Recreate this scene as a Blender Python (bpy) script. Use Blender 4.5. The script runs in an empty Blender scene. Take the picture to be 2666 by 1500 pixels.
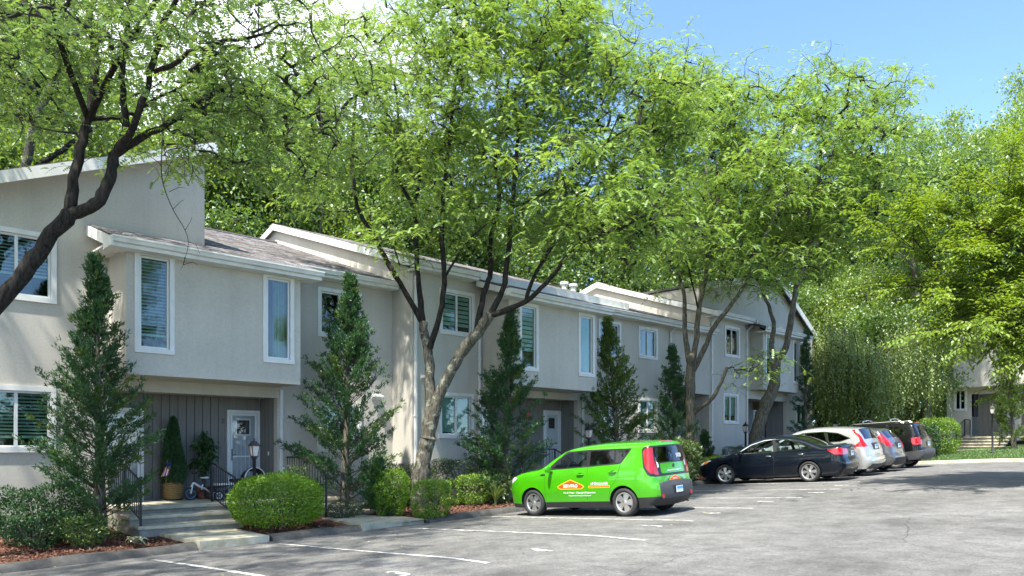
import bpy, bmesh, math, random
import numpy as np
from mathutils import Vector, Matrix, geometry
rnd = random.Random(7)
SC = bpy.context.scene
COL = SC.collection
# ------------------------------------------------------------------ camera
# world: x runs along the facade, y into the buildings, z up; z = 0 is the lot at the kerb before the first porch
CAM = np.array([-5.83, -14.5]); EYE = 1.9
FW = np.array([.6947, .7193]); RT = np.array([.7193, -.6947])
FPX, HX, HY = 2000., 1333., 1168.
cd = bpy.data.cameras.new('camera'); cam = bpy.data.objects.new('camera', cd); COL.objects.link(cam)
cd.sensor_width = 36; cd.lens = 36 * FPX / 2666; cd.shift_y = (HY - 750) / 2666; cd.clip_end = 2000; cd.clip_start = .1
cam.location = (CAM[0], CAM[1], EYE)
cam.rotation_euler = (math.radians(90), 0, math.atan2(FW[1], FW[0]) - math.pi / 2)
SC.camera = cam
# ------------------------------------------------------------------ light
LD = Vector((1, .36, -2.05)).normalized()
w = bpy.data.worlds.new('World'); SC.world = w; w.use_nodes = True
nt = w.node_tree; bg = nt.nodes['Background']
sky = nt.nodes.new('ShaderNodeTexSky'); sky.sky_type = 'NISHITA'; sky.sun_disc = False
sky.sun_elevation = math.asin(-LD.z); sky.sun_rotation = math.atan2(-LD.x, -LD.y)
sky.air_density = .65; sky.dust_density = .2; sky.ozone_density = 5
# thin broken cloud, thicker towards the left where the leaf gaps are white; cover out of view raised to whiten the ambient light
tcw = nt.nodes.new('ShaderNodeTexCoord'); cn = nt.nodes.new('ShaderNodeTexNoise'); cn.inputs['Scale'].default_value = 2.3; cn.inputs['Detail'].default_value = 7; cn.inputs['Roughness'].default_value = .58
mpw = nt.nodes.new('ShaderNodeMapping'); mpw.inputs['Scale'].default_value = (1, 1, 2.6); mpw.inputs['Location'].default_value = (.3, .1, 0)
nt.links.new(tcw.outputs['Generated'], mpw.inputs[0]); nt.links.new(mpw.outputs[0], cn.inputs['Vector'])
dt_ = nt.nodes.new('ShaderNodeVectorMath'); dt_.operation = 'DOT_PRODUCT'; dt_.inputs[1].default_value = (-.72, .69, 0); nt.links.new(tcw.outputs['Generated'], dt_.inputs[0])
ma = nt.nodes.new('ShaderNodeMath'); ma.operation = 'MULTIPLY_ADD'; ma.inputs[1].default_value = .6; nt.links.new(dt_.outputs['Value'], ma.inputs[0]); nt.links.new(cn.outputs[0], ma.inputs[2])
mrw = nt.nodes.new('ShaderNodeMapRange'); mrw.inputs[1].default_value = .44; mrw.inputs[2].default_value = .66; mrw.inputs[3].default_value = 0; mrw.inputs[4].default_value = .85; nt.links.new(ma.outputs[0], mrw.inputs[0])
mxw = nt.nodes.new('ShaderNodeMix'); mxw.data_type = 'RGBA'; mxw.inputs[7].default_value = (4.6, 4.8, 5.0, 1)
nt.links.new(mrw.outputs[0], mxw.inputs[0]); nt.links.new(sky.outputs[0], mxw.inputs[6]); nt.links.new(mxw.outputs[2], bg.inputs[0]); bg.inputs[1].default_value = .15
sd = bpy.data.lights.new('sun', 'SUN'); sd.energy = 3.4; sd.angle = math.radians(1.2); sd.color = (1, .95, .86)
so = bpy.data.objects.new('sun', sd); COL.objects.link(so); so.rotation_euler = LD.to_track_quat('-Z', 'Y').to_euler()
so.location = (-20, -10, 40)
vs = SC.view_settings; vs.view_transform = 'Standard'; vs.look = 'None'; vs.gamma = 1; vs.use_curve_mapping = False
vs.exposure = 1.85
SC.cycles.max_bounces = 7; SC.cycles.transparent_max_bounces = 12; SC.cycles.diffuse_bounces = 3
SC.cycles.glossy_bounces = 3; SC.cycles.transmission_bounces = 6; SC.cycles.caustics_reflective = False; SC.cycles.caustics_refractive = False
SC.cycles.use_denoising = True; SC.cycles.sample_clamp_indirect = 6

# ------------------------------------------------------------------ pixels to places
def at(px, py, k):
    p = CAM + k * (FW + (px - HX) / FPX * RT)
    return np.array([p[0], p[1], EYE + (HY - py) / FPX * k])
def on_y(px, py, y0):
    d = FW + (px - HX) / FPX * RT; k = (y0 - CAM[1]) / d[1]
    return CAM[0] + k * d[0], EYE + (HY - py) / FPX * k
def on_x(px, py, x0):
    d = FW + (px - HX) / FPX * RT; k = (x0 - CAM[0]) / d[0]
    return CAM[1] + k * d[1], EYE + (HY - py) / FPX * k
_ks = [-60, -20, -8, 0, 8, 16, 25, 40, 70, 120]; _kz = [-1.4, -.5, -.22, 0, .2, .62, .98, 1.4, 2.0, 2.6]
def zk(s):
    return sum(np.interp(s + o, _ks, _kz) for o in (-3, -1.5, 0, 1.5, 3)) / 5
def zlot(x, y):
    t = np.maximum(-np.asarray(y, float), 0)
    return zk(x) + .05 * np.minimum(t, 6) + .012 * np.maximum(t - 6, 0)
def zbed(x, y):
    return zk(x) + .085 + .022 * np.clip(y, 0, 6)

# ------------------------------------------------------------------ objects
def root_loc(o):
    v = Vector((0, 0, 0))
    while o is not None:
        v += Vector(o.location); o = o.parent
    return v
def link(o, parent=None):
    COL.objects.link(o)
    if parent is not None: o.parent = parent
    return o
def thing(name, label, cat, loc=(0, 0, 0), group=None):
    o = bpy.data.objects.new(name, None); o.empty_display_size = .2
    COL.objects.link(o); o.location = loc
    return tag(o, label, cat, group)
def tag(o, label=None, cat=None, group=None, kind=None):
    if label: o['label'] = label
    if cat: o['category'] = cat
    if group: o['group'] = group
    if kind: o['kind'] = kind
    return o
ORD = ['first', 'second', 'third', 'fourth', 'fifth', 'sixth', 'seventh', 'eighth', 'ninth', 'tenth', 'eleventh', 'twelfth', 'thirteenth',
       'fourteenth', 'fifteenth', 'sixteenth', 'seventeenth', 'eighteenth', 'nineteenth', 'twentieth']
ORD += ['twenty-' + o for o in ORD[:9]]

class MB:
    """collects geometry, then builds ONE mesh object"""
    def __init__(s): s.v = []; s.f = []; s.m = []; s.cm = 0
    def add(s, vs, fs):
        b = len(s.v); s.v.extend([tuple(map(float, p)) for p in vs])
        s.f.extend([tuple(b + i for i in f) for f in fs]); s.m.extend([s.cm] * len(fs)); return s
    def box(s, x0, x1, y0, y1, z0, z1, bev=0):
        if bev <= 0:
            return s.add([(x0,y0,z0),(x1,y0,z0),(x1,y1,z0),(x0,y1,z0),(x0,y0,z1),(x1,y0,z1),(x1,y1,z1),(x0,y1,z1)],
                         [(0,3,2,1),(4,5,6,7),(0,1,5,4),(1,2,6,5),(2,3,7,6),(3,0,4,7)])
        bm = bmesh.new(); bmesh.ops.create_cube(bm, size=1)
        for v in bm.verts:
            v.co = ((x0+x1)/2 + v.co.x*(x1-x0), (y0+y1)/2 + v.co.y*(y1-y0), (z0+z1)/2 + v.co.z*(z1-z0))
        bmesh.ops.bevel(bm, geom=bm.edges[:], offset=bev, segments=1, affect='EDGES', profile=.5)
        return s.bm(bm)
    def bm(s, bm, M=None):
        bm.verts.index_update()
        s.add([(M @ v.co if M else v.co) for v in bm.verts], [tuple(v.index for v in f.verts) for f in bm.faces]); bm.free(); return s
    def poly_prism(s, pts, axis, a, b):
        """pts 2-D, extruded along axis 'x','y','z' from a to b"""
        def P(p, t):
            return {'x': (t, p[0], p[1]), 'y': (p[0], t, p[1]), 'z': (p[0], p[1], t)}[axis]
        n = len(pts)
        fs = [tuple(range(n)), tuple(range(2*n-1, n-1, -1))] + [(i, (i+1) % n + 0, n + (i+1) % n, n + i) for i in range(n)]
        return s.add([P(p, a) for p in pts] + [P(p, b) for p in pts], fs)
    def tube(s, pts, radii, n=6, cap=True, squash=None):
        pts = [np.asarray(p, float) for p in pts]
        if not hasattr(radii, '__len__'): radii = [radii] * len(pts)
        m = len(pts); b = len(s.v); up = None; vs = []
        for i in range(m):
            t = pts[min(i+1, m-1)] - pts[max(i-1, 0)]; L = np.linalg.norm(t); t = t / L if L > 1e-9 else np.array([0, 0, 1.])
            if up is None:
                up = np.array([0, 0, 1.]) if abs(t[2]) < .9 else np.array([1., 0, 0])
            a = up - t * (up @ t); a /= max(np.linalg.norm(a), 1e-9); up = a; c = np.cross(t, a)
            for j in range(n):
                q = 2 * math.pi * (j + .5) / n
                vs.append(pts[i] + radii[i] * (math.cos(q) * a + math.sin(q) * c))
        fs = [(i*n+j, i*n+(j+1) % n, (i+1)*n+(j+1) % n, (i+1)*n+j) for i in range(m-1) for j in range(n)]
        if cap: fs += [tuple(range(n-1, -1, -1)), tuple((m-1)*n + j for j in range(n))]
        return s.add(vs, fs)
    def lathe(s, prof, n=16, c=(0, 0, 0), axis='z', close=False):
        """prof [(r, h)]"""
        vs = []; m = len(prof)
        for r, h in prof:
            for j in range(n):
                q = 2*math.pi*j/n; a, b2 = r*math.cos(q), r*math.sin(q)
                vs.append({'z': (c[0]+a, c[1]+b2, c[2]+h), 'y': (c[0]+a, c[1]+h, c[2]+b2), 'x': (c[0]+h, c[1]+a, c[2]+b2)}[axis])
        fs = [(i*n+j, i*n+(j+1) % n, (i+1)*n+(j+1) % n, (i+1)*n+j) for i in range(m-1) for j in range(n)]
        if close: fs += [((m-1)*n+j, (m-1)*n+(j+1) % n, (j+1) % n, j) for j in range(n)]
        else:
            if prof[0][0] > 1e-6: fs.append(tuple(range(n)))
            if prof[-1][0] > 1e-6: fs.append(tuple((m-1)*n + j for j in range(n)))
        return s.add(vs, fs)
    def build(s, name, mats, parent=None, local=False, smooth=False, recalc=True):
        me = bpy.data.meshes.new(name)
        off = Vector((0, 0, 0)) if (parent is None or local) else root_loc(parent)
        me.from_pydata([(x-off.x, y-off.y, z-off.z) for x, y, z in s.v], [], s.f)
        if not isinstance(mats, (list, tuple)): mats = [mats]
        for m in mats: me.materials.append(m)
        if len(mats) > 1: me.polygons.foreach_set('material_index', s.m)
        if recalc:
            bm = bmesh.new(); bm.from_mesh(me); bmesh.ops.recalc_face_normals(bm, faces=bm.faces); bm.to_mesh(me); bm.free()
        if smooth: me.shade_smooth() if smooth is True else smooth_angle(me, smooth)
        return link(bpy.data.objects.new(name, me), parent)
def smooth_angle(me, deg):
    me.shade_smooth()
    if hasattr(me, 'set_sharp_from_angle'): me.set_sharp_from_angle(angle=math.radians(deg))
def inst(src, name, parent, loc):
    """a copy that shares its mesh"""
    o = bpy.data.objects.new(name, src.data); link(o, parent); o.location = loc; return o
def cpart(name, mb, mat, parent, c, smooth=False):
    """a part whose own origin is c (world), so that shared meshes can be re-used elsewhere"""
    mb.v = [(x-c[0], y-c[1], z-c[2]) for x, y, z in mb.v]
    o = mb.build(name, mat, parent, local=True, smooth=smooth)
    o.location = Vector(c) - (root_loc(parent) if parent else Vector((0, 0, 0))); return o
def fast_mesh(name, V, Fq, mat, parent=None, attr=None, smooth=False, local=False):
    """V (n,3), Fq (m,3|4) numpy; attr per-vertex float"""
    V = np.asarray(V, np.float32); Fq = np.asarray(Fq, np.int32); k = Fq.shape[1]
    if parent is not None and not local: V = V - np.array(root_loc(parent), np.float32)
    me = bpy.data.meshes.new(name); me.vertices.add(len(V)); me.vertices.foreach_set('co', V.ravel())
    me.loops.add(Fq.size); me.loops.foreach_set('vertex_index', Fq.ravel())
    me.polygons.add(len(Fq)); me.polygons.foreach_set('loop_start', np.arange(0, Fq.size, k, dtype=np.int32))
    if attr is not None:
        a = me.attributes.new('rnd', 'FLOAT', 'POINT'); a.data.foreach_set('value', np.asarray(attr, np.float32))
    me.materials.append(mat); me.update(calc_edges=True)
    if smooth: me.shade_smooth()
    return link(bpy.data.objects.new(name, me), parent)

# ------------------------------------------------------------------ materials
def _n(nt, t, **kw):
    n = nt.nodes.new(t)
    for k, v in kw.items(): setattr(n, k, v)
    return n
def mat(name, col, rough=.7, metal=0, spec=.5, var=0., scale=6., var2=0., scale2=.6, bump=0., bscale=40., bdist=.01, coat=0, col2=None, emis=None, stretch=None, streak=0.):
    """principled surface with two octaves of colour variation and fine bump"""
    m = bpy.data.materials.new(name); m.use_nodes = True; nt = m.node_tree; b = nt.nodes['Principled BSDF']
    b.inputs['Roughness'].default_value = rough; b.inputs['Metallic'].default_value = metal
    b.inputs['Specular IOR Level'].default_value = spec; b.inputs['Coat Weight'].default_value = coat
    c = tuple(col) + (1,); b.inputs['Base Color'].default_value = c
    tc = _n(nt, 'ShaderNodeTexCoord'); vec = tc.outputs['Object']
    if stretch:
        mp = _n(nt, 'ShaderNodeMapping'); mp.inputs['Scale'].default_value = stretch; nt.links.new(vec, mp.inputs[0]); vec = mp.outputs[0]
    cur = None
    for amt, scl, det in ((var, scale, 5), (var2, scale2, 3)):
        if amt <= 0: continue
        no = _n(nt, 'ShaderNodeTexNoise'); no.inputs['Scale'].default_value = scl; no.inputs['Detail'].default_value = det
        nt.links.new(vec, no.inputs['Vector'])
        mr = _n(nt, 'ShaderNodeMapRange'); mr.inputs[1].default_value = .3; mr.inputs[2].default_value = .7
        mr.inputs[3].default_value = 1 - amt; mr.inputs[4].default_value = 1 + amt; nt.links.new(no.outputs[0], mr.inputs[0])
        mx = _n(nt, 'ShaderNodeMix', data_type='RGBA', blend_type='MULTIPLY'); mx.inputs[0].default_value = 1
        if cur is None: mx.inputs[6].default_value = c
        else: nt.links.new(cur, mx.inputs[6])
        nt.links.new(mr.outputs[0], mx.inputs[7]); cur = mx.outputs[2]
    if col2 is not None:
        no = _n(nt, 'ShaderNodeTexNoise'); no.inputs['Scale'].default_value = scale2 * 3; no.inputs['Detail'].default_value = 6; nt.links.new(vec, no.inputs['Vector'])
        rp = _n(nt, 'ShaderNodeMapRange'); rp.inputs[1].default_value = .5; rp.inputs[2].default_value = .66; nt.links.new(no.outputs[0], rp.inputs[0])
        mx = _n(nt, 'ShaderNodeMix', data_type='RGBA'); nt.links.new(rp.outputs[0], mx.inputs[0])
        if cur is None: mx.inputs[6].default_value = c
        else: nt.links.new(cur, mx.inputs[6])
        mx.inputs[7].default_value = tuple(col2) + (1,); cur = mx.outputs[2]
    if streak > 0:   # rain runs and grime, drawn out downwards
        mp2 = _n(nt, 'ShaderNodeMapping'); mp2.inputs['Scale'].default_value = (2.6, 2.6, .16); nt.links.new(tc.outputs['Object'], mp2.inputs[0])
        no = _n(nt, 'ShaderNodeTexNoise'); no.inputs['Scale'].default_value = 1.5; no.inputs['Detail'].default_value = 6; nt.links.new(mp2.outputs[0], no.inputs['Vector'])
        mr = _n(nt, 'ShaderNodeMapRange'); mr.inputs[1].default_value = .42; mr.inputs[2].default_value = .72; mr.inputs[3].default_value = 1; mr.inputs[4].default_value = 1 - 1.6*streak; nt.links.new(no.outputs[0], mr.inputs[0])
        mx = _n(nt, 'ShaderNodeMix', data_type='RGBA', blend_type='MULTIPLY'); mx.inputs[0].default_value = 1
        if cur is None: mx.inputs[6].default_value = c
        else: nt.links.new(cur, mx.inputs[6])
        nt.links.new(mr.outputs[0], mx.inputs[7]); cur = mx.outputs[2]
    if cur is not None: nt.links.new(cur, b.inputs['Base Color'])
    if bump > 0:
        no = _n(nt, 'ShaderNodeTexNoise'); no.inputs['Scale'].default_value = bscale; no.inputs['Detail'].default_value = 4; nt.links.new(vec, no.inputs['Vector'])
        bp = _n(nt, 'ShaderNodeBump'); bp.inputs['Strength'].default_value = bump; bp.inputs['Distance'].default_value = bdist
        nt.links.new(no.outputs[0], bp.inputs['Height']); nt.links.new(bp.outputs[0], b.inputs['Normal'])
    if emis: b.inputs['Emission Color'].default_value = tuple(emis[0]) + (1,); b.inputs['Emission Strength'].default_value = emis[1]
    return m
def glass(name, tint, refl=1., rough=.02):
    """thin pane: tinted see-through plus mirror reflection"""
    m = bpy.data.materials.new(name); m.use_nodes = True; nt = m.node_tree; nt.nodes.clear()
    out = _n(nt, 'ShaderNodeOutputMaterial'); tr = _n(nt, 'ShaderNodeBsdfTransparent'); tr.inputs[0].default_value = tuple(tint) + (1,)
    gl = _n(nt, 'ShaderNodeBsdfGlossy'); gl.inputs['Roughness'].default_value = rough; gl.inputs[0].default_value = (refl, refl, refl, 1)
    lw = _n(nt, 'ShaderNodeLayerWeight'); lw.inputs[0].default_value = .5; mx = _n(nt, 'ShaderNodeMixShader')
    pw = _n(nt, 'ShaderNodeMath', operation='POWER'); pw.inputs[1].default_value = 4.0; nt.links.new(lw.outputs['Facing'], pw.inputs[0])
    fr = _n(nt, 'ShaderNodeMath', operation='MULTIPLY_ADD'); fr.inputs[1].default_value = .85; fr.inputs[2].default_value = .07; nt.links.new(pw.outputs[0], fr.inputs[0])
    nt.links.new(fr.outputs[0], mx.inputs[0]); nt.links.new(tr.outputs[0], mx.inputs[1]); nt.links.new(gl.outputs[0], mx.inputs[2])
    tc = _n(nt, 'ShaderNodeTexCoord'); no = _n(nt, 'ShaderNodeTexNoise'); no.inputs['Scale'].default_value = 2.2; nt.links.new(tc.outputs['Object'], no.inputs['Vector'])
    bp = _n(nt, 'ShaderNodeBump'); bp.inputs['Strength'].default_value = .12; bp.inputs['Distance'].default_value = .02
    nt.links.new(no.outputs[0], bp.inputs['Height']); nt.links.new(bp.outputs[0], gl.inputs['Normal'])
    nt.links.new(mx.outputs[0], out.inputs[0]); return m
def leafmat(name, c0, c1, trans=.45, rough=.5, gloss=.12):
    """c0 -> c1 by the per-leaf random attribute; light shines through"""
    m = bpy.data.materials.new(name); m.use_nodes = True; nt = m.node_tree; nt.nodes.clear()
    out = _n(nt, 'ShaderNodeOutputMaterial'); at_ = _n(nt, 'ShaderNodeAttribute', attribute_name='rnd')
    tc = _n(nt, 'ShaderNodeTexCoord'); no = _n(nt, 'ShaderNodeTexNoise'); no.inputs['Scale'].default_value = .55; nt.links.new(tc.outputs['Object'], no.inputs['Vector'])
    ad = _n(nt, 'ShaderNodeMath', operation='MULTIPLY_ADD'); ad.inputs[1].default_value = .9; ad.inputs[2].default_value = -.22; nt.links.new(no.outputs[0], ad.inputs[0])
    sm = _n(nt, 'ShaderNodeMath', operation='MULTIPLY_ADD', use_clamp=True); sm.inputs[1].default_value = .6
    nt.links.new(at_.outputs['Fac'], sm.inputs[0]); nt.links.new(ad.outputs[0], sm.inputs[2])
    mx = _n(nt, 'ShaderNodeMix', data_type='RGBA'); mx.inputs[6].default_value = tuple(c0) + (1,); mx.inputs[7].default_value = tuple(c1) + (1,)
    nt.links.new(sm.outputs[0], mx.inputs[0])
    df = _n(nt, 'ShaderNodeBsdfDiffuse'); tl = _n(nt, 'ShaderNodeBsdfTranslucent'); gl = _n(nt, 'ShaderNodeBsdfGlossy'); gl.inputs['Roughness'].default_value = rough
    gl.inputs[0].default_value = (.6, .65, .6, 1)
    hs = _n(nt, 'ShaderNodeHueSaturation'); hs.inputs['Hue'].default_value = .485; hs.inputs['Saturation'].default_value = 1.1; hs.inputs['Value'].default_value = 1.35
    nt.links.new(mx.outputs[2], df.inputs[0]); nt.links.new(mx.outputs[2], hs.inputs['Color']); nt.links.new(hs.outputs[0], tl.inputs[0])
    a = _n(nt, 'ShaderNodeMixShader'); a.inputs[0].default_value = trans; nt.links.new(df.outputs[0], a.inputs[1]); nt.links.new(tl.outputs[0], a.inputs[2])
    fr = _n(nt, 'ShaderNodeMixShader'); fr.inputs[0].default_value = gloss; nt.links.new(a.outputs[0], fr.inputs[1]); nt.links.new(gl.outputs[0], fr.inputs[2])
    nt.links.new(fr.outputs[0], out.inputs[0]); return m
def bark(name, c0, c1, patch=None):
    m = bpy.data.materials.new(name); m.use_nodes = True; nt = m.node_tree; b = nt.nodes['Principled BSDF']; b.inputs['Roughness'].default_value = .9
    b.inputs['Specular IOR Level'].default_value = .2
    tc = _n(nt, 'ShaderNodeTexCoord'); mp = _n(nt, 'ShaderNodeMapping'); mp.inputs['Scale'].default_value = (14, 14, 3); nt.links.new(tc.outputs['Object'], mp.inputs[0])
    no = _n(nt, 'ShaderNodeTexNoise'); no.inputs['Scale'].default_value = 1.6; no.inputs['Detail'].default_value = 7; no.inputs['Roughness'].default_value = .65
    nt.links.new(mp.outputs[0], no.inputs['Vector'])
    cr = _n(nt, 'ShaderNodeValToRGB'); cr.color_ramp.elements[0].position = .36; cr.color_ramp.elements[0].color = tuple(c0) + (1,)
    cr.color_ramp.elements[1].position = .64; cr.color_ramp.elements[1].color = tuple(c1) + (1,); nt.links.new(no.outputs[0], cr.inputs[0]); cur = cr.outputs[0]
    if patch:
        n2 = _n(nt, 'ShaderNodeTexNoise'); n2.inputs['Scale'].default_value = 4.5; n2.inputs['Detail'].default_value = 6; n2.inputs['Roughness'].default_value = .7; nt.links.new(tc.outputs['Object'], n2.inputs['Vector'])
        mr = _n(nt, 'ShaderNodeMapRange'); mr.inputs[1].default_value = .54; mr.inputs[2].default_value = .62; nt.links.new(n2.outputs[0], mr.inputs[0])
        mx = _n(nt, 'ShaderNodeMix', data_type='RGBA'); nt.links.new(mr.outputs[0], mx.inputs[0]); nt.links.new(cur, mx.inputs[6]); mx.inputs[7].default_value = tuple(patch) + (1,); cur = mx.outputs[2]
    nt.links.new(cur, b.inputs['Base Color'])
    bp = _n(nt, 'ShaderNodeBump'); bp.inputs['Strength'].default_value = .9; bp.inputs['Distance'].default_value = .03; nt.links.new(no.outputs[0], bp.inputs['Height']); nt.links.new(bp.outputs[0], b.inputs['Normal'])
    return m
M = {}
M['stucco'] = mat('stucco', (.535, .51, .445), .92, spec=.2, streak=.045, var=.06, scale=22, var2=.08, scale2=.7, bump=.35, bscale=140, bdist=.006)
M['trim'] = mat('white_trim', (.74, .75, .72), .55, streak=.07, var=.06, scale=4, var2=.08)
M['vinyl'] = mat('vinyl_frame', (.72, .74, .72), .35, var=.03, scale=5)
M['board'] = mat('grey_board', (.19, .185, .168), .8, var=.14, scale=5, var2=.1, bump=.2, bscale=60, stretch=(8, 8, .6))
M['board_gap'] = mat('board_gap', (.04, .04, .038), .9, var=.1)
M['foundation'] = mat('foundation', (.38, .34, .24), .9, var=.12, scale=9, var2=.1, bump=.3)
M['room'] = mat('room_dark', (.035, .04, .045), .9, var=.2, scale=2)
M['pane'] = glass('window_pane', (.72, .84, .80), .9)
M['pane_clear'] = glass('storm_pane', (.96, .97, .97), .6)
M['slat'] = mat('blind_slat', (.55, .62, .58), .5, var=.05, scale=4)
M['shade'] = mat('window_shade', (.50, .58, .55), .8, var=.06, scale=4)
M['curtain'] = mat('curtain', (.32, .34, .2), .9, var=.15, scale=8)
M['concrete'] = mat('concrete', (.47, .44, .34), .9, spec=.2, var=.12, scale=7, var2=.12, scale2=1.3, bump=.3, bscale=60, col2=(.33, .31, .22))
M['riser'] = mat('step_riser', (.26, .245, .205), .9, var=.2, scale=7, var2=.1, bump=.3)
M['iron'] = mat('black_iron', (.018, .018, .022), .45, var=.2, scale=20)
M['dark'] = mat('dark_metal', (.03, .03, .033), .5, var=.2, scale=10)
M['door'] = mat('door_grey', (.42, .45, .48), .5, var=.05, scale=3)
M['doorw'] = mat('door_white', (.74, .77, .78), .45, var=.04, scale=3)
M['shingle_gap'] = mat('shingle_under', (.08, .075, .075), .95, var=.2)
M['kerb'] = mat('asphalt_kerb', (.066, .064, .059), .85, var=.25, scale=12, var2=.3, scale2=1.2, bump=.5, bscale=70, bdist=.02)
M['paint'] = mat('road_paint', (.50, .49, .45), .85, var=.35, scale=22, var2=.3, scale2=3, col2=(.2, .2, .19))
# ---- asphalt, mulch, grass, shingles
def asphalt():
    m = bpy.data.materials.new('asphalt'); m.use_nodes = True; nt = m.node_tree; b = nt.nodes['Principled BSDF']
    b.inputs['Roughness'].default_value = .82; b.inputs['Specular IOR Level'].default_value = .35
    tc = _n(nt, 'ShaderNodeTexCoord')
    def noise(sc, det, lo, hi, a, c, rough=.6):
        no = _n(nt, 'ShaderNodeTexNoise'); no.inputs['Scale'].default_value = sc; no.inputs['Detail'].default_value = det; no.inputs['Roughness'].default_value = rough
        nt.links.new(tc.outputs['Object'], no.inputs['Vector'])
        mr = _n(nt, 'ShaderNodeMapRange'); mr.inputs[1].default_value = lo; mr.inputs[2].default_value = hi; mr.inputs[3].default_value = a; mr.inputs[4].default_value = c
        nt.links.new(no.outputs[0], mr.inputs[0]); return mr.outputs[0], no
    big, _ = noise(.35, 6, .35, .65, .8, 1.18); mid, _ = noise(2.6, 8, .3, .7, .72, 1.28); fine, nf = noise(60, 4, .3, .72, .4, 2.0, .8); grain, _ = noise(17, 5, .32, .7, .72, 1.34, .75)
    mul = _n(nt, 'ShaderNodeMath', operation='MULTIPLY'); nt.links.new(big, mul.inputs[0]); nt.links.new(mid, mul.inputs[1])
    mu2 = _n(nt, 'ShaderNodeMath', operation='MULTIPLY'); nt.links.new(mul.outputs[0], mu2.inputs[0]); mu3 = _n(nt, 'ShaderNodeMath', operation='MULTIPLY'); nt.links.new(fine, mu3.inputs[0]); nt.links.new(grain, mu3.inputs[1]); nt.links.new(mu3.outputs[0], mu2.inputs[1])
    mx = _n(nt, 'ShaderNodeMix', data_type='RGBA', blend_type='MULTIPLY'); mx.inputs[0].default_value = 1; mx.inputs[6].default_value = (.112, .110, .105, 1)
    nt.links.new(mu2.outputs[0], mx.inputs[7])
    # sparse pale aggregate and cracks sealed dark
    vo = _n(nt, 'ShaderNodeTexVoronoi'); vo.inputs['Scale'].default_value = 22; nt.links.new(tc.outputs['Object'], vo.inputs['Vector'])
    lt = _n(nt, 'ShaderNodeMath', operation='LESS_THAN'); lt.inputs[1].default_value = .13; nt.links.new(vo.outputs['Distance'], lt.inputs[0])
    se = _n(nt, 'ShaderNodeSeparateColor'); nt.links.new(vo.outputs['Color'], se.inputs[0])
    g = _n(nt, 'ShaderNodeMath', operation='GREATER_THAN'); g.inputs[1].default_value = .9; nt.links.new(se.outputs[0], g.inputs[0])
    pr = _n(nt, 'ShaderNodeMath', operation='MULTIPLY'); nt.links.new(lt.outputs[0], pr.inputs[0]); nt.links.new(g.outputs[0], pr.inputs[1])
    m2 = _n(nt, 'ShaderNodeMix', data_type='RGBA'); nt.links.new(pr.outputs[0], m2.inputs[0]); nt.links.new(mx.outputs[2], m2.inputs[6]); m2.inputs[7].default_value = (.33, .32, .27, 1)
    cr = _n(nt, 'ShaderNodeTexVoronoi', feature='DISTANCE_TO_EDGE'); cr.inputs['Scale'].default_value = .23
    dn = _n(nt, 'ShaderNodeTexNoise'); dn.inputs['Scale'].default_value = 1.1; dn.inputs['Detail'].default_value = 5; nt.links.new(tc.outputs['Object'], dn.inputs['Vector'])
    mxv = _n(nt, 'ShaderNodeMix', data_type='VECTOR'); mxv.inputs[0].default_value = .35; nt.links.new(tc.outputs['Object'], mxv.inputs[4]); nt.links.new(dn.outputs['Color'], mxv.inputs[5])
    nt.links.new(mxv.outputs[1], cr.inputs['Vector'])
    cl = _n(nt, 'ShaderNodeMath', operation='LESS_THAN'); cl.inputs[1].default_value = .0011; nt.links.new(cr.outputs['Distance'], cl.inputs[0])
    m3 = _n(nt, 'ShaderNodeMix', data_type='RGBA'); nt.links.new(cl.outputs[0], m3.inputs[0]); nt.links.new(m2.outputs[2], m3.inputs[6]); m3.inputs[7].default_value = (.05, .05, .05, 1)
    # oil and tyre grime, scattered soft dark spots
    ov = _n(nt, 'ShaderNodeTexVoronoi'); ov.inputs['Scale'].default_value = .62; nt.links.new(mxv.outputs[1], ov.inputs['Vector'])
    om = _n(nt, 'ShaderNodeMapRange'); om.inputs[1].default_value = .1; om.inputs[2].default_value = .34; om.inputs[3].default_value = .72; om.inputs[4].default_value = 1; nt.links.new(ov.outputs['Distance'], om.inputs[0])
    m4 = _n(nt, 'ShaderNodeMix', data_type='RGBA', blend_type='MULTIPLY'); m4.inputs[0].default_value = 1; nt.links.new(m3.outputs[2], m4.inputs[6]); nt.links.new(om.outputs[0], m4.inputs[7])
    nt.links.new(m4.outputs[2], b.inputs['Base Color'])
    bp = _n(nt, 'ShaderNodeBump'); bp.inputs['Strength'].default_value = .6; bp.inputs['Distance'].default_value = .012; nt.links.new(nf.outputs[0], bp.inputs['Height']); nt.links.new(bp.outputs[0], b.inputs['Normal'])
    return m
M['asphalt'] = asphalt()
M['mulch'] = mat('mulch', (.105, .05, .034), .95, spec=.1, var=.4, scale=28, var2=.25, scale2=1.5, bump=1, bscale=45, bdist=.03)
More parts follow.
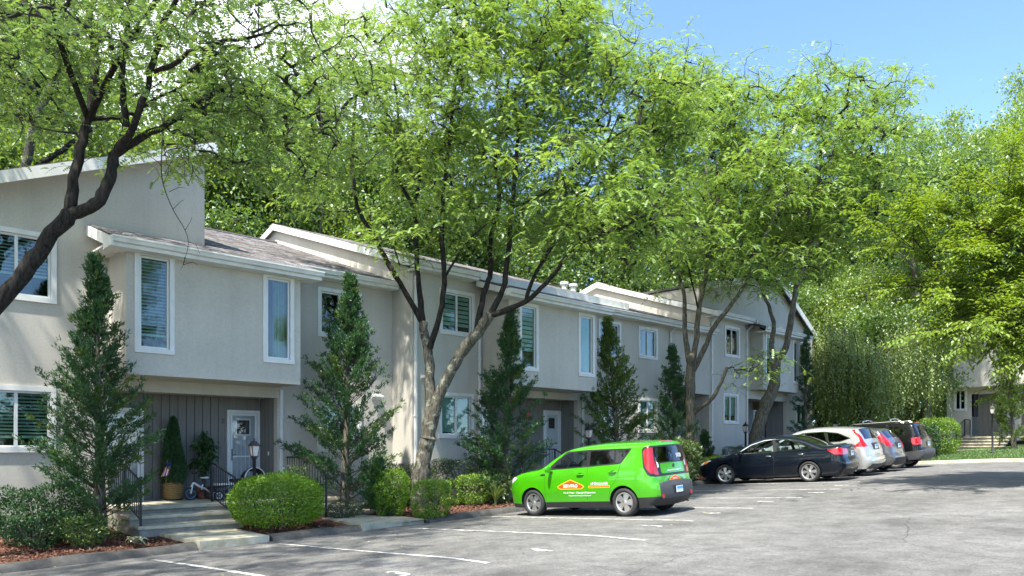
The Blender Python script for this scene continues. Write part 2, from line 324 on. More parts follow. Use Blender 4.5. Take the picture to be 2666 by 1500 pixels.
def chipmat(name, c0, c1, rough=.9):
    m = bpy.data.materials.new(name); m.use_nodes = True; nt = m.node_tree; b = nt.nodes['Principled BSDF']; b.inputs['Roughness'].default_value = rough; b.inputs['Specular IOR Level'].default_value = .2
    a = _n(nt, 'ShaderNodeAttribute', attribute_name='rnd'); mx = _n(nt, 'ShaderNodeMix', data_type='RGBA'); mx.inputs[6].default_value = tuple(c0) + (1,); mx.inputs[7].default_value = tuple(c1) + (1,)
    nt.links.new(a.outputs['Fac'], mx.inputs[0])
    tc = _n(nt, 'ShaderNodeTexCoord'); no = _n(nt, 'ShaderNodeTexNoise'); no.inputs['Scale'].default_value = 30; nt.links.new(tc.outputs['Object'], no.inputs['Vector'])
    m2 = _n(nt, 'ShaderNodeMix', data_type='RGBA', blend_type='OVERLAY'); m2.inputs[0].default_value = .35; nt.links.new(mx.outputs[2], m2.inputs[6]); nt.links.new(no.outputs['Color'], m2.inputs[7])
    nt.links.new(m2.outputs[2], b.inputs['Base Color']); return m
M['chips'] = chipmat('mulch_chips', (.06, .03, .022), (.22, .115, .08))
M['shingle'] = chipmat('shingle', (.10, .092, .095), (.40, .375, .37), .92)
M['litter'] = chipmat('leaf_litter', (.25, .17, .06), (.42, .36, .16))
M['ground'] = mat('ground', (.07, .10, .035), .95, var=.3, scale=4, var2=.3, scale2=.15)
M['lawn'] = leafmat('lawn_grass', (.06, .13, .02), (.13, .24, .035), .3)
M['soil'] = mat('soil', (.05, .07, .025), .95, var=.3, scale=9)
# foliage
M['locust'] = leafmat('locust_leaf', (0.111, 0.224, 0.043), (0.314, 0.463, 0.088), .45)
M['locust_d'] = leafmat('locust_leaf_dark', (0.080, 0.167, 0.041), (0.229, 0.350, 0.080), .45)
M['wood_leaf'] = leafmat('woodland_leaf', (0.086, 0.178, 0.022), (0.276, 0.391, 0.057), .45)
M['wood_leaf2'] = leafmat('woodland_leaf_deep', (0.056, 0.125, 0.024), (0.174, 0.287, 0.050), .45)
M['cherry'] = leafmat('bright_leaf', (.10, .19, .022), (.25, .36, .05), .42, gloss=.08)
M['weep'] = leafmat('weeping_leaf', (.10, .17, .03), (.28, .37, .085), .45)
M['juniper'] = leafmat('juniper_leaf', (0.018, 0.062, 0.024), (0.062, 0.150, 0.044), .2, gloss=.06)
M['juniper_y'] = leafmat('juniper_leaf_fresh', (.045, .10, .02), (.14, .22, .035), .25, gloss=.06)
M['box'] = leafmat('boxwood_leaf', (0.069, 0.161, 0.017), (0.241, 0.391, 0.034), .35, gloss=.07)
M['yew'] = leafmat('yew_leaf', (0.086, 0.196, 0.017), (0.253, 0.425, 0.029), .35, gloss=.06)
M['hedge'] = leafmat('hedge_leaf', (.03, .06, .02), (.085, .13, .04), .25, gloss=.1)
M['holly'] = leafmat('dark_shrub_leaf', (.018, .055, .02), (.055, .115, .035), .2, gloss=.035)
M['rhodo'] = leafmat('broad_leaf', (.07, .13, .03), (.2, .28, .075), .3, gloss=.1)
M['hosta'] = leafmat('hosta_leaf', (.12, .2, .05), (.30, .38, .2), .3)
M['hostaw'] = leafmat('hosta_edge', (.45, .48, .32), (.55, .56, .42), .3)
M['stalk'] = leafmat('grass_blade', (.08, .16, .03), (.25, .33, .08), .35)
M['plume'] = leafmat('grass_plume', (.35, .31, .2), (.5, .46, .34), .3)
M['bark'] = bark('dark_bark', (.009, .008, .007), (.045, .04, .034), None)
M['bark_l'] = bark('lichen_bark', (.035, .031, .025), (.15, .14, .108), (.24, .25, .19))
M['bark_t'] = bark('grey_bark', (.05, .045, .036), (.19, .175, .13), None)
M['bark_p'] = bark('pale_bark', (.12, .11, .09), (.34, .33, .29), None)
M['twig'] = mat('twig', (.026, .023, .02), .9, var=.3, scale=8)
M['stemr'] = mat('shrub_stem', (.07, .055, .04), .9, var=.3, scale=12)

# ------------------------------------------------------------------ ground
def grid(x0, x1, y0, y1, nx, ny, zf):
    X, Y = np.meshgrid(np.linspace(x0, x1, nx), np.linspace(y0, y1, ny)); Z = zf(X, Y)
    V = np.stack([X, Y, Z], -1).reshape(-1, 3); i = np.arange(nx*ny).reshape(ny, nx)
    Fq = np.stack([i[:-1, :-1], i[:-1, 1:], i[1:, 1:], i[1:, :-1]], -1).reshape(-1, 4); return V, Fq
LOT_X1 = 28.6
def zback(X, Y):
    return zk(X) - .12 + .06 * np.clip(Y - 16, 0, 40) + .0 * Y
V, Fq = grid(-320, 420, -340, 400, 75, 75, lambda X, Y: np.where(Y > 0, zback(X, Y), zlot(X, Y) - .25) - .02 * np.maximum(0, np.hypot(X, Y) - 90))
g = fast_mesh('ground', V, Fq, M['ground'], smooth=True); tag(g, kind='structure')
V, Fq = grid(-40, LOT_X1, -45, .02, 90, 60, zlot)
lot = fast_mesh('parking_lot', V, Fq, M['asphalt'], smooth=True); tag(lot, kind='structure')
V, Fq = grid(-40, LOT_X1, .0, 6.5, 90, 12, lambda X, Y: zbed(X, Y) - .012)
bed = fast_mesh('mulch_bed', V, Fq, M['mulch'], smooth=True); tag(bed, kind='structure')
# mulch chips
R_ = np.random.RandomState(3)
def chips(n, xr, yr, zf, size, name, mt, parent=None, kind='stuff', flat=.35, clear=None):
    P = np.stack([R_.uniform(*xr, n), R_.uniform(*yr, n)], -1); z = zf(P[:, 0], P[:, 1])
    a = R_.uniform(0, 6.28, n); L = R_.uniform(.4, 1.2, n) * size; Wd = L * R_.uniform(.25, .6, n)
    d = np.stack([np.cos(a), np.sin(a), R_.normal(0, flat, n)], -1) * L[:, None]; s = np.stack([-np.sin(a), np.cos(a), R_.normal(0, flat, n)], -1) * Wd[:, None]
    if clear is not None:
        kp = ~clear(P[:, 0], P[:, 1]); P, z, a, L, Wd, d, s = P[kp], z[kp], a[kp], L[kp], Wd[kp], d[kp], s[kp]; n = len(P)
    c = np.stack([P[:, 0], P[:, 1], z + .012], -1); Vv = np.stack([c-d-s, c+d-s, c+d+s, c-d+s], 1).reshape(-1, 3)
    o = fast_mesh(name, Vv, np.arange(4*n).reshape(-1, 4), mt, parent, attr=np.repeat(R_.rand(n), 4)); tag(o, kind=kind); return o
_pads = lambda x, y: ((x > -.6) & (x < 1.78) & (y > 1.6)) | ((x > -.15) & (x < 1.5)) | ((x > 3.4) & (x < 5.4)) | ((x > 12.1) & (x < 14))
ch = chips(40000, (-6, 20), (.12, 3.6), lambda x, y: zbed(x, y), .026, 'mulch_chips', M['chips'], clear=_pads); tag(ch, 'loose brown bark chips covering the planting bed', 'mulch')
lf = chips(260, (-4, 22), (-7, 3), lambda x, y: np.where(y > 0, zbed(x, y), zlot(x, y)), .026, 'fallen_leaves', M['litter'], flat=.2); tag(lf, 'small dry fallen leaves scattered over lot and bed', 'leaves')
# kerb: rounded asphalt berm in runs between the concrete pads
def kerb_run(x0, x1, y=0., mt='kerb'):
    prof = [(-.16, -.03), (-.13, .06), (-.07, .115), (.02, .14), (.12, .14), (.16, .02)]
    mb = MB(); n = max(2, int((x1 - x0) / .5)); vs = []
    for i in range(n + 1):
        x = x0 + (x1 - x0) * i / n
        for py, pz in prof:
            vs.append((x, y + py + .02*math.sin(x*1.7) + .012*math.sin(x*5.1), zk(x) + pz * (1 + .08*math.sin(x*2.9+1)) - .0))
    m = len(prof); fs = [(i*m+j, i*m+j+1, (i+1)*m+j+1, (i+1)*m+j) for i in range(n) for j in range(m-1)] + [tuple(range(m)), tuple(n*m+j for j in range(m))]
    mb.add(vs, fs); return mb.build('kerb', M[mt], lot, smooth=50)
for a, b in ((-12, -.1), (1.42, 3.48), (5.36, 28.4)): kerb_run(a, b)
# end kerb and lawn beyond the lot
mb = MB(); vs = []
for i in range(40):
    y = .1 - i * .9
    for px, pz in ((LOT_X1-.18, -.04), (LOT_X1-.15, .1), (LOT_X1+.02, .13), (LOT_X1+.16, .1), (LOT_X1+.2, -.05)): vs.append((px, y, float(zlot(LOT_X1, y)) + pz))
mb.add(vs, [(i*5+j, i*5+j+1, i*5+6+j, i*5+5+j) for i in range(39) for j in range(4)])
mb.build('kerb', M['concrete'], lot, smooth=50)
def zlawn(X, Y):
    return zlot(np.full_like(np.asarray(X, float), LOT_X1), Y) + .1 + .05 * (np.asarray(X) - LOT_X1)
V, Fq = grid(LOT_X1 + .1, 75, -40, 6.4, 40, 40, zlawn)
lawn = fast_mesh('lawn', V, Fq, M['soil'], smooth=True); tag(lawn, kind='structure')
n = 60000; gx = LOT_X1 + .2 + R_.rand(n) ** 1.6 * 12; gy = R_.uniform(-14, 4, n); gz = zlawn(gx, gy)
a = R_.uniform(0, 6.28, n); h = R_.uniform(.04, .1, n); c = np.stack([gx, gy, gz], -1); sx = np.stack([np.cos(a), np.sin(a), 0*a], -1) * .012
tp = np.stack([R_.normal(0, .025, n), R_.normal(0, .025, n), h], -1)
gr = fast_mesh('grass', np.stack([c-sx, c+sx, c+tp], 1).reshape(-1, 3), np.arange(3*n).reshape(-1, 3), M['lawn'], attr=np.repeat(R_.rand(n), 3))
tag(gr, 'short mown green grass of the lawn beyond the last parked car', 'grass', kind='stuff')

# painted stall lines: sheets that follow the lot, 4 mm up
def sheet(pts, name, wob=.008, seg=None):
    """quad strip from centre line pts [(x,y)] with half widths"""
    (xa, ya), (xb, yb), hw = pts; n = 24; vs = []
    L = math.hypot(xb-xa, yb-ya); nx, ny = -(yb-ya)/L, (xb-xa)/L
    for i in range(n+1):
        t = i/n; x = xa+(xb-xa)*t + .012*math.sin(t*7+xa); y = ya+(yb-ya)*t; hh = hw*(1+.18*math.sin(i*2.3+xa*3))
        for s in (-1, 1): vs.append((x+nx*hh*s, y+ny*hh*s, float(zlot(x+nx*hh*s, y+ny*hh*s)) + .005))
    return MB().add(vs, [(2*i, 2*i+1, 2*i+3, 2*i+2) for i in range(n)]).build(name, M['paint'], lot)
for x, y0, y1 in ((-3.6, -.7, -6.3), (-1.15, -.9, -6.6), (1.19, -.8, -6.75), (4.32, -1.1, -7.1), (7.02, -.45, -6.25), (9.6, -.6, -6.1), (12.03, -.6, -6.05), (14.4, -.6, -5.95), (17.0, -.5, -5.7), (19.55, -.5, -5.6), (22.1, -.5, -5.6), (24.7, -.5, -5.6), (27.3, -.5, -5.6)):
    sheet(((x, y0), (x, y1), .045), 'parking_line')
# worn stall numbers, painted to be read from the aisle
def text_mesh(txt, size, extrude=0.0, font=None, bold=False, align='CENTER'):
    cu = bpy.data.curves.new('txt', 'FONT'); cu.body = txt; cu.size = size; cu.align_x = align; cu.align_y = 'CENTER'; cu.extrude = extrude; cu.resolution_u = 3
    if bold: cu.offset = size * .02
    o = bpy.data.objects.new('txt', cu); COL.objects.link(o); dg = bpy.context.evaluated_depsgraph_get(); dg.update()
    me = bpy.data.meshes.new_from_object(o.evaluated_get(dg)); bpy.data.objects.remove(o); bpy.data.curves.remove(cu); return me
def text_on(txt, size, fn, name, mt, parent, bold=False, sx=1., align='CENTER', local=True, ext=0):
    me = text_mesh(txt, size, ext, bold=bold, align=align)
    for v in me.vertices: v.co = fn(v.co.x * sx, v.co.y, v.co.z)
    me.materials.append(mt)
    o = bpy.data.objects.new(name, me); link(o, parent)
    return o
for i, (x, y) in enumerate(((-.05, -6.45), (2.5, -6.5), (6.0, -6.05), (8.5, -5.75), (11.1, -5.65), (13.4, -5.8), (15.7, -5.5))):
    text_on(str(i + 3), .5, lambda a, b, c, x=x, y=y: (x + a*.9, y + b*1.2, float(zlot(x+a*.9, y+b*1.2)) + .005), 'stall_number', M['paint'], lot, bold=True)
# ------------------------------------------------------------------ building pieces (front faces -y)
def wall_front(mb, y, x0, x1, z0, z1, holes=(), th=.16):
    """wall slab in plane y with rectangular openings (x0,x1,z0,z1) and their reveals"""
    xs = sorted({x0, x1} | {h[i] for h in holes for i in (0, 1)}); zs = sorted({z0, z1} | {h[i] for h in holes for i in (2, 3)})
    for i in range(len(xs)-1):
        for j in range(len(zs)-1):
            cx, cz = (xs[i]+xs[i+1])/2, (zs[j]+zs[j+1])/2
            if any(h[0] < cx < h[1] and h[2] < cz < h[3] for h in holes): continue
            a, b, c, d = xs[i], xs[i+1], zs[j], zs[j+1]
            mb.add([(a, y, c), (b, y, c), (b, y, d), (a, y, d)], [(0, 1, 2, 3)])
            mb.add([(a, y+th, c), (b, y+th, c), (b, y+th, d), (a, y+th, d)], [(3, 2, 1, 0)])
    for a, b, c, d in list(holes):
        mb.add([(a, y, c), (b, y, c), (b, y, d), (a, y, d), (a, y+th, c), (b, y+th, c), (b, y+th, d), (a, y+th, d)], [(0, 4, 5, 1), (1, 5, 6, 2), (2, 6, 7, 3), (3, 7, 4, 0)])
    a, b, c, d = x0, x1, z0, z1
    mb.add([(a, y, c), (b, y, c), (b, y, d), (a, y, d), (a, y+th, c), (b, y+th, c), (b, y+th, d), (a, y+th, d)], [(0, 1, 5, 4), (1, 2, 6, 5), (2, 3, 7, 6), (3, 0, 4, 7)])
def frame_mb(mb, x0, x1, z0, z1, wd, y0, y1, sill=0):
    mb.box(x0, x1, y0, y1, z1-wd, z1); mb.box(x0, x1, y0-sill, y1, z0, z0+wd)
    mb.box(x0, x0+wd, y0+.002, y1, z0+wd, z1-wd); mb.box(x1-wd, x1, y0+.002, y1, z0+wd, z1-wd)
_slat = {}
def window(parent, y, x0, x1, z0, z1, mull=1, blind=None, frac=1., cas=.1):
    """outer casing rectangle; returns the wall opening"""
    c = (x0, y, z0)
    mb = MB(); frame_mb(mb, x0, x1, z0, z1, cas, y-.035, y+.01, .012)
    win = cpart('window', mb, M['trim'], parent, c)
    a, b, lo, hi = x0+cas-.02, x1-cas+.02, z0+cas-.02, z1-cas+.02
    mb = MB(); frame_mb(mb, a+.022, b-.022, lo+.022, hi-.022, .045, y+.02, y+.075)
    cpart('sash', mb, M['vinyl'], win, c)
    if mull:
        xm = (x0+x1)/2; mb = MB(); mb.box(xm-.03, xm+.03, y+.012, y+.07, lo+.06, hi-.06); cpart('mullion', mb, M['vinyl'], win, c)
    cuts = [a+.06] + ([(x0+x1)/2] if mull else []) + [b-.06]
    for q in range(len(cuts)-1):
        mb = MB(); yy = y+.045 + .012*q; mb.box(cuts[q], cuts[q+1], yy, yy+.006, lo+.06, hi-.06); cpart('pane', mb, M['pane'], win, c)
    # room behind the pane
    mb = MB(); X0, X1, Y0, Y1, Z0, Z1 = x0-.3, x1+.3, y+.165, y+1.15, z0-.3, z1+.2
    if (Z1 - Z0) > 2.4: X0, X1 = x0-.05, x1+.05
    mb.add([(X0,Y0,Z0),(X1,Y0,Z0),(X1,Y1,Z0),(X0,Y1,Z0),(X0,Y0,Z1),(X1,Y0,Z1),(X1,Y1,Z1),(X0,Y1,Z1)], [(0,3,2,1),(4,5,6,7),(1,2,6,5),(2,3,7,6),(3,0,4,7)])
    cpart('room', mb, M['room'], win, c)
    if blind == 'slats':
        n = max(3, int((hi-lo-.1)*frac/.072)); w_ = round(b-a-.12, 3)
        if w_ not in _slat:
            m2 = MB(); m2.add([(0,0,.0),(w_,0,.0),(w_,.042,.034),(0,.042,.034),(0,.004,-.004),(w_,.004,-.004),(w_,.046,.03),(0,.046,.03)], [(0,1,2,3),(4,7,6,5),(0,4,5,1),(2,6,7,3),(0,3,7,4),(1,5,6,2)])
            _slat[w_] = None; src = m2.build('slat', M['slat'], win, local=True); _slat[w_] = src; src.location = (a+.06-c[0], .1, hi-.06-.05-c[2]); st = 1
        else: st = 0; src = _slat[w_]
        for i in range(st, n): inst(src, 'slat', win, (a+.06-c[0], .1, hi-.06-.05-i*.072-c[2]))
        mb = MB(); zz = hi-.06-.05-n*.072; mb.box(a+.06, b-.06, y+.1, y+.14, zz-.02, zz+.03); cpart('bottom_rail', mb, M['slat'], win, c)
    elif blind == 'zebra':
        n = int((hi-lo-.1)*frac/.13)
        for i in range(n):
            mb = MB(); zz = hi-.08-i*.13; mb.box(a+.06, b-.06, y+.1, y+.106, zz-.095, zz); cpart('shade_band', mb, M['shade'], win, c)
    elif blind == 'shade':
        for q in range(len(cuts)-1):
            mb = MB(); mb.box(cuts[q]+.02, cuts[q+1]-.02, y+.1, y+.106, hi-.06-(hi-lo)*frac, hi-.06); cpart('roller_shade', mb, M['shade'], win, c)
    elif blind == 'curtain':
        mb = MB(); vs = []; n = 16
        xa, xb = a+.06+(b-a)*.3, b-.06
        for i in range(n+1):
            x = xa+(xb-xa)*i/n; yy = y+.16+.03*math.sin(i*1.7)
            vs += [(x, yy, lo+.06), (x, yy, hi-.06)]
        mb.add(vs, [(2*i, 2*i+2, 2*i+3, 2*i+1) for i in range(n)]); cpart('curtain', mb, M['curtain'], win, c)
    return (x0+.05, x1-.05, z0+.05, z1-.05)
def gutter(parent, x0, x1, y, z, end=True):
    """K-style gutter with its fascia: y is the wall-side back face, z the top"""
    mb = MB(); mb.poly_prism([(y, z), (y-.13, z), (y-.13, z-.03), (y-.105, z-.06), (y-.085, z-.115), (y, z-.125)], 'x', x0, x1)
    g_ = mb.build('gutter', M['trim'], parent)
    mb = MB(); mb.box(x0+.004, x1-.004, y+.002, y+.03, z-.2, z-.01); mb.build('fascia', M['trim'], parent)
    mb = MB(); mb.box(x0+.004, x1-.004, y+.03, y+.55, z-.2, z-.17); mb.build('soffit', M['trim'], parent)
def downspout(parent, x, y, z0, z1, z_top_y=None):
    mb = MB(); mb.box(x-.04, x+.04, y-.075, y-.012, z0, z1, .008)
    if z_top_y is not None:
        mb.tube([(x, y-.045, z1-.05), (x, z_top_y, z1+.28)], .042, 4)
    for z in np.arange(z0+.6, z1, 1.6): mb.box(x-.055, x+.055, y-.079, y-.004, z, z+.03)
    mb.build('downspout', M['trim'], parent)
def shingles(parent, x0, x1, y0, z0, y1, z1, seed=0, under=.1):
    """slope from the eave (y0,z0) to the ridge (y1,z1) laid in courses"""
    L = math.hypot(y1-y0, z1-z0); dy, dz = (y1-y0)/L, (z1-z0)/L; nyv, nz = -dz, dy
    mb = MB(); th = .07
    mb.poly_prism([(y0, z0-.012), (y1, z1-.012), (y1, z1-under), (y0, z0-under)], 'x', x0, x1); rf = mb.build('roof', M['shingle_gap'], parent)
    rs = np.random.RandomState(seed); V = []; A = []; e = .15; nrow = int(L/e)
    for i in range(nrow):
        t0, t1 = i*e, min((i+1)*e+.03, L); x = x0 - .02
        off = rs.uniform(0, .3)
        while x < x1:
            wd = rs.choice([.16, .2, .24, .3]) + (off if x < x0 else 0); xb = min(x+wd, x1+.02)
            h0 = .014 + rs.uniform(0, .006); h1 = .002
            p = lambda xx, t, h: (xx, y0+dy*t+nyv*h, z0+dz*t+nz*h)
            V += [p(x+.003, t0, h0), p(xb-.003, t0, h0), p(xb-.003, t1, h1), p(x+.003, t1, h1), p(x+.003, t0, -.01), p(xb-.003, t0, -.01)]
            A += [rs.beta(1.6, 1.9)] * 6; x = xb
    n = len(V)//6; b = np.arange(n)[:, None]*6
    Fq = np.concatenate([b+np.array([0, 1, 2, 3]), b+np.array([4, 5, 1, 0])]); o = fast_mesh('shingles', np.array(V), Fq, M['shingle'], parent, attr=A); tag(o, kind='stuff')
    return rf
def boards_y(parent, y, x0, x1, z0, z1, pitch=.2):
    """vertical boards in plane y"""
    mb = MB(); mb.box(x0, x1, y+.022, y+.06, z0, z1); mb.build('board_backing', M['board_gap'], parent)
    n = max(1, round((x1-x0)/pitch)); p = (x1-x0)/n; mb = MB(); mb.box(0, p-.012, 0, .02, 0, z1-z0, .004); src = None
    for i in range(n):
        if src is None:
            src = mb.build('board', M['board'], parent, local=True); src.location = Vector((x0+i*p+.006, y, z0)) - root_loc(parent)
        else: inst(src, 'board', parent, Vector((x0+i*p+.006, y, z0)) - root_loc(parent))
def boards_x(parent, x, y0, y1, z0, z1, pitch=.2):
    """vertical boards in plane x, face towards -x"""
    mb = MB(); mb.box(x+.022, x+.06, y0, y1, z0, z1); mb.build('board_backing', M['board_gap'], parent)
    n = max(1, round((y1-y0)/pitch)); p = (y1-y0)/n; mb = MB(); mb.box(0, .02, 0, p-.012, 0, z1-z0, .004); src = None
    for i in range(n):
        if src is None:
            src = mb.build('board', M['board'], parent, local=True); src.location = Vector((x, y0+i*p+.006, z0)) - root_loc(parent)
        else: inst(src, 'board', parent, Vector((x, y0+i*p+.006, z0)) - root_loc(parent))
def door(parent, y, x0, x1, z0, z1, style='storm', handle='L'):
    c = (x0, y, z0); mb = MB(); wd = .075
    mb.box(x0, x1, y-.05, y+.03, z1-wd, z1); mb.box(x0, x0+wd, y-.048, y+.03, z0, z1-wd); mb.box(x1-wd, x1, y-.048, y+.03, z0, z1-wd)
    mb.box(x0+wd, x1-wd, y-.05, y+.03, z0, z0+.04)
    d = cpart('door', mb, M['trim'], parent, c)
    a, b, lo, hi = x0+wd, x1-wd, z0+.04, z1-wd; H = hi-lo
    mb = MB(); mb.box(a+.004, b-.004, y+.01, y+.05, lo, hi); cpart('door_leaf', mb, M['door'] if style == 'storm' else M['doorw'], d, c)
    xa, xb = a+.16, b-.16
    mb = MB(); frame_mb(mb, xa, xb, hi-.62*.95, hi-.14, .04, y-.004, y+.012); cpart('window_frame', mb, M['trim'], d, c)
    mb = MB(); mb.box(xa+.04, xb-.04, y+.002, y+.008, hi-.59+.045, hi-.185); cpart('door_window', mb, M['room'], d, c)
    # storm door: white rim, mid rail, upright bars
    mb = MB(); frame_mb(mb, a+.012, b-.012, lo+.01, hi-.01, .055, y-.04, y-.015)
    mb.box(a+.067, b-.067, y-.04, y-.015, lo+H*.46, lo+H*.46+.035); cpart('storm_frame', mb, M['vinyl'], d, c)
    mb = MB(); mb.box(a+.07, b-.07, y-.028, y-.024, lo+.07, hi-.07); cpart('storm_pane', mb, M['pane_clear'], d, c)
    if style == 'storm':
        for i in range(4):
            xx = a+.2+(b-a-.4)*i/3; mb = MB(); mb.box(xx-.012, xx+.012, y-.005, y+.012, lo+.12, hi-.72); cpart('panel_rib', mb, M['trim'], d, c)
    hx = a+.05 if handle == 'L' else b-.05
    mb = MB(); mb.box(hx-.012, hx+.012, y-.06, y-.04, lo+H*.42, lo+H*.56); mb.tube([(hx, y-.05, lo+H*.49), (hx+(.1 if handle == 'L' else -.1), y-.075, lo+H*.49)], .011, 6); cpart('handle', mb, M['dark'], d, c)
    return d
def rake_trim(mb, pts, axis, a, b, h=.2, up=.02):
    """white rake board under a sloped roof edge; pts 2-D line, extruded a..b along axis"""
    top = [(p[0], p[1]+up) for p in pts]; bot = [(p[0], p[1]-h) for p in pts]
    for i in range(len(pts)-1): mb.poly_prism([bot[i], bot[i+1], top[i+1], top[i]], axis, a, b)
def bay(parent, y0, y1, x0, x1, z0, z1, holes):
    mb = MB(); wall_front(mb, y0, x0, x1, z0, z1, holes)
    mb.box(x0, x0+.14, y0+.162, y1, z0, z1+.3); mb.box(x1-.14, x1, y0+.162, y1, z0, z1+.3); mb.box(x0+.141, x1-.141, y0+.162, y1, z0, z0+.12)
    return mb.build('bay', M['stucco'], parent)
def railing(name, label, pts, h=.86, gap=.125):
    """iron rail along pts [(x,y,z ground)], posts at every point"""
    t = thing(name, label, 'railing', pts[0], 'iron stair railings')
    for p in pts:
        mb = MB(); mb.box(p[0]-.02, p[0]+.02, p[1]-.02, p[1]+.02, p[2], p[2]+h); mb.build('post', M['iron'], t)
    for i in range(len(pts)-1):
        a, b = np.array(pts[i]), np.array(pts[i+1]); L = np.linalg.norm((b-a)[:2])
        mb = MB(); up = np.array([0, 0, h]); mb.tube([a+up, b+up], .021, 6); mb.build('handrail', M['iron'], t)
        lo = np.array([0, 0, .12]); mb = MB(); mb.tube([a+lo, b+lo], .014, 4); mb.build('bottom_rail', M['iron'], t)
        n = max(1, int(L/gap))
        for j in range(1, n):
            p = a+(b-a)*j/n; mb = MB(); mb.tube([p+lo, p+up], .009, 4, cap=False); mb.build('baluster', M['iron'], t)
    return t
def wall_lamp(parent, x, y, z):
    mb = MB(); mb.poly_prism([(y-.005, z), (y-.22, z-.06), (y-.22, z-.1), (y-.05, z-.1), (y-.005, z-.16)], 'x', x-.14, x+.14); mb.build('vent_hood', M['vinyl'], parent)

# ================================================================== townhouse A (doors 1 and 2)
A = thing('townhouse', 'grey stucco townhouse with doors 1 and 2 and the tall slanted wall', 'house', (-.46, 3.9, 0), 'townhouses of the row')
YW, YB, YR = 3.9, 2.7, 4.85
rk = lambda x: 7.36 + (x + 2.53) * .403
def sw(*a, **k): return window(A, *a, **k)
h1 = sw(YW, -2.92, -1.47, 4.95, 6.41, blind='slats', frac=.62)
h2 = sw(YW, -2.92, -1.48, 1.82, 3.19, blind='slats', frac=.78)
mb = MB(); wall_front(mb, YW, -5.5, -.46, .42, 6.9, [h1, h2]); wall_front(mb, YW, -.459, 1.675, 6.2, 6.9, [])
mb.poly_prism([(-5.5, 6.901), (1.675, 6.901), (1.675, rk(1.675)), (-3.6, 6.93), (-5.5, 6.93)], 'y', YW, YW+.16)
mb.box(1.515, 1.675, YW+.161, 11.5, 6.3, rk(1.6)); mb.box(-5.5, -5.34, YW+.161, 14, .42, 6.7); mb.box(-5.34, 7.1, 14.0, 14.16, .42, 6.6)
h3 = sw(YW, 4.7, 6.07, 4.91, 6.24); h4 = sw(YW, 4.69, 6.07, 1.81, 3.17, blind='shade', frac=.3)
wall_front(mb, YW, 3.551, 7.128, .42, 6.56, [h3, h4])
mb.box(-.46, 3.551, YW+.001, YW+.16, 3.2, 3.47)           # beam over the entry
mb.box(-.46+.001, 3.55, YW+.161, YR+.2, 3.22, 3.4)        # entry ceiling
mb.build('wall', M['stucco'], A)
mb = MB(); mb.box(-5.49, 7.12, YW+.03, YW+.18, -.6, .42); mb.box(3.6, 7.1, YW+.02, YW+.029, -.5, .42); mb.build('foundation', M['foundation'], A)
mb = MB(); frame_mb(mb, -2.35, -1.75, .05, .4, .05, YW+.005, YW+.03); bw = mb.build('basement_window', M['trim'], A)
mb = MB(); mb.box(-2.3, -1.8, YW+.02, YW+.0295, .1, .35); mb.build('pane', M['room'], bw)
b1 = sw(YB, -.3, .52, 3.94, 6.11, mull=0, blind='slats', frac=.85); b2 = sw(YB, 2.57, 3.37, 3.95, 6.08, mull=0, blind='curtain')
bay(A, YB, YW-.001, -.46, 3.55, 3.47, 6.16, [b1, b2])
# roofs: one long slope, the bay reaching further forward
SA = .343; zA = lambda y: 6.24 + SA * (y - 2.35)
shingles(A, -.86, 1.67, 2.35, zA(2.35), 3.9, zA(3.9), 1); shingles(A, 1.68, 3.95, 2.35, zA(2.35), 10.95, zA(10.95), 2); shingles(A, 3.96, 7.125, 3.55, zA(3.55), 10.95, zA(10.95), 3)
mb = MB(); mb.poly_prism([(10.96, zA(10.95)), (16, 7.5), (16, 7.4), (10.96, zA(10.95)-.1)], 'x', 1.68, 7.12); mb.build('roof', M['shingle_gap'], A)
mb = MB(); mb.tube([(1.7, 10.95, zA(10.95)+.01), (7.12, 10.95, zA(10.95)+.01)], .06, 6); mb.build('ridge_cap', M['shingle_gap'], A)
gutter(A, -.86, 3.95, 2.34, 6.23); gutter(A, 3.97, 7.1, 3.54, zA(3.55)-.02)
mb = MB(); mb.poly_prism([(2.2, 6.2), (2.36, zA(2.36)-.02), (3.89, zA(3.89)-.02), (3.89, zA(3.89)-.24), (2.72, 6.12), (2.66, 6.0), (2.2, 6.0)], 'x', -.905, -.862); mb.build('rake_board', M['trim'], A)
mb = MB(); mb.box(-.86, -.46, 2.4, 3.89, 6.1, 6.14); mb.build('soffit', M['trim'], A)
# tall shed roof
mb = MB(); x0, x1 = -5.6, 1.8
pr = [(-5.7, 6.95), (-3.55, 6.96), (1.83, rk(1.83)+.03)]
for i in range(2): mb.poly_prism([(pr[i][0], pr[i][1]-.02), (pr[i+1][0], pr[i+1][1]-.02), (pr[i+1][0], pr[i+1][1]+.09), (pr[i][0], pr[i][1]+.09)], 'y', 3.6, 12)
mb.build('shed_roof', M['shingle_gap'], A)
mb = MB()
for i in range(2): mb.poly_prism([(pr[i][0], pr[i][1]-.19), (pr[i+1][0], pr[i+1][1]-.19), (pr[i+1][0], pr[i+1][1]+.06), (pr[i][0], pr[i][1]+.06)], 'y', 3.56, 3.598)
mb.box(1.831, 1.86, 3.56, 12, rk(1.83)-.16, rk(1.83)+.09); mb.build('rake_board', M['trim'], A)
mb = MB()
for i in range(2): mb.poly_prism([(pr[i][0], pr[i][1]-.05), (pr[i+1][0], pr[i+1][1]-.05), (pr[i+1][0], pr[i+1][1]-.025), (pr[i][0], pr[i][1]-.025)], 'y', 3.6, 3.9)
mb.build('soffit', M['trim'], A)
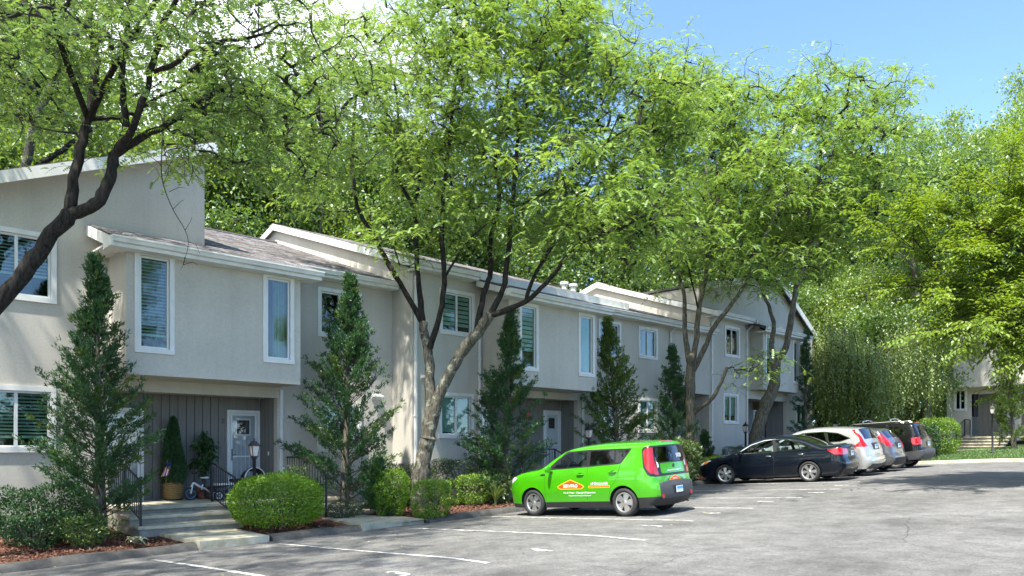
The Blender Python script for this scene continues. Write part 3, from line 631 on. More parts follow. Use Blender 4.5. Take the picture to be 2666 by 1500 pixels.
# entry recess
PZ = .66
boards_y(A, YR, .6, 2.62, PZ, 3.22); boards_x(A, 3.53, YW+.17, YR-.005, PZ, 3.22)
mb = MB(); mb.box(3.551, 3.75, YW+.161, YR+.2, .42, 3.2); mb.box(-.6, -.461, YW+.161, YR+.2, .42, 3.2); mb.build('entry_side_wall', M['stucco'], A)
door(A, YR, -.42, .59, PZ, 2.86, 'storm', 'R'); door(A, YR, 2.63, 3.52, PZ, 2.9, 'storm', 'L')
mb = MB(); mb.box(-.46, .6, YR+.03, YR+.15, 2.86, 3.22); mb.build('header', M['board'], A)
mb = MB(); mb.box(2.62, 3.53, YR+.03, YR+.15, 2.9, 3.22); mb.build('header', M['board'], A)
for s_, x, z in (('1', .68, 2.67), ('2', 2.53, 2.6)):
    o = text_on(s_, .17, lambda a, b, c, x=x, z=z: Vector((x+a, YR-.008-c, z+b)) - root_loc(A), 'house_number', M['iron'], A, ext=.004)
mb = MB(); mb.box(3.505, 3.528, 4.3, 4.34, 1.72, 1.82); mb.build('doorbell', M['trim'], A)
downspout(A, 3.64, YW, .5, 3.42); wall_lamp(A, 6.55, YW, 3.45)
downspout(A, 3.66, YW, 3.47, 6.1, 3.5)
for z in (2.0,):
    pass
# ================================================================== townhouse B
B = thing('townhouse', 'grey stucco townhouse behind the big forked tree, white door under its overhang', 'house', (7.13, 2.95, 0), 'townhouses of the row')
def sb(*a, **k): return window(B, *a, **k)
YW2, YB2, YR2 = 2.95, 1.75, 3.75
zB = lambda y: 7.12 + .328 * (y - 2.6)
k1 = sb(YW2, 8.1, 9.43, 5.23, 6.56, blind='zebra', frac=.9); k2 = sb(YW2, 8.07, 9.41, 2.2, 3.54, blind='shade', frac=.86)
k3 = sb(YW2, 15.26, 16.55, 5.16, 6.5); k4 = sb(YW2, 17.61, 18.83, 5.3, 6.52, blind='curtain'); k5 = sb(YW2, 15.26, 16.55, 2.2, 3.5, blind='shade', frac=.2); k6 = sb(YW2, 17.61, 18.83, 2.5, 3.82, blind='shade', frac=.5)
mb = MB(); wall_front(mb, YW2, 7.13, 9.74, .55, 7.1, [k1, k2]); wall_front(mb, YW2, 14.17, 19.74, .8, 6.7, [k3, k4, k5, k6]); wall_front(mb, YW2, 19.741, 22.54, 4.16, 6.7)
mb.poly_prism([(YW2+.161, .5), (YW2+.161, zB(YW2)-.04), (10.98, zB(10.98)-.06), (14.2, 8.7), (14.2, .5)], 'x', 7.131, 7.28)
mb.box(9.741, 14.169, YW2+.001, YW2+.16, 3.55, 3.8); mb.box(9.74, 14.17, YW2+.161, YR2+.2, 3.57, 3.75); mb.box(19.742, 22.54, YW2+.161, YR2+.3, 4.17, 4.3)
mb.box(7.29, 22.5, 14.05, 14.2, .5, 8.4); mb.build('wall', M['stucco'], B)
mb = MB(); mb.box(7.16, 9.73, YW2+.03, YW2+.18, -.4, .55); mb.box(7.16, 7.28, YW2+.18, 14, -.4, .5); mb.build('foundation', M['foundation'], B)
mb = MB(); mb.box(14.18, 22.5, YW2+.03, YW2+.18, -.1, .8); mb.build('foundation', M['foundation'], B)
c1 = sb(YB2, 10.15, 10.97, 4.23, 6.26, mull=0, blind='zebra', frac=.78); c2 = sb(YB2, 12.81, 13.62, 4.23, 6.28, mull=0, blind='shade', frac=1.0)
bay(B, YB2, YW2-.001, 9.74, 13.74, 3.77, 6.42, [c1, c2])
shingles(B, 9.34, 14.1, 1.4, 6.5, 2.7, 6.94, 5); shingles(B, 14.11, 22.54, 2.55, 6.86, 10.98, zB(10.98)-.25, 6); shingles(B, 7.02, 16.4, 2.56, zB(2.56), 10.98, zB(10.98), 7)
mb = MB(); mb.poly_prism([(10.99, zB(10.98)), (16.4, 8.0), (16.4, 7.9), (10.99, zB(10.98)-.1)], 'x', 7.02, 22.5); mb.build('roof', M['shingle_gap'], B)
gutter(B, 9.34, 14.1, 1.39, 6.49); gutter(B, 14.12, 22.5, 2.54, 6.84); gutter(B, 7.02, 9.3, 2.54, zB(2.56)-.02)
mb = MB(); mb.box(9.31, 16.42, 2.5, 2.55, zB(2.56)-.2, zB(2.56)+.02); mb.box(16.4, 16.44, 2.5, 3.4, zB(2.56)-.2, zB(2.56)+.01); mb.build('fascia', M['trim'], B)
mb = MB(); rake_trim(mb, [(2.42, zB(2.42)-.02), (10.98, zB(10.98)-.02), (14.6, zB(10.98)-1.15)], 'x', 6.98, 7.018, .2, .02); mb.build('rake_board', M['trim'], B)
mb = MB(); rake_trim(mb, [(1.25, 6.44), (2.7, 6.92)], 'x', 9.3, 9.338, .18, 0); mb.build('rake_board', M['trim'], B)
PZ2 = .98
boards_y(B, YR2, 10.75, 13.28, PZ2, 3.57); boards_x(B, 14.15, YW2+.17, YR2-.005, PZ2, 3.57)
mb = MB(); mb.box(14.171, 14.4, YW2+.161, YR2+.2, .8, 3.55); mb.box(9.6, 9.739, YW2+.161, YR2+.2, .6, 3.55); mb.build('entry_side_wall', M['stucco'], B)
door(B, YR2, 13.28, 14.14, PZ2, 3.22, 'white', 'L'); door(B, YR2, 9.8, 10.74, PZ2, 3.22, 'white', 'R')
mb = MB(); mb.box(9.74, 10.75, YR2+.03, YR2+.15, 3.22, 3.57); mb.build('header', M['board'], B)
mb = MB(); mb.box(13.28, 14.15, YR2+.03, YR2+.15, 3.22, 3.57); mb.build('header', M['board'], B)
boards_y(B, YR2+.1, 19.75, 22.53, .9, 4.17, .3)
downspout(B, 7.22, YW2, .6, 6.75, 2.5); downspout(B, 14.4, YW2, .8, 3.72); downspout(B, 9.62, YW2, .8, 6.3); downspout(B, 19.66, YW2, .9, 6.5, 2.5)
wall_lamp(B, 7.55, YW2, 4.0)
for x in (19.3, 19.9):
    mb = MB(); mb.lathe([(.13, 0), (.13, .45), (.2, .46), (.2, .56), (.05, .6)], 12, (x, 8.2, zB(8.2)-.3)); mb.build('roof_vent', M['vinyl'], B)
# ================================================================== townhouse C
Cc = thing('townhouse', 'grey stucco townhouse with pointed gable at the far end of the row', 'house', (22.55, 2.95, 0), 'townhouses of the row')
def sc_(*a, **k): return window(Cc, *a, **k)
YB3 = 2.3
m1 = sc_(YW2, 23.75, 25.0, 5.87, 7.22); m2 = sc_(YW2, 23.62, 24.87, 2.97, 4.29, blind='shade', frac=.7)
m3 = sc_(YW2, 30.6, 31.6, 5.9, 7.2, mull=0); m4 = sc_(YW2, 30.4, 31.6, 3.0, 4.2)
mb = MB(); wall_front(mb, YW2, 22.55, 25.7, 1.1, 7.72, [m1, m2]); wall_front(mb, YW2, 25.7, 25.905, 4.15, 7.72); wall_front(mb, YW2, 29.4, 32.2, 1.2, 7.5, [m3, m4]); wall_front(mb, YW2, 25.906, 29.399, 7.0, 7.6)
mb.poly_prism([(YW2+.161, 1.0), (YW2+.161, 7.65), (9.03, 9.85), (10.5, 9.4), (14, 8.2), (14, 1.0)], 'x', 22.551, 22.7)
mb.poly_prism([(22.62, 7.4), (31.9, 7.4), (33.0, 7.85), (29.0, 10.15), (22.62, 8.83)], 'y', 3.5, 3.66); mb.box(22.72, 22.88, 3.661, 12.5, 7.4, 8.84)
mb.box(25.701, 29.399, YW2+.001, YW2+.16, 4.15, 4.6); mb.box(25.7, 29.4, YW2+.161, 4.1, 4.16, 4.3); mb.box(32.05, 32.2, YW2+.161, 14, 1.2, 7.5)
mb.box(22.8, 32, 14.05, 14.2, 1.0, 8.2); mb.build('wall', M['stucco'], Cc)
mb = MB(); mb.box(22.56, 32.19, YW2+.03, YW2+.2, .2, 1.1); mb.box(22.58, 22.7, YW2+.2, 14, .2, 1.0); mb.build('foundation', M['foundation'], Cc)
d1 = sc_(YB3, 26.09, 26.83, 5.0, 7.02, mull=0, blind='shade', frac=.5); d2 = sc_(YB3, 28.72, 29.45-.1, 4.95, 7.02, mull=0)
bay(Cc, YB3, YW2-.001, 25.9, 29.5, 4.53, 7.2, [d1, d2])
zC = lambda y: 7.66 + .33 * (y - 2.6)
shingles(Cc, 22.45, 25.6, 2.56, zC(2.56), 3.49, zC(3.49), 8); shingles(Cc, 25.5, 29.9, 1.95, 7.25, 3.49, 7.76, 9); shingles(Cc, 22.45, 25.5, 3.67, zC(3.67), 9.03, zC(9.03), 10)
gutter(Cc, 22.45, 25.5, 2.54, zC(2.56)-.02); gutter(Cc, 25.5, 29.9, 1.94, 7.24)
mb = MB(); rake_trim(mb, [(2.42, zC(2.42)-.02), (9.03, zC(9.03)-.02), (10.8, 9.25)], 'x', 22.41, 22.449, .2, .02); mb.build('rake_board', M['trim'], Cc)
mb = MB()
gp = [(22.66, 8.864), (29.0, 10.17), (33.25, 7.72)]
for i in range(2): mb.poly_prism([(gp[i][0], gp[i][1]+.02), (gp[i+1][0], gp[i+1][1]+.02), (gp[i+1][0], gp[i+1][1]+.12), (gp[i][0], gp[i][1]+.12)], 'y', 3.2, 13)
mb.build('gable_roof', M['shingle_gap'], Cc)
mb = MB(); rake_trim(mb, gp, 'y', 3.15, 3.198, .2, .1); mb.build('rake_board', M['trim'], Cc)
mb = MB(); rake_trim(mb, [(2.42, zC(2.42)-.01), (3.49, zC(3.49)-.01)], 'x', 25.602, 25.64, .22, .02); mb.build('rake_board', M['trim'], Cc)
boards_y(Cc, 4.0, 25.75, 28.1, 1.55, 4.16, .3); boards_x(Cc, 29.38, YW2+.17, 3.99, 1.55, 4.16, .3)
door(Cc, 4.0, 28.1, 29.0, 1.55, 3.75, 'white', 'L'); boards_y(Cc, 4.03, 29.0, 29.38, 1.55, 4.16, .3)
mb = MB(); mb.box(25.72, 29.4, YW2+.03, 4.2, .6, 1.54); mb.build('entry_floor', M['concrete'], Cc)
downspout(Cc, 25.6, YW2, 1.3, 7.2, 2.5); downspout(Cc, 22.7, YW2, 1.2, 7.2, 2.5)
wall_lamp(Cc, 25.3, YW2, 4.75)
# ================================================================== house across the end of the lot
D = thing('townhouse', 'grey stucco townhouse beyond the lawn, half hidden by the bright leafy tree', 'house', (0, 0, 0), 'townhouses of the row')
# local frame: x along its own front (to the right as one faces it), front faces -y
def sdw(*a, **k): return window(D, *a, **k)
n1 = sdw(0, .35, 1.05, 2.0, 3.3); n2 = sdw(0, .9, 1.7, 5.6, 6.5); n3 = sdw(0, 7.5, 8.8, 1.9, 3.2)
mb = MB(); wall_front(mb, 0, 0, 1.25, .0, 6.8, [n1]); wall_front(mb, 0, 1.251, 4.6, 2.95, 6.8, []); wall_front(mb, 0, 4.601, 14, 0, 6.8, [n3])
mb.box(0, .15, .161, 9, 0, 6.8); mb.poly_prism([(.161, 6.801), (9, 6.801), (4.6, 8.4)], 'x', 0.001, .149); mb.box(.15, 14, 9, 9.15, 0, 6.8); mb.build('wall', M['stucco'], D)
bay(D, -.9, -.001, .62, 4.8, 3.3, 6.5, [])
shingles(D, -.3, 14, -1.2, 6.6, 4.6, 8.5, 11); mb = MB(); mb.poly_prism([(4.61, 8.5), (10, 6.7), (10, 6.6), (4.61, 8.4)], 'x', -.3, 14); mb.build('roof', M['shingle_gap'], D); gutter(D, -.3, 14, -1.21, 6.59)
boards_y(D, 1.0, 1.3, 4.5, .3, 2.95, .3); door(D, .95, 2.6, 3.5, .3, 2.5, 'white', 'L')
D.location = (43.5, .1, 2.05); D.rotation_euler = (0, 0, -math.pi/2)
# ================================================================== porches, steps, pads
def porch_steps(label, x0, x1, yf, ztop, zg_, n, tread=.5, loc=None):
    t = thing('porch_steps', label, 'steps', (x0, yf, zg_), 'concrete stairs of the row')
    rise = (ztop - zg_) / (n + 1)
    for i in range(n):
        z1 = ztop - rise*(i+1); y1 = yf - tread*i; y0 = y1 - tread
        mb = MB(); mb.box(x0+.03, x1-.03, y0+.04, y1+.02, zg_-.15, z1-.075); s_ = mb.build('riser', M['riser'], t)
        mb = MB(); mb.box(x0, x1, y0, y1+.03, z1-.072, z1, .012); mb.build('tread', M['concrete'], t)
    return t
po = thing('porch', 'raised concrete porch floor before doors 1 and 2', 'porch', (-.46, 2.9, 0))
mb = MB(); mb.box(-.5, 5.25, 2.88, 4.86, .575, .66, .012); mb.build('floor_slab', M['concrete'], po)
mb = MB(); mb.box(-.46, 5.2, 2.93, 4.8, -.3, .57); mb.build('porch_base', M['riser'], po)
porch_steps('wide stone steps up to door 1 beside the round boxwood', -.52, 1.72, 2.9, .66, .16, 2, .56)
porch_steps('stone steps behind the round boxwood leading down to the second pad', 3.86, 5.2, 2.9, .66, .2, 2, .5)
pb = thing('porch', 'concrete porch floor at the white door behind the green car', 'porch', (9.8, 1.9, 0))
mb = MB(); mb.box(9.78, 14.16, 1.9, 3.78, .9, .98, .012); mb.build('floor_slab', M['concrete'], pb); mb = MB(); mb.box(9.8, 14.1, 1.95, 3.7, .1, .895); mb.build('porch_base', M['riser'], pb)
porch_steps('stone steps to the white door hidden behind the green car', 12.2, 14.0, 1.92, .98, .62, 1, .45)
mb = MB(); mb.poly_prism([(-.05, -.12), (1.34, -.1), (1.45, 1.85), (-.1, 1.85)], 'z', -.1, .165); pd = mb.build('concrete_pad', M['concrete']); tag(pd, kind='structure')
mb = MB(); mb.poly_prism([(3.52, -.05), (5.33, .06), (5.33, 1.95), (3.7, 1.95)], 'z', -.1, .235); pd = mb.build('concrete_pad', M['concrete']); tag(pd, kind='structure')
mb = MB(); mb.poly_prism([(12.3, -.05), (13.8, -.05), (13.8, 1.5), (12.3, 1.5)], 'z', .2, .63); pd = mb.build('concrete_pad', M['concrete']); tag(pd, kind='structure')
railing('stair_railing', 'black iron railing down the left side of the steps to door 1', [(-.42, 4.7, .66), (-.42, 2.95, .66), (-.42, 1.95, .33)], .9)
railing('stair_railing', 'black iron railing between the bicycle and door 2', [(1.6, 3.3, .66), (1.6, 2.05, .33)], .92)
railing('stair_railing', 'black iron railing right of door 2 above the round boxwood', [(3.82, 4.0, .66), (3.82, 3.0, .66), (3.82, 1.95, .22)], 1.02)
railing('stair_railing', 'black iron railing at the white door behind the green car', [(12.1, 3.6, .98), (12.1, 2.1, .98), (12.1, 1.4, .65)], .9)
railing('stair_railing', 'short black iron railing behind the roof of the green car', [(14.05, 1.45, .65), (14.05, 2.1, .98), (15.2, 2.15, .98)], .95)
railing('stair_railing', 'black iron railing at the far entry behind the sedan', [(28.0, 2.9, 1.54), (28.0, 1.9, 1.35)], .95)
railing('stair_railing', 'black iron railing beside the far end windows of the row', [(29.6, 2.2, 1.5), (30.8, 2.2, 1.5)], 1.0)
# steps and railing of the house beyond the lawn
st = thing('porch_steps', 'pale stone steps of the house beyond the lawn', 'steps', (41.2, -2.0, 1.7), 'concrete stairs of the row')
for i in range(4):
    mb = MB(); x = 40.4+i*.42; z = 2.02+i*.17; mb.box(x+.04, 43.4, -3.4, -1.2, z-.4, z-.06); mb.build('riser', M['riser'], st); mb = MB(); mb.box(x, x+.5, -3.44, -1.16, z-.058, z, .01); mb.build('tread', M['concrete'], st)
mb = MB(); mb.box(42.1, 43.45, -4.2, -.6, 2.5, 2.58); mb.build('landing', M['concrete'], st)
railing('stair_railing', 'black iron railing on the stone steps beyond the lawn', [(43.0, -1.25, 2.58), (42.0, -1.25, 2.58), (40.5, -1.25, 2.05)], .95)
railing('stair_railing', 'right-hand black iron railing on the stone steps beyond the lawn', [(43.0, -3.3, 2.58), (42.0, -3.3, 2.58), (40.5, -3.3, 2.05)], .95)
mb = MB(); vs = []
for i in range(14):
    y = -.6-i*1.6; vs += [(37.9+.12*i, y, float(zlawn(38.5, y))+.02), (39.4+.12*i, y, float(zlawn(39.4, y))+.02)]
mb.add(vs, [(2*i, 2*i+1, 2*i+3, 2*i+2) for i in range(13)]); pth = mb.build('path', M['concrete']); tag(pth, kind='structure')

# ================================================================== lamp posts
M['lampglass'] = mat('lantern_glass', (.62, .55, .5), .25, var=.15, scale=20)
def lamp_post(label, x, y, z0, zt, bar=False, body='iron'):
    t = thing('lamp_post', label, 'lamp post', (x, y, z0), 'lantern posts along the walk')
    mb = MB(); mb.lathe([(.07, 0), (.07, .06), (.042, .1), (.038, zt-z0-.5), (.055, zt-z0-.48), (.055, zt-z0-.44)], 10, (x, y, z0)); mb.build('post', M[body], t, smooth=40)
    zb = zt-.45; mb = MB()
    def ring(r, z): return [(x+r*math.cos(math.pi/4+q*math.pi/2), y+r*math.sin(math.pi/4+q*math.pi/2), z) for q in range(4)]
    mb.add(ring(.075, zb+.03)+ring(.115, zb+.25), [(0, 1, 5, 4), (1, 2, 6, 5), (2, 3, 7, 6), (3, 0, 4, 7)]); mb.build('lantern_glass', M['lampglass'], t)
    mb = MB(); mb.add(ring(.085, zb)+ring(.085, zb+.032), [(0, 1, 2, 3), (4, 5, 6, 7), (0, 1, 5, 4), (1, 2, 6, 5), (2, 3, 7, 6), (3, 0, 4, 7)])
    for q in range(4): mb.tube([ring(.08, zb+.03)[q], ring(.121, zb+.255)[q]], .008, 4)
    mb.add(ring(.14, zb+.25)+ring(.125, zb+.28)+ring(.05, zb+.36), [(0, 1, 5, 4), (1, 2, 6, 5), (2, 3, 7, 6), (3, 0, 4, 7), (4, 5, 9, 8), (5, 6, 10, 9), (6, 7, 11, 10), (7, 4, 8, 11), (0, 1, 2, 3), (8, 9, 10, 11)])
    mb.lathe([(.03, 0), (.018, .03), (.024, .055), (0, .09)], 8, (x, y, zb+.36)); mb.build('lantern_frame', M[body], t)
    if bar:
        zz = zb-.42; d = np.array([RT[0], RT[1], 0])*.19; c = np.array([x, y, zz]); mb = MB(); mb.tube([c-d, c+d], .01, 6); mb.build('ladder_bar', M[body], t)
        for s_ in (-1, 1): mb = MB(); mb.lathe([(0, -.018), (.018, 0), (0, .018)], 8, c+d*s_); mb.build('bar_knob', M['trim'], t)
    return t
lx, lz = on_y(662, 1138, 1.75); lamp_post('black lantern post rising behind the round boxwood', lx, 1.75, .18, lz, True)
lx, lz = on_y(1533, 1104, 1.2); lamp_post('black lantern post above the roof of the green car', lx, 1.2, float(zbed(lx, 1.2)), lz)
lx, lz = on_y(1941, 1097, 1.2); lamp_post('black lantern post left of the leaning trunk, behind the sedan', lx, 1.2, float(zbed(lx, 1.2)), lz)
lamp_post('lantern post above the silver car, against the dark trees', 31.55, 1.5, float(zlawn(31.55, 1.5)), 3.3)
p_ = at(2584, 1194, 34.4); lamp_post('black lantern post standing alone on the lawn edge at right', p_[0], p_[1], float(zlawn(p_[0], p_[1])), 3.9)

# ================================================================== things on the porch
M['basket'] = mat('basket_weave', (.36, .22, .075), .8, var=.35, scale=30, var2=.2, bump=.6, bscale=60, stretch=(1, 1, 4))
M['terra'] = mat('terracotta', (.27, .10, .065), .8, var=.2, scale=10)
M['rubber'] = mat('rubber', (.022, .022, .024), .75, var=.2, scale=20)
M['whitep'] = mat('white_plastic', (.72, .72, .70), .4, var=.04, scale=8)
M['bluep'] = mat('blue_plastic', (.10, .30, .55), .4, var=.05, scale=8)
M['fabric'] = mat('black_fabric', (.03, .022, .024), .9, var=.3, scale=20)
bk = (1.16, 4.5, .66)
t = thing('planter_basket', 'round wicker basket planter by the siding, holding the clipped cone shrub', 'planter', bk)
mb = MB(); mb.lathe([(.2, 0), (.205, .03)], 20, bk); mb.build('base', M['dark'], t)
mb = MB()
for i in range(9):
    z = .03+i*.044; r = .205+.018*math.sin(i/8*3.1)+(.006 if i % 2 else 0)
    mb.lathe([(r-.01, 0), (r+.012, .012), (r+.012, .03), (r-.01, .043)], 20, (bk[0], bk[1], bk[2]+z))
mb.build('woven_side', M['basket'], t, smooth=60)
mb = MB(); mb.lathe([(.0, .40), (.2, .40), (.2, .41)], 20, bk); mb.build('soil', M['soil'], t)
# small flag on a stick
M['flag_r'] = mat('flag_red', (.45, .03, .05), .8, var=.05); M['flag_w'] = mat('flag_white', (.78, .76, .76), .8, var=.04); M['flag_b'] = mat('flag_blue', (.03, .035, .16), .8, var=.05)
fl = (.93, 4.33, 1.02); t = thing('small_flag', 'small striped flag with blue corner stuck in the wicker basket', 'flag', fl)
mb = MB(); mb.tube([fl, (.95, 4.3, 1.62)], .006, 6); mb.build('stick', M['basket'], t)
# the flag hangs down along its stick: stripes run up and down, drape leaning left
for i in range(9):
    mb = MB(); vs = []
    for j in range(7):
        v = j/6
        for e in (0, 1):
            u = (i+e)/9; w_ = .04+.20*v*1.0
            vs.append((.95-.17*v+u*(.10+.13*v)+0, 4.29-.03*math.sin(u*9+v*2), 1.58-.36*v+.07*u*v))
    mb.add(vs, [(2*j, 2*j+1, 2*j+3, 2*j+2) for j in range(7-1)]); mb.v = mb.v
    top = MB(); top.add([mb.v[q] for q in range(0, 6)], [(0, 1, 3, 2), (2, 3, 5, 4)]); bot = MB(); bot.add([mb.v[q] for q in range(4, 14)], [(0, 1, 3, 2), (2, 3, 5, 4), (4, 5, 7, 6), (6, 7, 9, 8)])
    top.build('canton', M['flag_b'], t); bot.build('stripe', M['flag_r'] if i % 2 == 0 else M['flag_w'], t)
# child's bicycle
bx_, by_ = 1.42, 4.12; bz = .66
t = thing('bicycle', "small white child's bicycle with a blue front rim on the porch", 'bicycle', (bx_, by_, bz)); R1 = .155; wb_ = .5
fw = np.array([bx_, by_-.02, bz+R1]); rw = fw + np.array([wb_, .05, 0])
for c_, nm, rim in ((fw, 'front_wheel', 'bluep'), (rw, 'rear_wheel', 'dark')):
    mb = MB(); ring = [c_+np.array([R1*.9*math.cos(q), 0, R1*.9*math.sin(q)]) for q in np.linspace(0, 2*math.pi, 25)]
    mb.tube(ring, .021, 8, cap=False); wh = mb.build(nm, M['rubber'], t, smooth=True)
    mb = MB(); mb.tube([c_+(p-c_)*.82 for p in ring], .009, 6, cap=False); mb.build('rim', M[rim], wh)
    mb = MB(); mb.tube([c_+(0, -.03, 0), c_+(0, .03, 0)], .018, 8)
    for q in range(8): mb.tube([c_, c_+np.array([R1*.75*math.cos(q*.785), 0, R1*.75*math.sin(q*.785)])], .0025, 3)
    mb.build('hub', M['dark'], wh)
hd = fw+np.array([.06, 0, .27])
mb = MB()
for s_ in (-1, 1): mb.tube([fw+(0, .035*s_, 0), fw+(.035, .035*s_, .19), hd], .013, 6)
mb.build('fork', M['whitep'], t)
mb = MB(); bbk = fw+np.array([.27, .02, .06]); mb.tube([hd, hd+(.14, .02, -.09), rw+(-.12, -.01, .1), rw], [.024, .026, .022, .012], 8); mb.tube([bbk, bbk+(.03, 0, .16)], .018, 8); mb.build('frame', M['whitep'], t, smooth=True)
mb = MB(); mb.tube([hd, hd+(.02, 0, .2)], .014, 6); mb.build('stem', M['dark'], t)
mb = MB(); hb = hd+np.array([.02, 0, .2]); mb.tube([hb+(.06, -.2, .07), hb+(.0, -.08, .02), hb+(0, .08, .02), hb+(.06, .2, .07)], .012, 6); mb.build('handlebar', M['dark'], t)
mb = MB(); sp = bbk+np.array([.05, 0, .16]); mb.tube([sp, sp+(.03, 0, .13)], .012, 6); mb.build('seat_post', M['dark'], t)
mb = MB(); s0 = sp+np.array([.03, 0, .15]); mb.tube([s0+(-.11, 0, .005), s0+(-.05, 0, .01), s0+(.03, 0, .012), s0+(.09, 0, .02)], [.016, .03, .05, .045], 8); mb.v = [(x, y, s0[2]+(z-s0[2])*.55) for x, y, z in mb.v]; mb.build('saddle', M['whitep'], t, smooth=True)
mb = MB(); mb.tube([bbk+(0, -.05, 0), bbk+(0, .05, 0)], .03, 8); mb.tube([bbk+(0, -.06, 0), bbk+(.03, -.06, -.07)], .008, 4); mb.box(bbk[0], bbk[0]+.07, bbk[1]-.11, bbk[1]-.06, bbk[2]-.085, bbk[2]-.065); mb.build('crank', M['dark'], t)
# leafy pot plant
tp = (1.9, 4.45, .66); t = thing('potted_plant', 'dark leafy drooping plant in a terracotta pot between bicycle and door 2', 'plant', tp)
mb = MB(); mb.lathe([(.13, 0), (.19, .24), (.21, .24), (.21, .3), (.18, .3), (.16, .26)], 18, tp); mb.build('pot', M['terra'], t, smooth=40)
POTPLANT = (t, tp)
# stroller
s0 = np.array([1.75, 3.55, .66]); t = thing('stroller', 'folded black and white stroller with white-rimmed double wheels on the porch', 'stroller', tuple(s0))
def swheel(c_):
    mb = MB(); mb.tube([c_+np.array([.1*math.cos(q), 0, .1*math.sin(q)]) for q in np.linspace(0, 2*math.pi, 17)], .02, 6, cap=False); wh = mb.build('wheel', M['rubber'], t, smooth=True)
    mb = MB(); mb.tube([c_+np.array([.072*math.cos(q), 0, .072*math.sin(q)]) for q in np.linspace(0, 2*math.pi, 17)], .014, 6, cap=False)
    for q in (0, 2.1, 4.2): mb.tube([c_, c_+np.array([.07*math.cos(q), 0, .07*math.sin(q)])], .01, 4)
    mb.build('rim', M['whitep'], wh)
for dx, dy in ((0, 0), (.09, -.09), (.38, 0), (.47, -.09), (.95, .25), (.95, -.2)): swheel(s0+np.array([dx, dy, .12]))
mb = MB(); mb.tube([s0+(.05, -.02, .3), s0+(.3, -.02, .34), s0+(.95, -.02, .42)], .018, 6); mb.tube([s0+(.05, .3, .3), s0+(.95, .3, .42)], .018, 6)
for dx in (.05, .42, .95): mb.tube([s0+(dx, -.03, .12), s0+(dx, -.03, .33)], .014, 6); mb.tube([s0+(dx, .3, .2), s0+(dx, -.03, .33)], .012, 6)
mb.build('chassis', M['dark'], t)
mb = MB(); mb.box(s0[0]+.05, s0[0]+.5, s0[1]-.05, s0[1]+.3, s0[2]+.36, s0[2]+.40, .01); mb.build('tray', M['whitep'], t)
mb = MB(); mb.box(s0[0]+.5, s0[0]+.95, s0[1]-.04, s0[1]+.3, s0[2]+.42, s0[2]+.5, .02); mb.build('seat', M['fabric'], t)
hc = s0+np.array([1.0, .1, .52]); mb = MB(); vs = []
for i in range(9):
    q = math.pi*i/8
    for j in range(5): e = j/4*1.2; vs.append(hc+np.array([.25*math.cos(q), -.16+.3*math.sin(e)*1.0, .27*math.sin(q)*math.cos(e*.8)]))
mb.add(vs, [(i*5+j, i*5+j+1, i*5+6+j, i*5+5+j) for i in range(8) for j in range(4)]); cn = mb.build('canopy', M['fabric'], t, smooth=True)
mb = MB(); mb.tube([hc+np.array([.26*math.cos(math.pi*i/12), -.17, .275*math.sin(math.pi*i/12)*.92]) for i in range(13)], .012, 6); mb.build('canopy_hoop', M['whitep'], cn)
# ================================================================== cars
def catmull(pts, n=6, sharp=()):
    pts = [np.array(p, float) for p in pts]; out = []
    for i in range(len(pts)-1):
        p0, p1, p2, p3 = pts[max(i-1, 0)], pts[i], pts[i+1], pts[min(i+2, len(pts)-1)]
        if i in sharp: p0 = p1
        if i+1 in sharp: p3 = p2
        for k in range(n):
            t = k/n; out.append(.5*((2*p1)+(-p0+p2)*t+(2*p0-5*p1+4*p2-p3)*t*t+(-p0+3*p1-3*p2+p3)*t**3))
    out.append(pts[-1]); return np.array(out)
def inpoly(P, poly):
    P = np.atleast_2d(P); poly = np.asarray(poly); x, y = P[:, 0], P[:, 1]; r = np.zeros(len(P), bool); j = len(poly)-1
    for i in range(len(poly)):
        xi, yi = poly[i]; xj, yj = poly[j]
        if yi != yj:
            c = ((yi > y) != (yj > y)) & (x < (xj-xi)*(y-yi)/(yj-yi)+xi); r ^= c
        j = i
    return r
def resample(poly, step, closed=True):
    out = []; n = len(poly)
    for i in range(n if closed else n-1):
        a, b = np.array(poly[i], float), np.array(poly[(i+1) % n], float); k = max(1, int(np.linalg.norm(b-a)/step))
        out += [a+(b-a)*j/k for j in range(k)]
    if not closed: out.append(np.array(poly[-1], float))
    return np.array(out)
def rounded(poly, r=.03, n=3):
    """corner-rounded polygon"""
    out = []; m = len(poly)
    for i in range(m):
        p = np.array(poly[i], float); a = np.array(poly[i-1], float)-p; b = np.array(poly[(i+1) % m], float)-p
        la, lb = np.linalg.norm(a), np.linalg.norm(b); q = min(r, la*.45, lb*.45); A_, B_ = p+a/la*q, p+b/lb*q
        for k in range(n+1): t = k/n; out.append((1-t)**2*A_+2*t*(1-t)*p+t*t*B_)
    return [tuple(o) for o in out]
def dist_line(P, L):
    """distance of points to polyline L"""
    d = np.full(len(P), 1e9)
    for a, b in zip(L[:-1], L[1:]):
        ab = b-a; t = np.clip(((P-a)@ab)/max(ab@ab, 1e-12), 0, 1); d = np.minimum(d, np.linalg.norm(P-(a+t[:, None]*ab), axis=1))
    return d
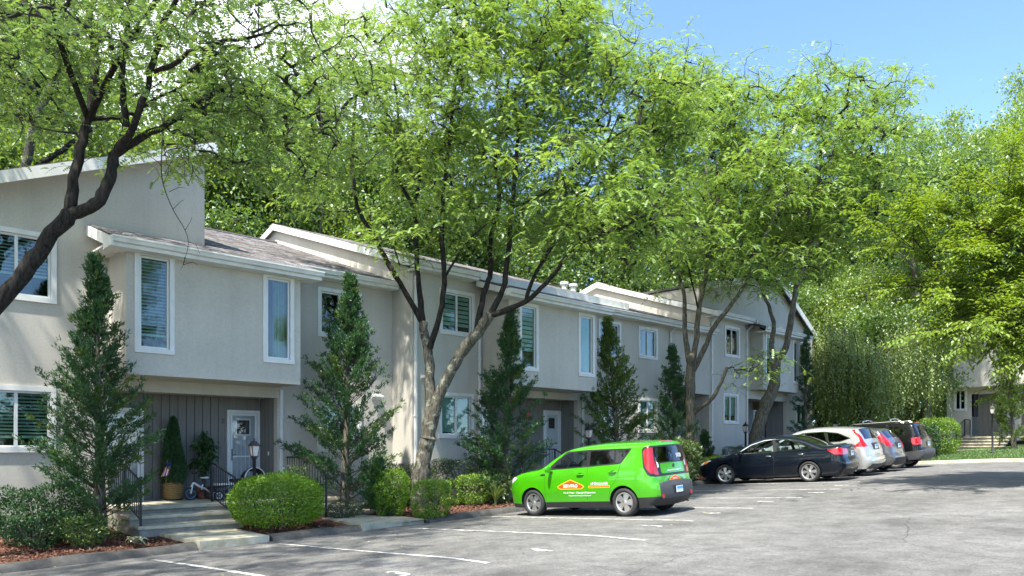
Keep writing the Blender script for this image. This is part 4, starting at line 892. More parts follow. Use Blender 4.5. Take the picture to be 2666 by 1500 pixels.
def cdt(outline, feats, extra, step):
    """constrained triangulation -> verts (n,2), tris"""
    V = []; E = []
    def loop(p):
        b = len(V); V.extend([Vector((float(q[0]), float(q[1]))) for q in p]); n = len(p); E.extend([(b+i, b+(i+1) % n) for i in range(n)])
    loop(outline)
    for f in feats: loop(resample(f, step))
    o = np.array(outline); lo, hi = o.min(0), o.max(0)
    gx, gy = np.meshgrid(np.arange(lo[0]+step/2, hi[0], step), np.arange(lo[1]+step/2, hi[1], step)); G = np.stack([gx.ravel(), gy.ravel()], -1)
    G = np.concatenate([G, extra]) if len(extra) else G
    G = G[inpoly(G, o)]; keep = dist_line(G, np.vstack([o, o[:1]])) > .012
    for f in feats: keep &= dist_line(G, np.vstack([f, f[:1]])) > .012
    V.extend([Vector((float(a), float(b))) for a, b in G[keep]])
    r = geometry.delaunay_2d_cdt(V, E, [], 0, 1e-5)
    P = np.array([(v.x, v.y) for v in r[0]]); T = np.array([f for f in r[2] if len(f) == 3])
    return P, T
def paint(name, col, metal=.3, rough=.28, coat=1.0):
    return mat(name, col, rough, metal, .5 if coat > .5 else .25, var=.03, scale=3, coat=coat)
M['glass_car'] = glass('car_glass', (.84, .93, .92), .95); M['glass_dark'] = glass('tinted_glass', (.2, .21, .21), .95)
M['black_trim'] = mat('black_trim', (.018, .018, .02), .35, var=.1, scale=6); M['cladding'] = mat('grey_cladding', (.05, .052, .055), .6, var=.12, scale=8)
M['cladding_b'] = mat('black_cladding', (.018, .018, .019), .65, var=.12, scale=8)
M['seat'] = mat('seat_cloth', (.10, .10, .10), .9, var=.15, scale=9); M['seat_l'] = mat('seat_light', (.42, .42, .40), .8, var=.1, scale=9)
M['red_l'] = mat('red_lens', (.36, .006, .012), .15, coat=1, var=.25, scale=14); M['amber'] = mat('amber_lens', (.75, .22, .03), .2, coat=1, var=.1)
M['clear_l'] = mat('clear_lens', (.75, .77, .78), .15, coat=1, var=.1, scale=12); M['chrome'] = mat('chrome', (.75, .76, .77), .12, 1.0, var=.03)
M['alloy'] = mat('alloy', (.62, .61, .60), .3, .9, var=.05, scale=8); M['disc'] = mat('brake_disc', (.05, .05, .05), .6, .5, var=.2)
M['plate'] = mat('number_plate', (.60, .70, .78), .5, var=.05); M['plate_b'] = mat('plate_blue', (.12, .35, .62), .5, var=.08)
M['orange'] = mat('orange_decal', (.75, .07, .012), .4, var=.05); M['decal_y'] = mat('decal_edge', (.78, .42, .03), .4, var=.05); M['decal_w'] = mat('decal_white', (.78, .8, .76), .45, var=.05)
M['under'] = mat('underbody', (.012, .012, .012), .9, var=.2)
PX = lambda p: np.array(p, float)
class Car:
    def __init__(s, t, L, hw, prof, zprof, sill=.2, plan=(.84, .80), fil=.09, crown=.05, step=.07):
        s.t = t; s.hw = hw; s.pr = catmull(prof, 5); s.zp = np.array(zprof); s.sill = sill; s.L = L; s.plan = plan; s.fil = fil; s.crown = crown; s.step = step
        s.x0, s.x1 = s.pr[:, 0].min(), s.pr[:, 0].max()
        d = np.linalg.norm(np.diff(s.pr, axis=0), axis=1); s.arc = np.concatenate([[0], np.cumsum(d)])
        tn = np.gradient(s.pr, axis=0); tn /= np.linalg.norm(tn, axis=1)[:, None]; s.nr = np.stack([tn[:, 1], -tn[:, 0]], -1)   # outward for front->rear over the top
        if s.nr[len(s.nr)//2][1] < 0: s.nr = -s.nr
    def W(s, x, z):
        x = np.asarray(x, float); z = np.asarray(z, float)
        xa = s.x1 - .55; xb = s.x0 + .5
        pl = 1 - (1-s.plan[1])*np.clip((x-xa)/(s.x1-xa), 0, 1)**2.2 - (1-s.plan[0])*np.clip((xb-x)/(xb-s.x0), 0, 1)**2.4
        w = s.hw*pl*np.interp(z, s.zp[:, 0], s.zp[:, 1])
        d = dist_line(np.stack([x, z], -1).reshape(-1, 2), s.pr).reshape(x.shape); q = np.clip(1-d/s.fil, 0, 1)
        return w - s.fil*.8*(1-np.sqrt(np.maximum(1-q*q, 0)))
    def surf_side(s, P, off=0.):
        return np.stack([P[:, 0], s.W(P[:, 0], P[:, 1])+off, P[:, 1]], -1)
    def half(s):
        return s.W(s.pr[:, 0], s.pr[:, 1])
    def surf_top(s, P, off=0.):
        """P = (arc, y)"""
        x = np.interp(P[:, 0], s.arc, s.pr[:, 0]); z = np.interp(P[:, 0], s.arc, s.pr[:, 1]); nx = np.interp(P[:, 0], s.arc, s.nr[:, 0]); nz = np.interp(P[:, 0], s.arc, s.nr[:, 1])
        w = np.interp(P[:, 0], s.arc, s.hw_arc); u = np.clip(np.abs(P[:, 1])/w, 0, 1); h = s.crown*(1-u**2.2)+off
        return np.stack([x+nx*h, P[:, 1], z+nz*h], -1)
    def arc_z(s, z):
        """arc position on the tail for height z"""
        i0 = int(np.argmax(s.pr[:, 1])); zz = s.pr[i0:, 1][::-1]; aa = s.arc[i0:][::-1]
        zz = np.maximum.accumulate(zz); return np.interp(z, zz, aa)
    def arc_zf(s, z):
        i0 = int(np.argmax(s.pr[:, 1])); zz = np.maximum.accumulate(s.pr[:i0+1, 1]); return np.interp(z, zz, s.arc[:i0+1])
    def arc_x(s, x):
        xx = np.minimum.accumulate(s.pr[:, 0]); return np.interp(-x, -xx, s.arc)
    def build(s, wheels, r_arch, wz, side, tail, paintmat, gaps):
        """side: [(name, poly, mat, mirror part?)] highest priority first; tail: [(name, poly (arc,y), mat)]"""
        pts = {}
        def put(key, m, V, T):
            pts.setdefault(key, []).append((V, T, m))
        low = np.array([[s.pr[-1][0], s.sill], [s.pr[0][0], s.sill]])
        out = np.vstack([s.pr, low if abs(s.pr[-1][1]-s.sill) > .01 else low[0:0]]); out = resample(out, .09)
        arch = [[(wx+r_arch*math.cos(q), wz+r_arch*math.sin(q)) for q in np.linspace(0, 2*math.pi, 29)[:-1]] for wx in wheels]
        # clip arches to the outline: keep them as features only where inside
        gapf = []
        for g_ in gaps:
            l = np.array(g_, float); tn = np.gradient(l, axis=0); tn /= np.linalg.norm(tn, axis=1)[:, None]; nn = np.stack([-tn[:, 1], tn[:, 0]], -1)*.006
            gapf.append([tuple(p) for p in np.vstack([l+nn, (l-nn)[::-1]])])
        feats = [np.array(a) for a in arch]+[np.array(f[1]) for f in side]+[np.array(g_) for g_ in gapf]
        ex = []
        for fr in (.03, .12, .28, .5, .8): ex.append(s.pr-s.nr*s.fil*fr)
        P, T = cdt(out, feats, np.vstack(ex), s.step); C = P[T].mean(1); ok = inpoly(C, out)
        for wx in wheels: ok &= np.hypot(C[:, 0]-wx, C[:, 1]-wz) > r_arch-.004
        key = np.full(len(T), -1)
        for i in range(len(gapf)-1, -1, -1): key[inpoly(C, gapf[i])] = 1000
        for i in range(len(side)-1, -1, -1): key[inpoly(C, np.array(side[i][1]))] = i
        for sg in (1, -1):
            V = s.surf_side(P); V[:, 1] *= sg
            for k in np.unique(key[ok]):
                tt = T[ok & (key == k)]; tt = tt if sg < 0 else tt[:, ::-1]
                if k == -1: put(('body', 0), paintmat, V, tt)
                elif k == 1000: put(('body', 0), M['under'], V, tt)
                else: put((side[k][0], sg), side[k][2], V, tt)
        # arch liners and wheels
        mb = MB()
        for wx in wheels:
            for sg in (1, -1):
                vs = []
                for q in np.linspace(-.35, math.pi+.35, 16):
                    x, z = wx+r_arch*math.cos(q), wz+r_arch*math.sin(q); y = float(s.W(np.array([x]), np.array([z]))[0])
                    vs += [(x, sg*(y+.001), z), (x, sg*(s.hw-.36), z)]
                n = len(vs)//2; mb.add(vs, [(2*i, 2*i+1, 2*i+3, 2*i+2) for i in range(n-1)]); mb.add([vs[2*i+1] for i in range(n)], [tuple(range(n))])
        mb.box(s.x0+.25, s.x1-.25, -s.hw*.82, s.hw*.82, s.sill-.01, s.sill+.02)
        mb.build('underbody', M['under'], s.t, local=True)
        # over-the-top surface
        s.hw_arc = s.half(); out = np.vstack([np.stack([s.arc, s.hw_arc], -1), np.stack([s.arc, -s.hw_arc], -1)[::-1]])
        P, T = cdt(out, [np.array(f[1]) for f in tail], np.zeros((0, 2)), s.step); C = P[T].mean(1); ok = inpoly(C, out); key = np.full(len(T), -1)
        for i in range(len(tail)-1, -1, -1): key[inpoly(C, np.array(tail[i][1]))] = i
        V = s.surf_top(P)
        for k in np.unique(key[ok]):
            tt = T[ok & (key == k)]
            if k == -1: put(('body', 0), paintmat, V, tt)
            else: put((tail[k][0], 9+k if tail[k][3] else 0), tail[k][2], V, tt)
        objs = {}
        for (nm, sg), lst in pts.items():
            mb = MB(); mats = []
            for V, T_, m in lst:
                if m not in mats: mats.append(m)
                mb.cm = mats.index(m); used, inv = np.unique(T_, return_inverse=True); mb.add(V[used], inv.reshape(T_.shape).tolist())
            o = mb.build(nm, mats, s.t, local=True, recalc=False)
            bm = bmesh.new(); bm.from_mesh(o.data); bmesh.ops.remove_doubles(bm, verts=bm.verts, dist=.0008); bmesh.ops.recalc_face_normals(bm, faces=bm.faces); bm.to_mesh(o.data); bm.free()
            smooth_angle(o.data, 38); objs[(nm, sg)] = o
        return objs
def car_wheel(t, c, r, rr, sg, n=5, wi=.05, wo=.13, wd=.2, steer=0):
    """c centre, sg side; tyre > rim"""
    w_ = thing_part = None
    mb = MB(); h = wd/2
    mb.lathe([(rr+.005, -h*.8), (rr+.03, -h), (r-.05, -h*1.03), (r-.012, -h*.85), (r, -h*.6), (r, h*.6), (r-.012, h*.85), (r-.05, h*1.03), (rr+.03, h), (rr+.005, h*.8)], 36, (0, 0, 0), 'y', close=True)
    ty = mb.build('wheel', M['rubber'], t, local=True, smooth=45); ty.location = c; ty.rotation_euler = (0, rnd.uniform(0, 1), steer)
    mb = MB(); o = sg*h*.72
    mb.lathe([(rr+.004, -sg*h*.8), (rr-.012, 0), (rr-.012, o*.9), (rr+.006, o*1.1), (rr+.004, o*1.12), (rr-.022, o*1.0), (rr-.022, -sg*h*.7)], 36, (0, 0, 0), 'y')
    for i in range(n):
        q = 2*math.pi*i/n; ca, sa = math.cos(q), math.sin(q)
        pts = [(.035, -wi/2), (rr-.018, -wo/2), (rr-.018, wo/2), (.035, wi/2)]
        f_ = [(a*ca-b*sa, o*(.98 if a < .1 else .86), a*sa+b*ca) for a, b in pts]; k_ = [(x, y-sg*.03, z) for x, y, z in f_]
        mb.add(f_+k_, [(0, 1, 2, 3), (4, 7, 6, 5), (0, 4, 5, 1), (1, 5, 6, 2), (2, 6, 7, 3), (3, 7, 4, 0)])
    mb.lathe([(.0, o*1.08), (.045, o*1.05), (.055, o*.95), (.055, o*.6)], 14, (0, 0, 0), 'y'); mb.build('rim', M['alloy'], ty, local=True, smooth=35)
    mb = MB(); mb.lathe([(0, o*.45), (rr*.75, o*.45), (rr*.75, o*.35), (0, o*.35)], 24, (0, 0, 0), 'y'); mb.lathe([(0, o*.1), (rr-.01, o*.1), (rr-.01, o*.05), (0, o*.05)], 24, (0, 0, 0), 'y'); mb.build('brake_disc', M['disc'], ty, local=True)
def seats(t, xf, xr, z, hw, m='seat', h=.55):
    for (x, y, nm, wd) in ((xf, .38, 'front_seat', .24), (xf, -.38, 'front_seat', .24), (xr, .3, 'rear_seat', .28), (xr, -.3, 'rear_seat', .28)):
        mb = MB(); mb.box(x-.05, x+.45, y-wd, y+wd, z-.2, z, .04)
        mb.add([(x-.02, y-wd, z-.05), (x+.1, y-wd, z-.05), (x-.1, y-wd*.85, z+h), (x-.2, y-wd*.85, z+h), (x-.02, y+wd, z-.05), (x+.1, y+wd, z-.05), (x-.1, y+wd*.85, z+h), (x-.2, y+wd*.85, z+h)], [(0, 1, 2, 3), (7, 6, 5, 4), (0, 4, 5, 1), (1, 5, 6, 2), (2, 6, 7, 3), (3, 7, 4, 0)])
        mb.box(x-.24, x-.13, y-.12, y+.12, z+h+.03, z+h+.2, .03); mb.tube([(x-.17, y, z+h-.02), (x-.18, y, z+h+.06)], .02, 5); mb.build(nm, M[m], t, local=True)
def dash(t, x, z, hw):
    mb = MB(); mb.box(x-.1, x+.35, -hw, hw, z-.35, z, .05); mb.build('dashboard', M['black_trim'], t, local=True)
    mb = MB(); c = np.array([x-.22, .38, z]); mb.tube([c+np.array([.06*math.sin(q)*-1, .18*math.cos(q), .17*math.sin(q)]) for q in np.linspace(0, 6.283, 17)], .014, 6, cap=False); mb.tube([c, c+(.15, 0, -.06)], .02, 6); mb.build('steering_wheel', M['black_trim'], t, local=True)
def mirror(t, x, y, z, m, sg):
    mb = MB(); bm = bmesh.new(); bmesh.ops.create_uvsphere(bm, u_segments=12, v_segments=8, radius=1)
    for v in bm.verts: v.co = (x+v.co.x*.075*(1 if v.co.x > 0 else .4), sg*(y+.13)+v.co.y*.12, z+.05+v.co.z*.085)
    mb.bm(bm); mb.tube([(x, sg*(y-.02), z-.02), (x, sg*(y+.08), z+.02)], .025, 6); mb.build('side_mirror', m, t, local=True, smooth=True)
def handle(t, car, x, z, m, sgn=(1, -1), chrome=False):
    for sg in sgn:
        y = float(car.W(np.array([x]), np.array([z]))[0]); mb = MB()
        mb.tube([(x+.1, sg*(y+.004), z), (x+.06, sg*(y+.03), z+.003), (x-.06, sg*(y+.03), z+.006), (x-.1, sg*(y+.004), z+.006)], [.012, .016, .016, .012], 6); mb.build('door_handle', m, t, local=True, smooth=True)
        mb = MB(); bm = bmesh.new(); bmesh.ops.create_circle(bm, cap_ends=True, radius=1, segments=14)
        for v in bm.verts: v.co = (x+v.co.x*.075, sg*(y+.0025), z+v.co.y*.04)
        mb.bm(bm); mb.build('handle_recess', M['black_trim'], t, local=True)
def place_car(t, x, y_mid, wb, track=1.55, yaw=.06):
    zf = float(zlot(x, y_mid+wb/2)); zr = float(zlot(x, y_mid-wb/2)); zl = float(zlot(x-track/2, y_mid)); zr2 = float(zlot(x+track/2, y_mid))
    t.location = (x, y_mid, (zf+zr)/2+.004); t.rotation_mode = 'XYZ'
    t.rotation_euler = (math.atan((zl-zr2)/track), math.atan((zr-zf)/wb), math.pi/2+yaw)
def onrear(car, y, z, off=.004):
    return car.surf_top(np.array([[float(car.arc_z(z)), y]]), off)[0]
def RP(car, pts):  # tail polygon (y,z) -> (arc,y)
    return [(float(car.arc_z(z)), y) for y, z in pts]
def TP(car, pts):  # top polygon (y,x) -> (arc,y)
    return [(float(car.arc_x(x)), y) for y, x in pts]
def FP(car, pts): return [(float(car.arc_zf(z)), y) for y, z in pts]
def mirror_y(p): return [(-a, b) for a, b in p]
def plate(t, car, y, z, w_=.3, h_=.15, blue=True, off=.02):
    c = onrear(car, y, z, off); mb = MB(); mb.box(c[0]-.012, c[0]-.002, y-w_/2, y+w_/2, z-h_/2, z+h_/2, .003); o = mb.build('number_plate', M['plate'], t, local=True)
    if blue:
        mb = MB(); mb.box(c[0]-.015, c[0]-.0125, y-w_/2+.01, y+w_/2-.01, z+h_*.05, z+h_/2-.01); mb.build('plate_band', M['plate_b'], o, local=True)

# ---------------------------------------------------------------- green box-shaped car
G = thing('car', 'bright green boxy hatchback with orange roof-shaped decals on doors and tailgate', 'car', (0, 0, 0), 'cars parked nose to the kerb')
PG = paint('green_paint', (.055, .36, .002), .15, .26)
cg = Car(G, 4.14, .90, [(1.98, .2), (2.05, .34), (2.075, .54), (2.06, .74), (2.01, .87), (1.87, .955), (1.45, 1.05), (1.04, 1.105), (.64, 1.33), (.32, 1.49), (0, 1.555), (-.6, 1.595), (-1.2, 1.595), (-1.75, 1.575), (-1.93, 1.555), (-1.965, 1.5), (-1.99, 1.32), (-2.03, 1.08), (-2.055, .9), (-2.075, .72), (-2.13, .685), (-2.145, .52), (-2.12, .37), (-2.0, .24)],
         [(.15, .92), (.35, .97), (.6, 1.0), (.85, .988), (1.0, .967), (1.1, .935), (1.55, .785), (1.65, .75)], .2, (.86, .80), .1, .05)
fwx, rwx, wz = 1.24, -1.33, .318
side = [('front_side_window', rounded([(.60, 1.105), (.22, 1.45), (-.34, 1.462), (-.34, 1.14)], .03), M['glass_car']),
        ('rear_side_window', rounded([(-.44, 1.145), (-.44, 1.465), (-1.08, 1.458), (-1.08, 1.178)], .03), M['glass_dark']),
        ('quarter_window', rounded([(-1.13, 1.182), (-1.13, 1.456), (-1.45, 1.445), (-1.26, 1.195)], .03), M['glass_dark']),
        ('tail_light', rounded([(-1.80, 1.40), (-1.87, 1.46), (-2.2, 1.46), (-2.2, .86), (-1.99, .93), (-1.88, 1.08)], .05), M['red_l']),
        ('window_surround', rounded([(.80, 1.075), (.5, 1.30), (.24, 1.485), (-.4, 1.502), (-1.53, 1.48), (-1.27, 1.155), (-.4, 1.115)], .04), M['black_trim']),
        ('head_light', rounded([(1.70, .92), (1.83, .95), (2.2, .92), (2.2, .77), (1.9, .80)], .03), M['clear_l']),
        ('side_vent', rounded([(.98, .985), (.84, 1.0), (.83, .955), (.96, .945)], .015), M['black_trim']),
        ('sill_cladding', [(1.0, .1), (1.0, .33), (-1.05, .345), (-1.05, .1)], M['cladding_b']),
        ('rear_cladding', [(-1.6, .1), (-1.62, .42), (-2.3, .43), (-2.3, .1)], M['cladding_b']),
        ('front_cladding', [(1.5, .1), (1.5, .29), (2.3, .31), (2.3, .1)], M['cladding_b']),
        ('tail_gate_trim', rounded([(-1.77, 1.45), (-1.84, 1.50), (-2.2, 1.5), (-2.2, .82), (-1.96, .87), (-1.84, 1.06)], .05), M['black_trim']),
        ('front_door', [(.82, 1.07), (.85, .75), (.83, .36), (-.36, .36), (-.39, 1.11)], PG),
        ('rear_door', [(-.40, 1.11), (-.37, .36), (-.93, .36), (-.99, .6), (-1.19, .86), (-1.26, 1.15)], PG)]
gaps = [[(.83, .36), (.85, .75), (.82, 1.07)], [(-.365, .36), (-.395, .8), (-.395, 1.11)], [(-.93, .36), (-.99, .6), (-1.19, .86), (-1.27, 1.15)]]
tail = [('rear_window', rounded(RP(cg, [(-.62, 1.47), (.62, 1.47), (.6, 1.14), (-.6, 1.14)]), .05), M['glass_dark'], 1),
        ('tailgate_panel', rounded(RP(cg, [(-.5, 1.115), (.5, 1.115), (.5, .90), (-.5, .90)]), .05), PG, 1),
        ('reverse_light', rounded(RP(cg, [(.565, 1.28), (.61, 1.28), (.60, 1.02), (.55, 1.05)]), .015), M['clear_l'], 1), ('reverse_light', rounded(RP(cg, [(-.61, 1.28), (-.565, 1.28), (-.55, 1.05), (-.60, 1.02)]), .015), M['clear_l'], 1),
        ('tail_light', RP(cg, [(.645, 1.43), (.9, 1.43), (.9, .90), (.60, .88), (.62, 1.0), (.66, 1.2)]), M['red_l'], 1), ('tail_light', RP(cg, [(-.9, 1.43), (-.645, 1.43), (-.66, 1.2), (-.62, 1.0), (-.60, .88), (-.9, .90)]), M['red_l'], 1),
        ('tailgate_surround', RP(cg, [(-.9, 1.505), (.9, 1.505), (.9, .845), (-.9, .845)]), M['black_trim'], 1),
        ('plate_recess', rounded(RP(cg, [(-.26, .63), (.26, .63), (.2, .45), (-.2, .45)]), .02), M['cladding_b'], 1),
        ('rear_bumper', RP(cg, [(-.78, .705), (.78, .705), (.84, .42), (.5, .385), (-.5, .385), (-.84, .42)]), M['cladding'], 1),
        ('bumper_lip', RP(cg, [(-.95, .43), (.95, .43), (.95, .2), (-.95, .2)]), M['cladding_b'], 1),
        ('windscreen', TP(cg, [(-.62, .96), (.62, .96), (.56, .30), (-.56, .30)]), M['glass_car'], 1), ('cowl', TP(cg, [(-.7, 1.08), (.7, 1.08), (.7, .97), (-.7, .97)]), M['black_trim'], 1)]
cg.build((fwx, rwx), .372, wz, side, tail, PG, gaps)
for wx in (fwx, rwx):
    for sg in (1, -1): car_wheel(G, (wx, sg*.78, wz), .318, .215, sg, 5, .075, .165, .205)
seats(G, .0, -.95, .72, .8); dash(G, .62, 1.06, .72); mirror(G, .62, .86, 1.06, PG, 1); mirror(G, .62, .86, 1.06, PG, -1)
handle(G, cg, -.2, .95, PG); handle(G, cg, -1.08, .98, PG)
mb = MB(); c = onrear(cg, 0, 1.55, .0); mb.box(-1.97, -1.90, -.22, .22, 1.575, 1.61, .008); mb.build('brake_light', M['red_l'], G, local=True)
for sg in (1, -1):
    c = onrear(cg, sg*.6, .43, .0); mb = MB(); mb.lathe([(.0, -.004), (.05, -.004), (.055, 0), (.075, 0), (.08, .03)], 18, (c[0]-.004, c[1], c[2]), 'x'); mb.build('fog_surround', M['cladding_b'], G, local=True)
    mb = MB(); mb.lathe([(.0, -.01), (.05, -.008), (.052, 0)], 18, (c[0]-.004, c[1], c[2]), 'x'); mb.build('fog_lamp', M['red_l'], G, local=True)
plate(G, cg, 0, .54, .28, .14, True, .012)
mb = MB(); mb.lathe([(0, -.008), (.04, -.008), (.045, 0)], 16, tuple(onrear(cg, 0, 1.05, .004)), 'x'); mb.build('badge', M['black_trim'], G, local=True)
mb = MB(); mb.tube([(-2.06, -.35, .27), (-1.8, -.35, .27)], .035, 10); mb.build('exhaust', M['chrome'], G, local=True)
def side_decal(poly, nm, m, off=.003, sg=1):
    P = rounded(poly, .02); V = []
    mb = MB(); Q = resample(P, .05); c = Q.mean(0); s3 = cg.surf_side(np.vstack([Q, c]), off); n = len(Q)
    mb.add(s3*np.array([1, sg, 1]), [(i, (i+1) % n, n) for i in range(n)]); return mb.build(nm, m, G, local=True)
for sg in (1, -1):
    d = lambda x: x if sg > 0 else -x - .14
    lx0, lz0 = .08, .685
    roof = lambda e: [(lx0+.36+e*1.6, lz0-.0), (lx0+.30+e, lz0-.04-e), (lx0-.30-e, lz0-.04-e), (lx0-.36-e*1.6, lz0), (lx0-.30, lz0+.035+e), (lx0, lz0+.145+e*1.1), (lx0+.30, lz0+.035+e)]
    side_decal(roof(.02), 'decal_edge', M['decal_y'], .003, sg); side_decal(roof(0), 'decal', M['orange'], .0045, sg)
    side_decal([(-.42, .645), (-.42, .695), (-1.0, .7), (-1.0, .65)], 'decal_edge', M['decal_y'], .003, sg); side_decal([(-.43, .66), (-.43, .68), (-.99, .685), (-.99, .665)], 'decal', M['orange'], .0045, sg)
    def dt(txt, size, x, z, nm='lettering', sx=1., bold=True):
        text_on(txt, size, lambda a, b, c: Vector(cg.surf_side(np.array([[x-sg*a, z+b]]), .006)[0]*np.array([1, sg, 1])), nm, M['decal_w'], G, bold=bold, sx=sx)
    dt('SERVPRO', .10, lx0, lz0+.012); dt('of Greenwich', .085, -.72, .745); dt('000-000-0000', .06, -.72, .615) if False else None
    dt('Fire & Water - Cleanup & Restoration', .058, -.16, .545); dt('Independently Owned and Operated', .042, -.16, .48)
def rt(txt, size, y, z, m='decal_w', sx=1.):
    text_on(txt, size, lambda a, b, c: Vector(onrear(cg, y-a, z+b, .006)), 'lettering', M[m], G, bold=True, sx=sx)
rt('5028', .12, -.33, 1.26); rt("Like it never even happened.", .05, -.02, .955)
def rear_decal(pts, nm, m, off):
    mb = MB(); Q = resample(pts, .06); c = Q.mean(0); n = len(Q); s3 = [onrear(cg, a, b, off) for a, b in list(Q)+[c]]; mb.add(s3, [(i, (i+1) % n, n) for i in range(n)]); mb.build(nm, m, G, local=True)
rear_decal([(.25, .755), (.22, .735), (-.22, .735), (-.25, .755), (-.2, .785), (0, .845), (.2, .785)], 'decal_edge', M['decal_y'], .003)
rear_decal([(.22, .757), (.2, .745), (-.2, .745), (-.22, .757), (-.19, .778), (0, .828), (.19, .778)], 'decal', M['orange'], .0045); rt('SERVPRO', .045, 0, .768)
place_car(G, 8.28, -2.82, 2.57, yaw=.078)

# ---------------------------------------------------------------- dark blue-black sedan
S = thing('car', 'dark navy sedan with chrome window line parked beside the empty stalls', 'car', (0, 0, 0), 'cars parked nose to the kerb')
PS = paint('navy_paint', (.004, .007, .013), .0, .2, .45)
cs = Car(S, 4.8, .91, [(2.26, .2), (2.38, .36), (2.41, .52), (2.36, .66), (2.2, .75), (1.65, .90), (1.2, .975), (.6, 1.28), (.22, 1.40), (-.2, 1.455), (-.7, 1.44), (-1.15, 1.34), (-1.72, 1.10), (-1.95, 1.085), (-2.26, 1.10), (-2.33, 1.03), (-2.36, .86), (-2.38, .70), (-2.425, .60), (-2.42, .42), (-2.28, .22)],
         [(.15, .90), (.32, .955), (.55, 1.0), (.78, .99), (.92, .965), (1.0, .93), (1.35, .745), (1.5, .70)], .19, (.82, .76), .11, .05)
side = [('front_side_window', rounded([(.93, .985), (.5, 1.235), (.1, 1.355), (-.2, 1.375), (-.27, 1.01)], .02), M['glass_car']),
        ('rear_side_window', rounded([(-.37, 1.015), (-.3, 1.375), (-.72, 1.345), (-1.0, 1.245), (-1.1, 1.04)], .02), M['glass_car']),
        ('quarter_window', rounded([(-1.13, 1.042), (-1.04, 1.228), (-1.4, 1.062)], .015), M['glass_car']),
        ('window_pillar', [(-.27, 1.0), (-.195, 1.39), (-.31, 1.39), (-.37, 1.005)], M['black_trim']),
        ('tail_light', rounded([(-1.93, .985), (-2.6, 1.06), (-2.6, .80), (-2.16, .83)], .03), M['red_l']),
        ('chrome_trim', rounded([(1.02, .965), (.5, 1.262), (.08, 1.382), (-.25, 1.402), (-.74, 1.372), (-1.05, 1.262), (-1.5, 1.045), (-.3, .988)], .02), M['chrome']),
        ('head_light', rounded([(1.85, .80), (2.1, .80), (2.5, .72), (2.5, .60), (2.2, .66)], .03), M['clear_l']),
        ('side_indicator', rounded([(1.93, .79), (2.12, .78), (2.15, .68), (2.02, .7)], .02), M['amber']),
        ('front_door', [(1.02, .955), (1.05, .7), (1.0, .30), (-.25, .30), (-.3, .985)], PS), ('rear_door', [(-.31, .985), (-.26, .30), (-.92, .30), (-1.05, .6), (-1.45, 1.02)], PS)]
side[6], side[7] = side[7], side[6]
gaps = [[(1.0, .30), (1.05, .7), (1.03, .95)], [(-.255, .30), (-.305, .98)], [(-.92, .30), (-1.05, .6), (-1.3, .86), (-1.42, 1.0)]]
tail = [('rear_window', TP(cs, [(-.56, -.85), (.56, -.85), (.62, -1.66), (-.62, -1.66)]), M['glass_dark'], 1),
        ('windscreen', TP(cs, [(-.66, 1.16), (.66, 1.16), (.55, .26), (-.55, .26)]), M['glass_car'], 1),
        ('tail_light', RP(cs, [(.34, .97), (.95, 1.03), (.95, .80), (.34, .83)]), M['red_l'], 1), ('tail_light', RP(cs, [(-.95, 1.03), (-.34, .97), (-.34, .83), (-.95, .80)]), M['red_l'], 1),
        ('plate_recess', RP(cs, [(-.3, .93), (.3, .93), (.3, .72), (-.3, .72)]), M['black_trim'], 1), ('bumper_lip', RP(cs, [(-.8, .38), (.8, .38), (.7, .2), (-.7, .2)]), M['cladding_b'], 1)]
cs.build((1.40, -1.375), .372, .33, side, tail, PS, gaps)
for wx in (1.40, -1.375):
    for sg in (1, -1): car_wheel(S, (wx, sg*.79, .33), .33, .235, sg, 6, .06, .105, .21, .12 if wx > 0 else 0)
seats(S, -.05, -.95, .60, .8, 'seat_l', .5); dash(S, .72, .93, .7); mirror(S, .78, .86, .97, PS, 1); mirror(S, .78, .86, .97, PS, -1)
handle(S, cs, -.12, .86, M['chrome']); handle(S, cs, -1.16, .88, M['chrome']); plate(S, cs, 0, .83, .28, .14, True, .01)
mb = MB(); mb.tube([onrear(cs, .1, .965, .01), onrear(cs, 0, .985, .012), onrear(cs, -.1, .965, .01)], .014, 6); mb.build('badge', M['chrome'], S, local=True)
mb = MB(); mb.tube([(-2.35, -.5, .25), (-2.1, -.5, .25)], .035, 10); mb.build('exhaust', M['chrome'], S, local=True)
place_car(S, 18.07, -2.34, 2.775, yaw=.1)

def suv(label, pm, prof, hw, zp, wheels, wr, side, tailf, x, ymid, step=.085, rim=5, gaps=(), sill=.25, seatz=.75, rack=None, steer=0):
    t = thing('car', label, 'car', (0, 0, 0), 'cars parked nose to the kerb'); c = Car(t, 4.4, hw, prof, zp, sill, (.84, .8), .1, .05, step)
    c.build(wheels, wr+.055, wr, side, tailf(c), pm, gaps)
    for wx in wheels:
        for sg in (1, -1): car_wheel(t, (wx, sg*(hw-.115), wr), wr, wr*.68, sg, rim, .06, .11, .2, steer if wx > 0 else 0)
    seats(t, 0, -.95, seatz, .8); dash(t, .7, 1.1, .7)
    for sg in (1, -1): mirror(t, .72, hw-.04, 1.1, pm, sg)
    place_car(t, x, ymid, wheels[0]-wheels[1]); return t, c
zp_ = [(.15, .92), (.4, .98), (.65, 1.0), (.9, .985), (1.05, .965), (1.2, .92), (1.6, .77), (1.8, .72)]
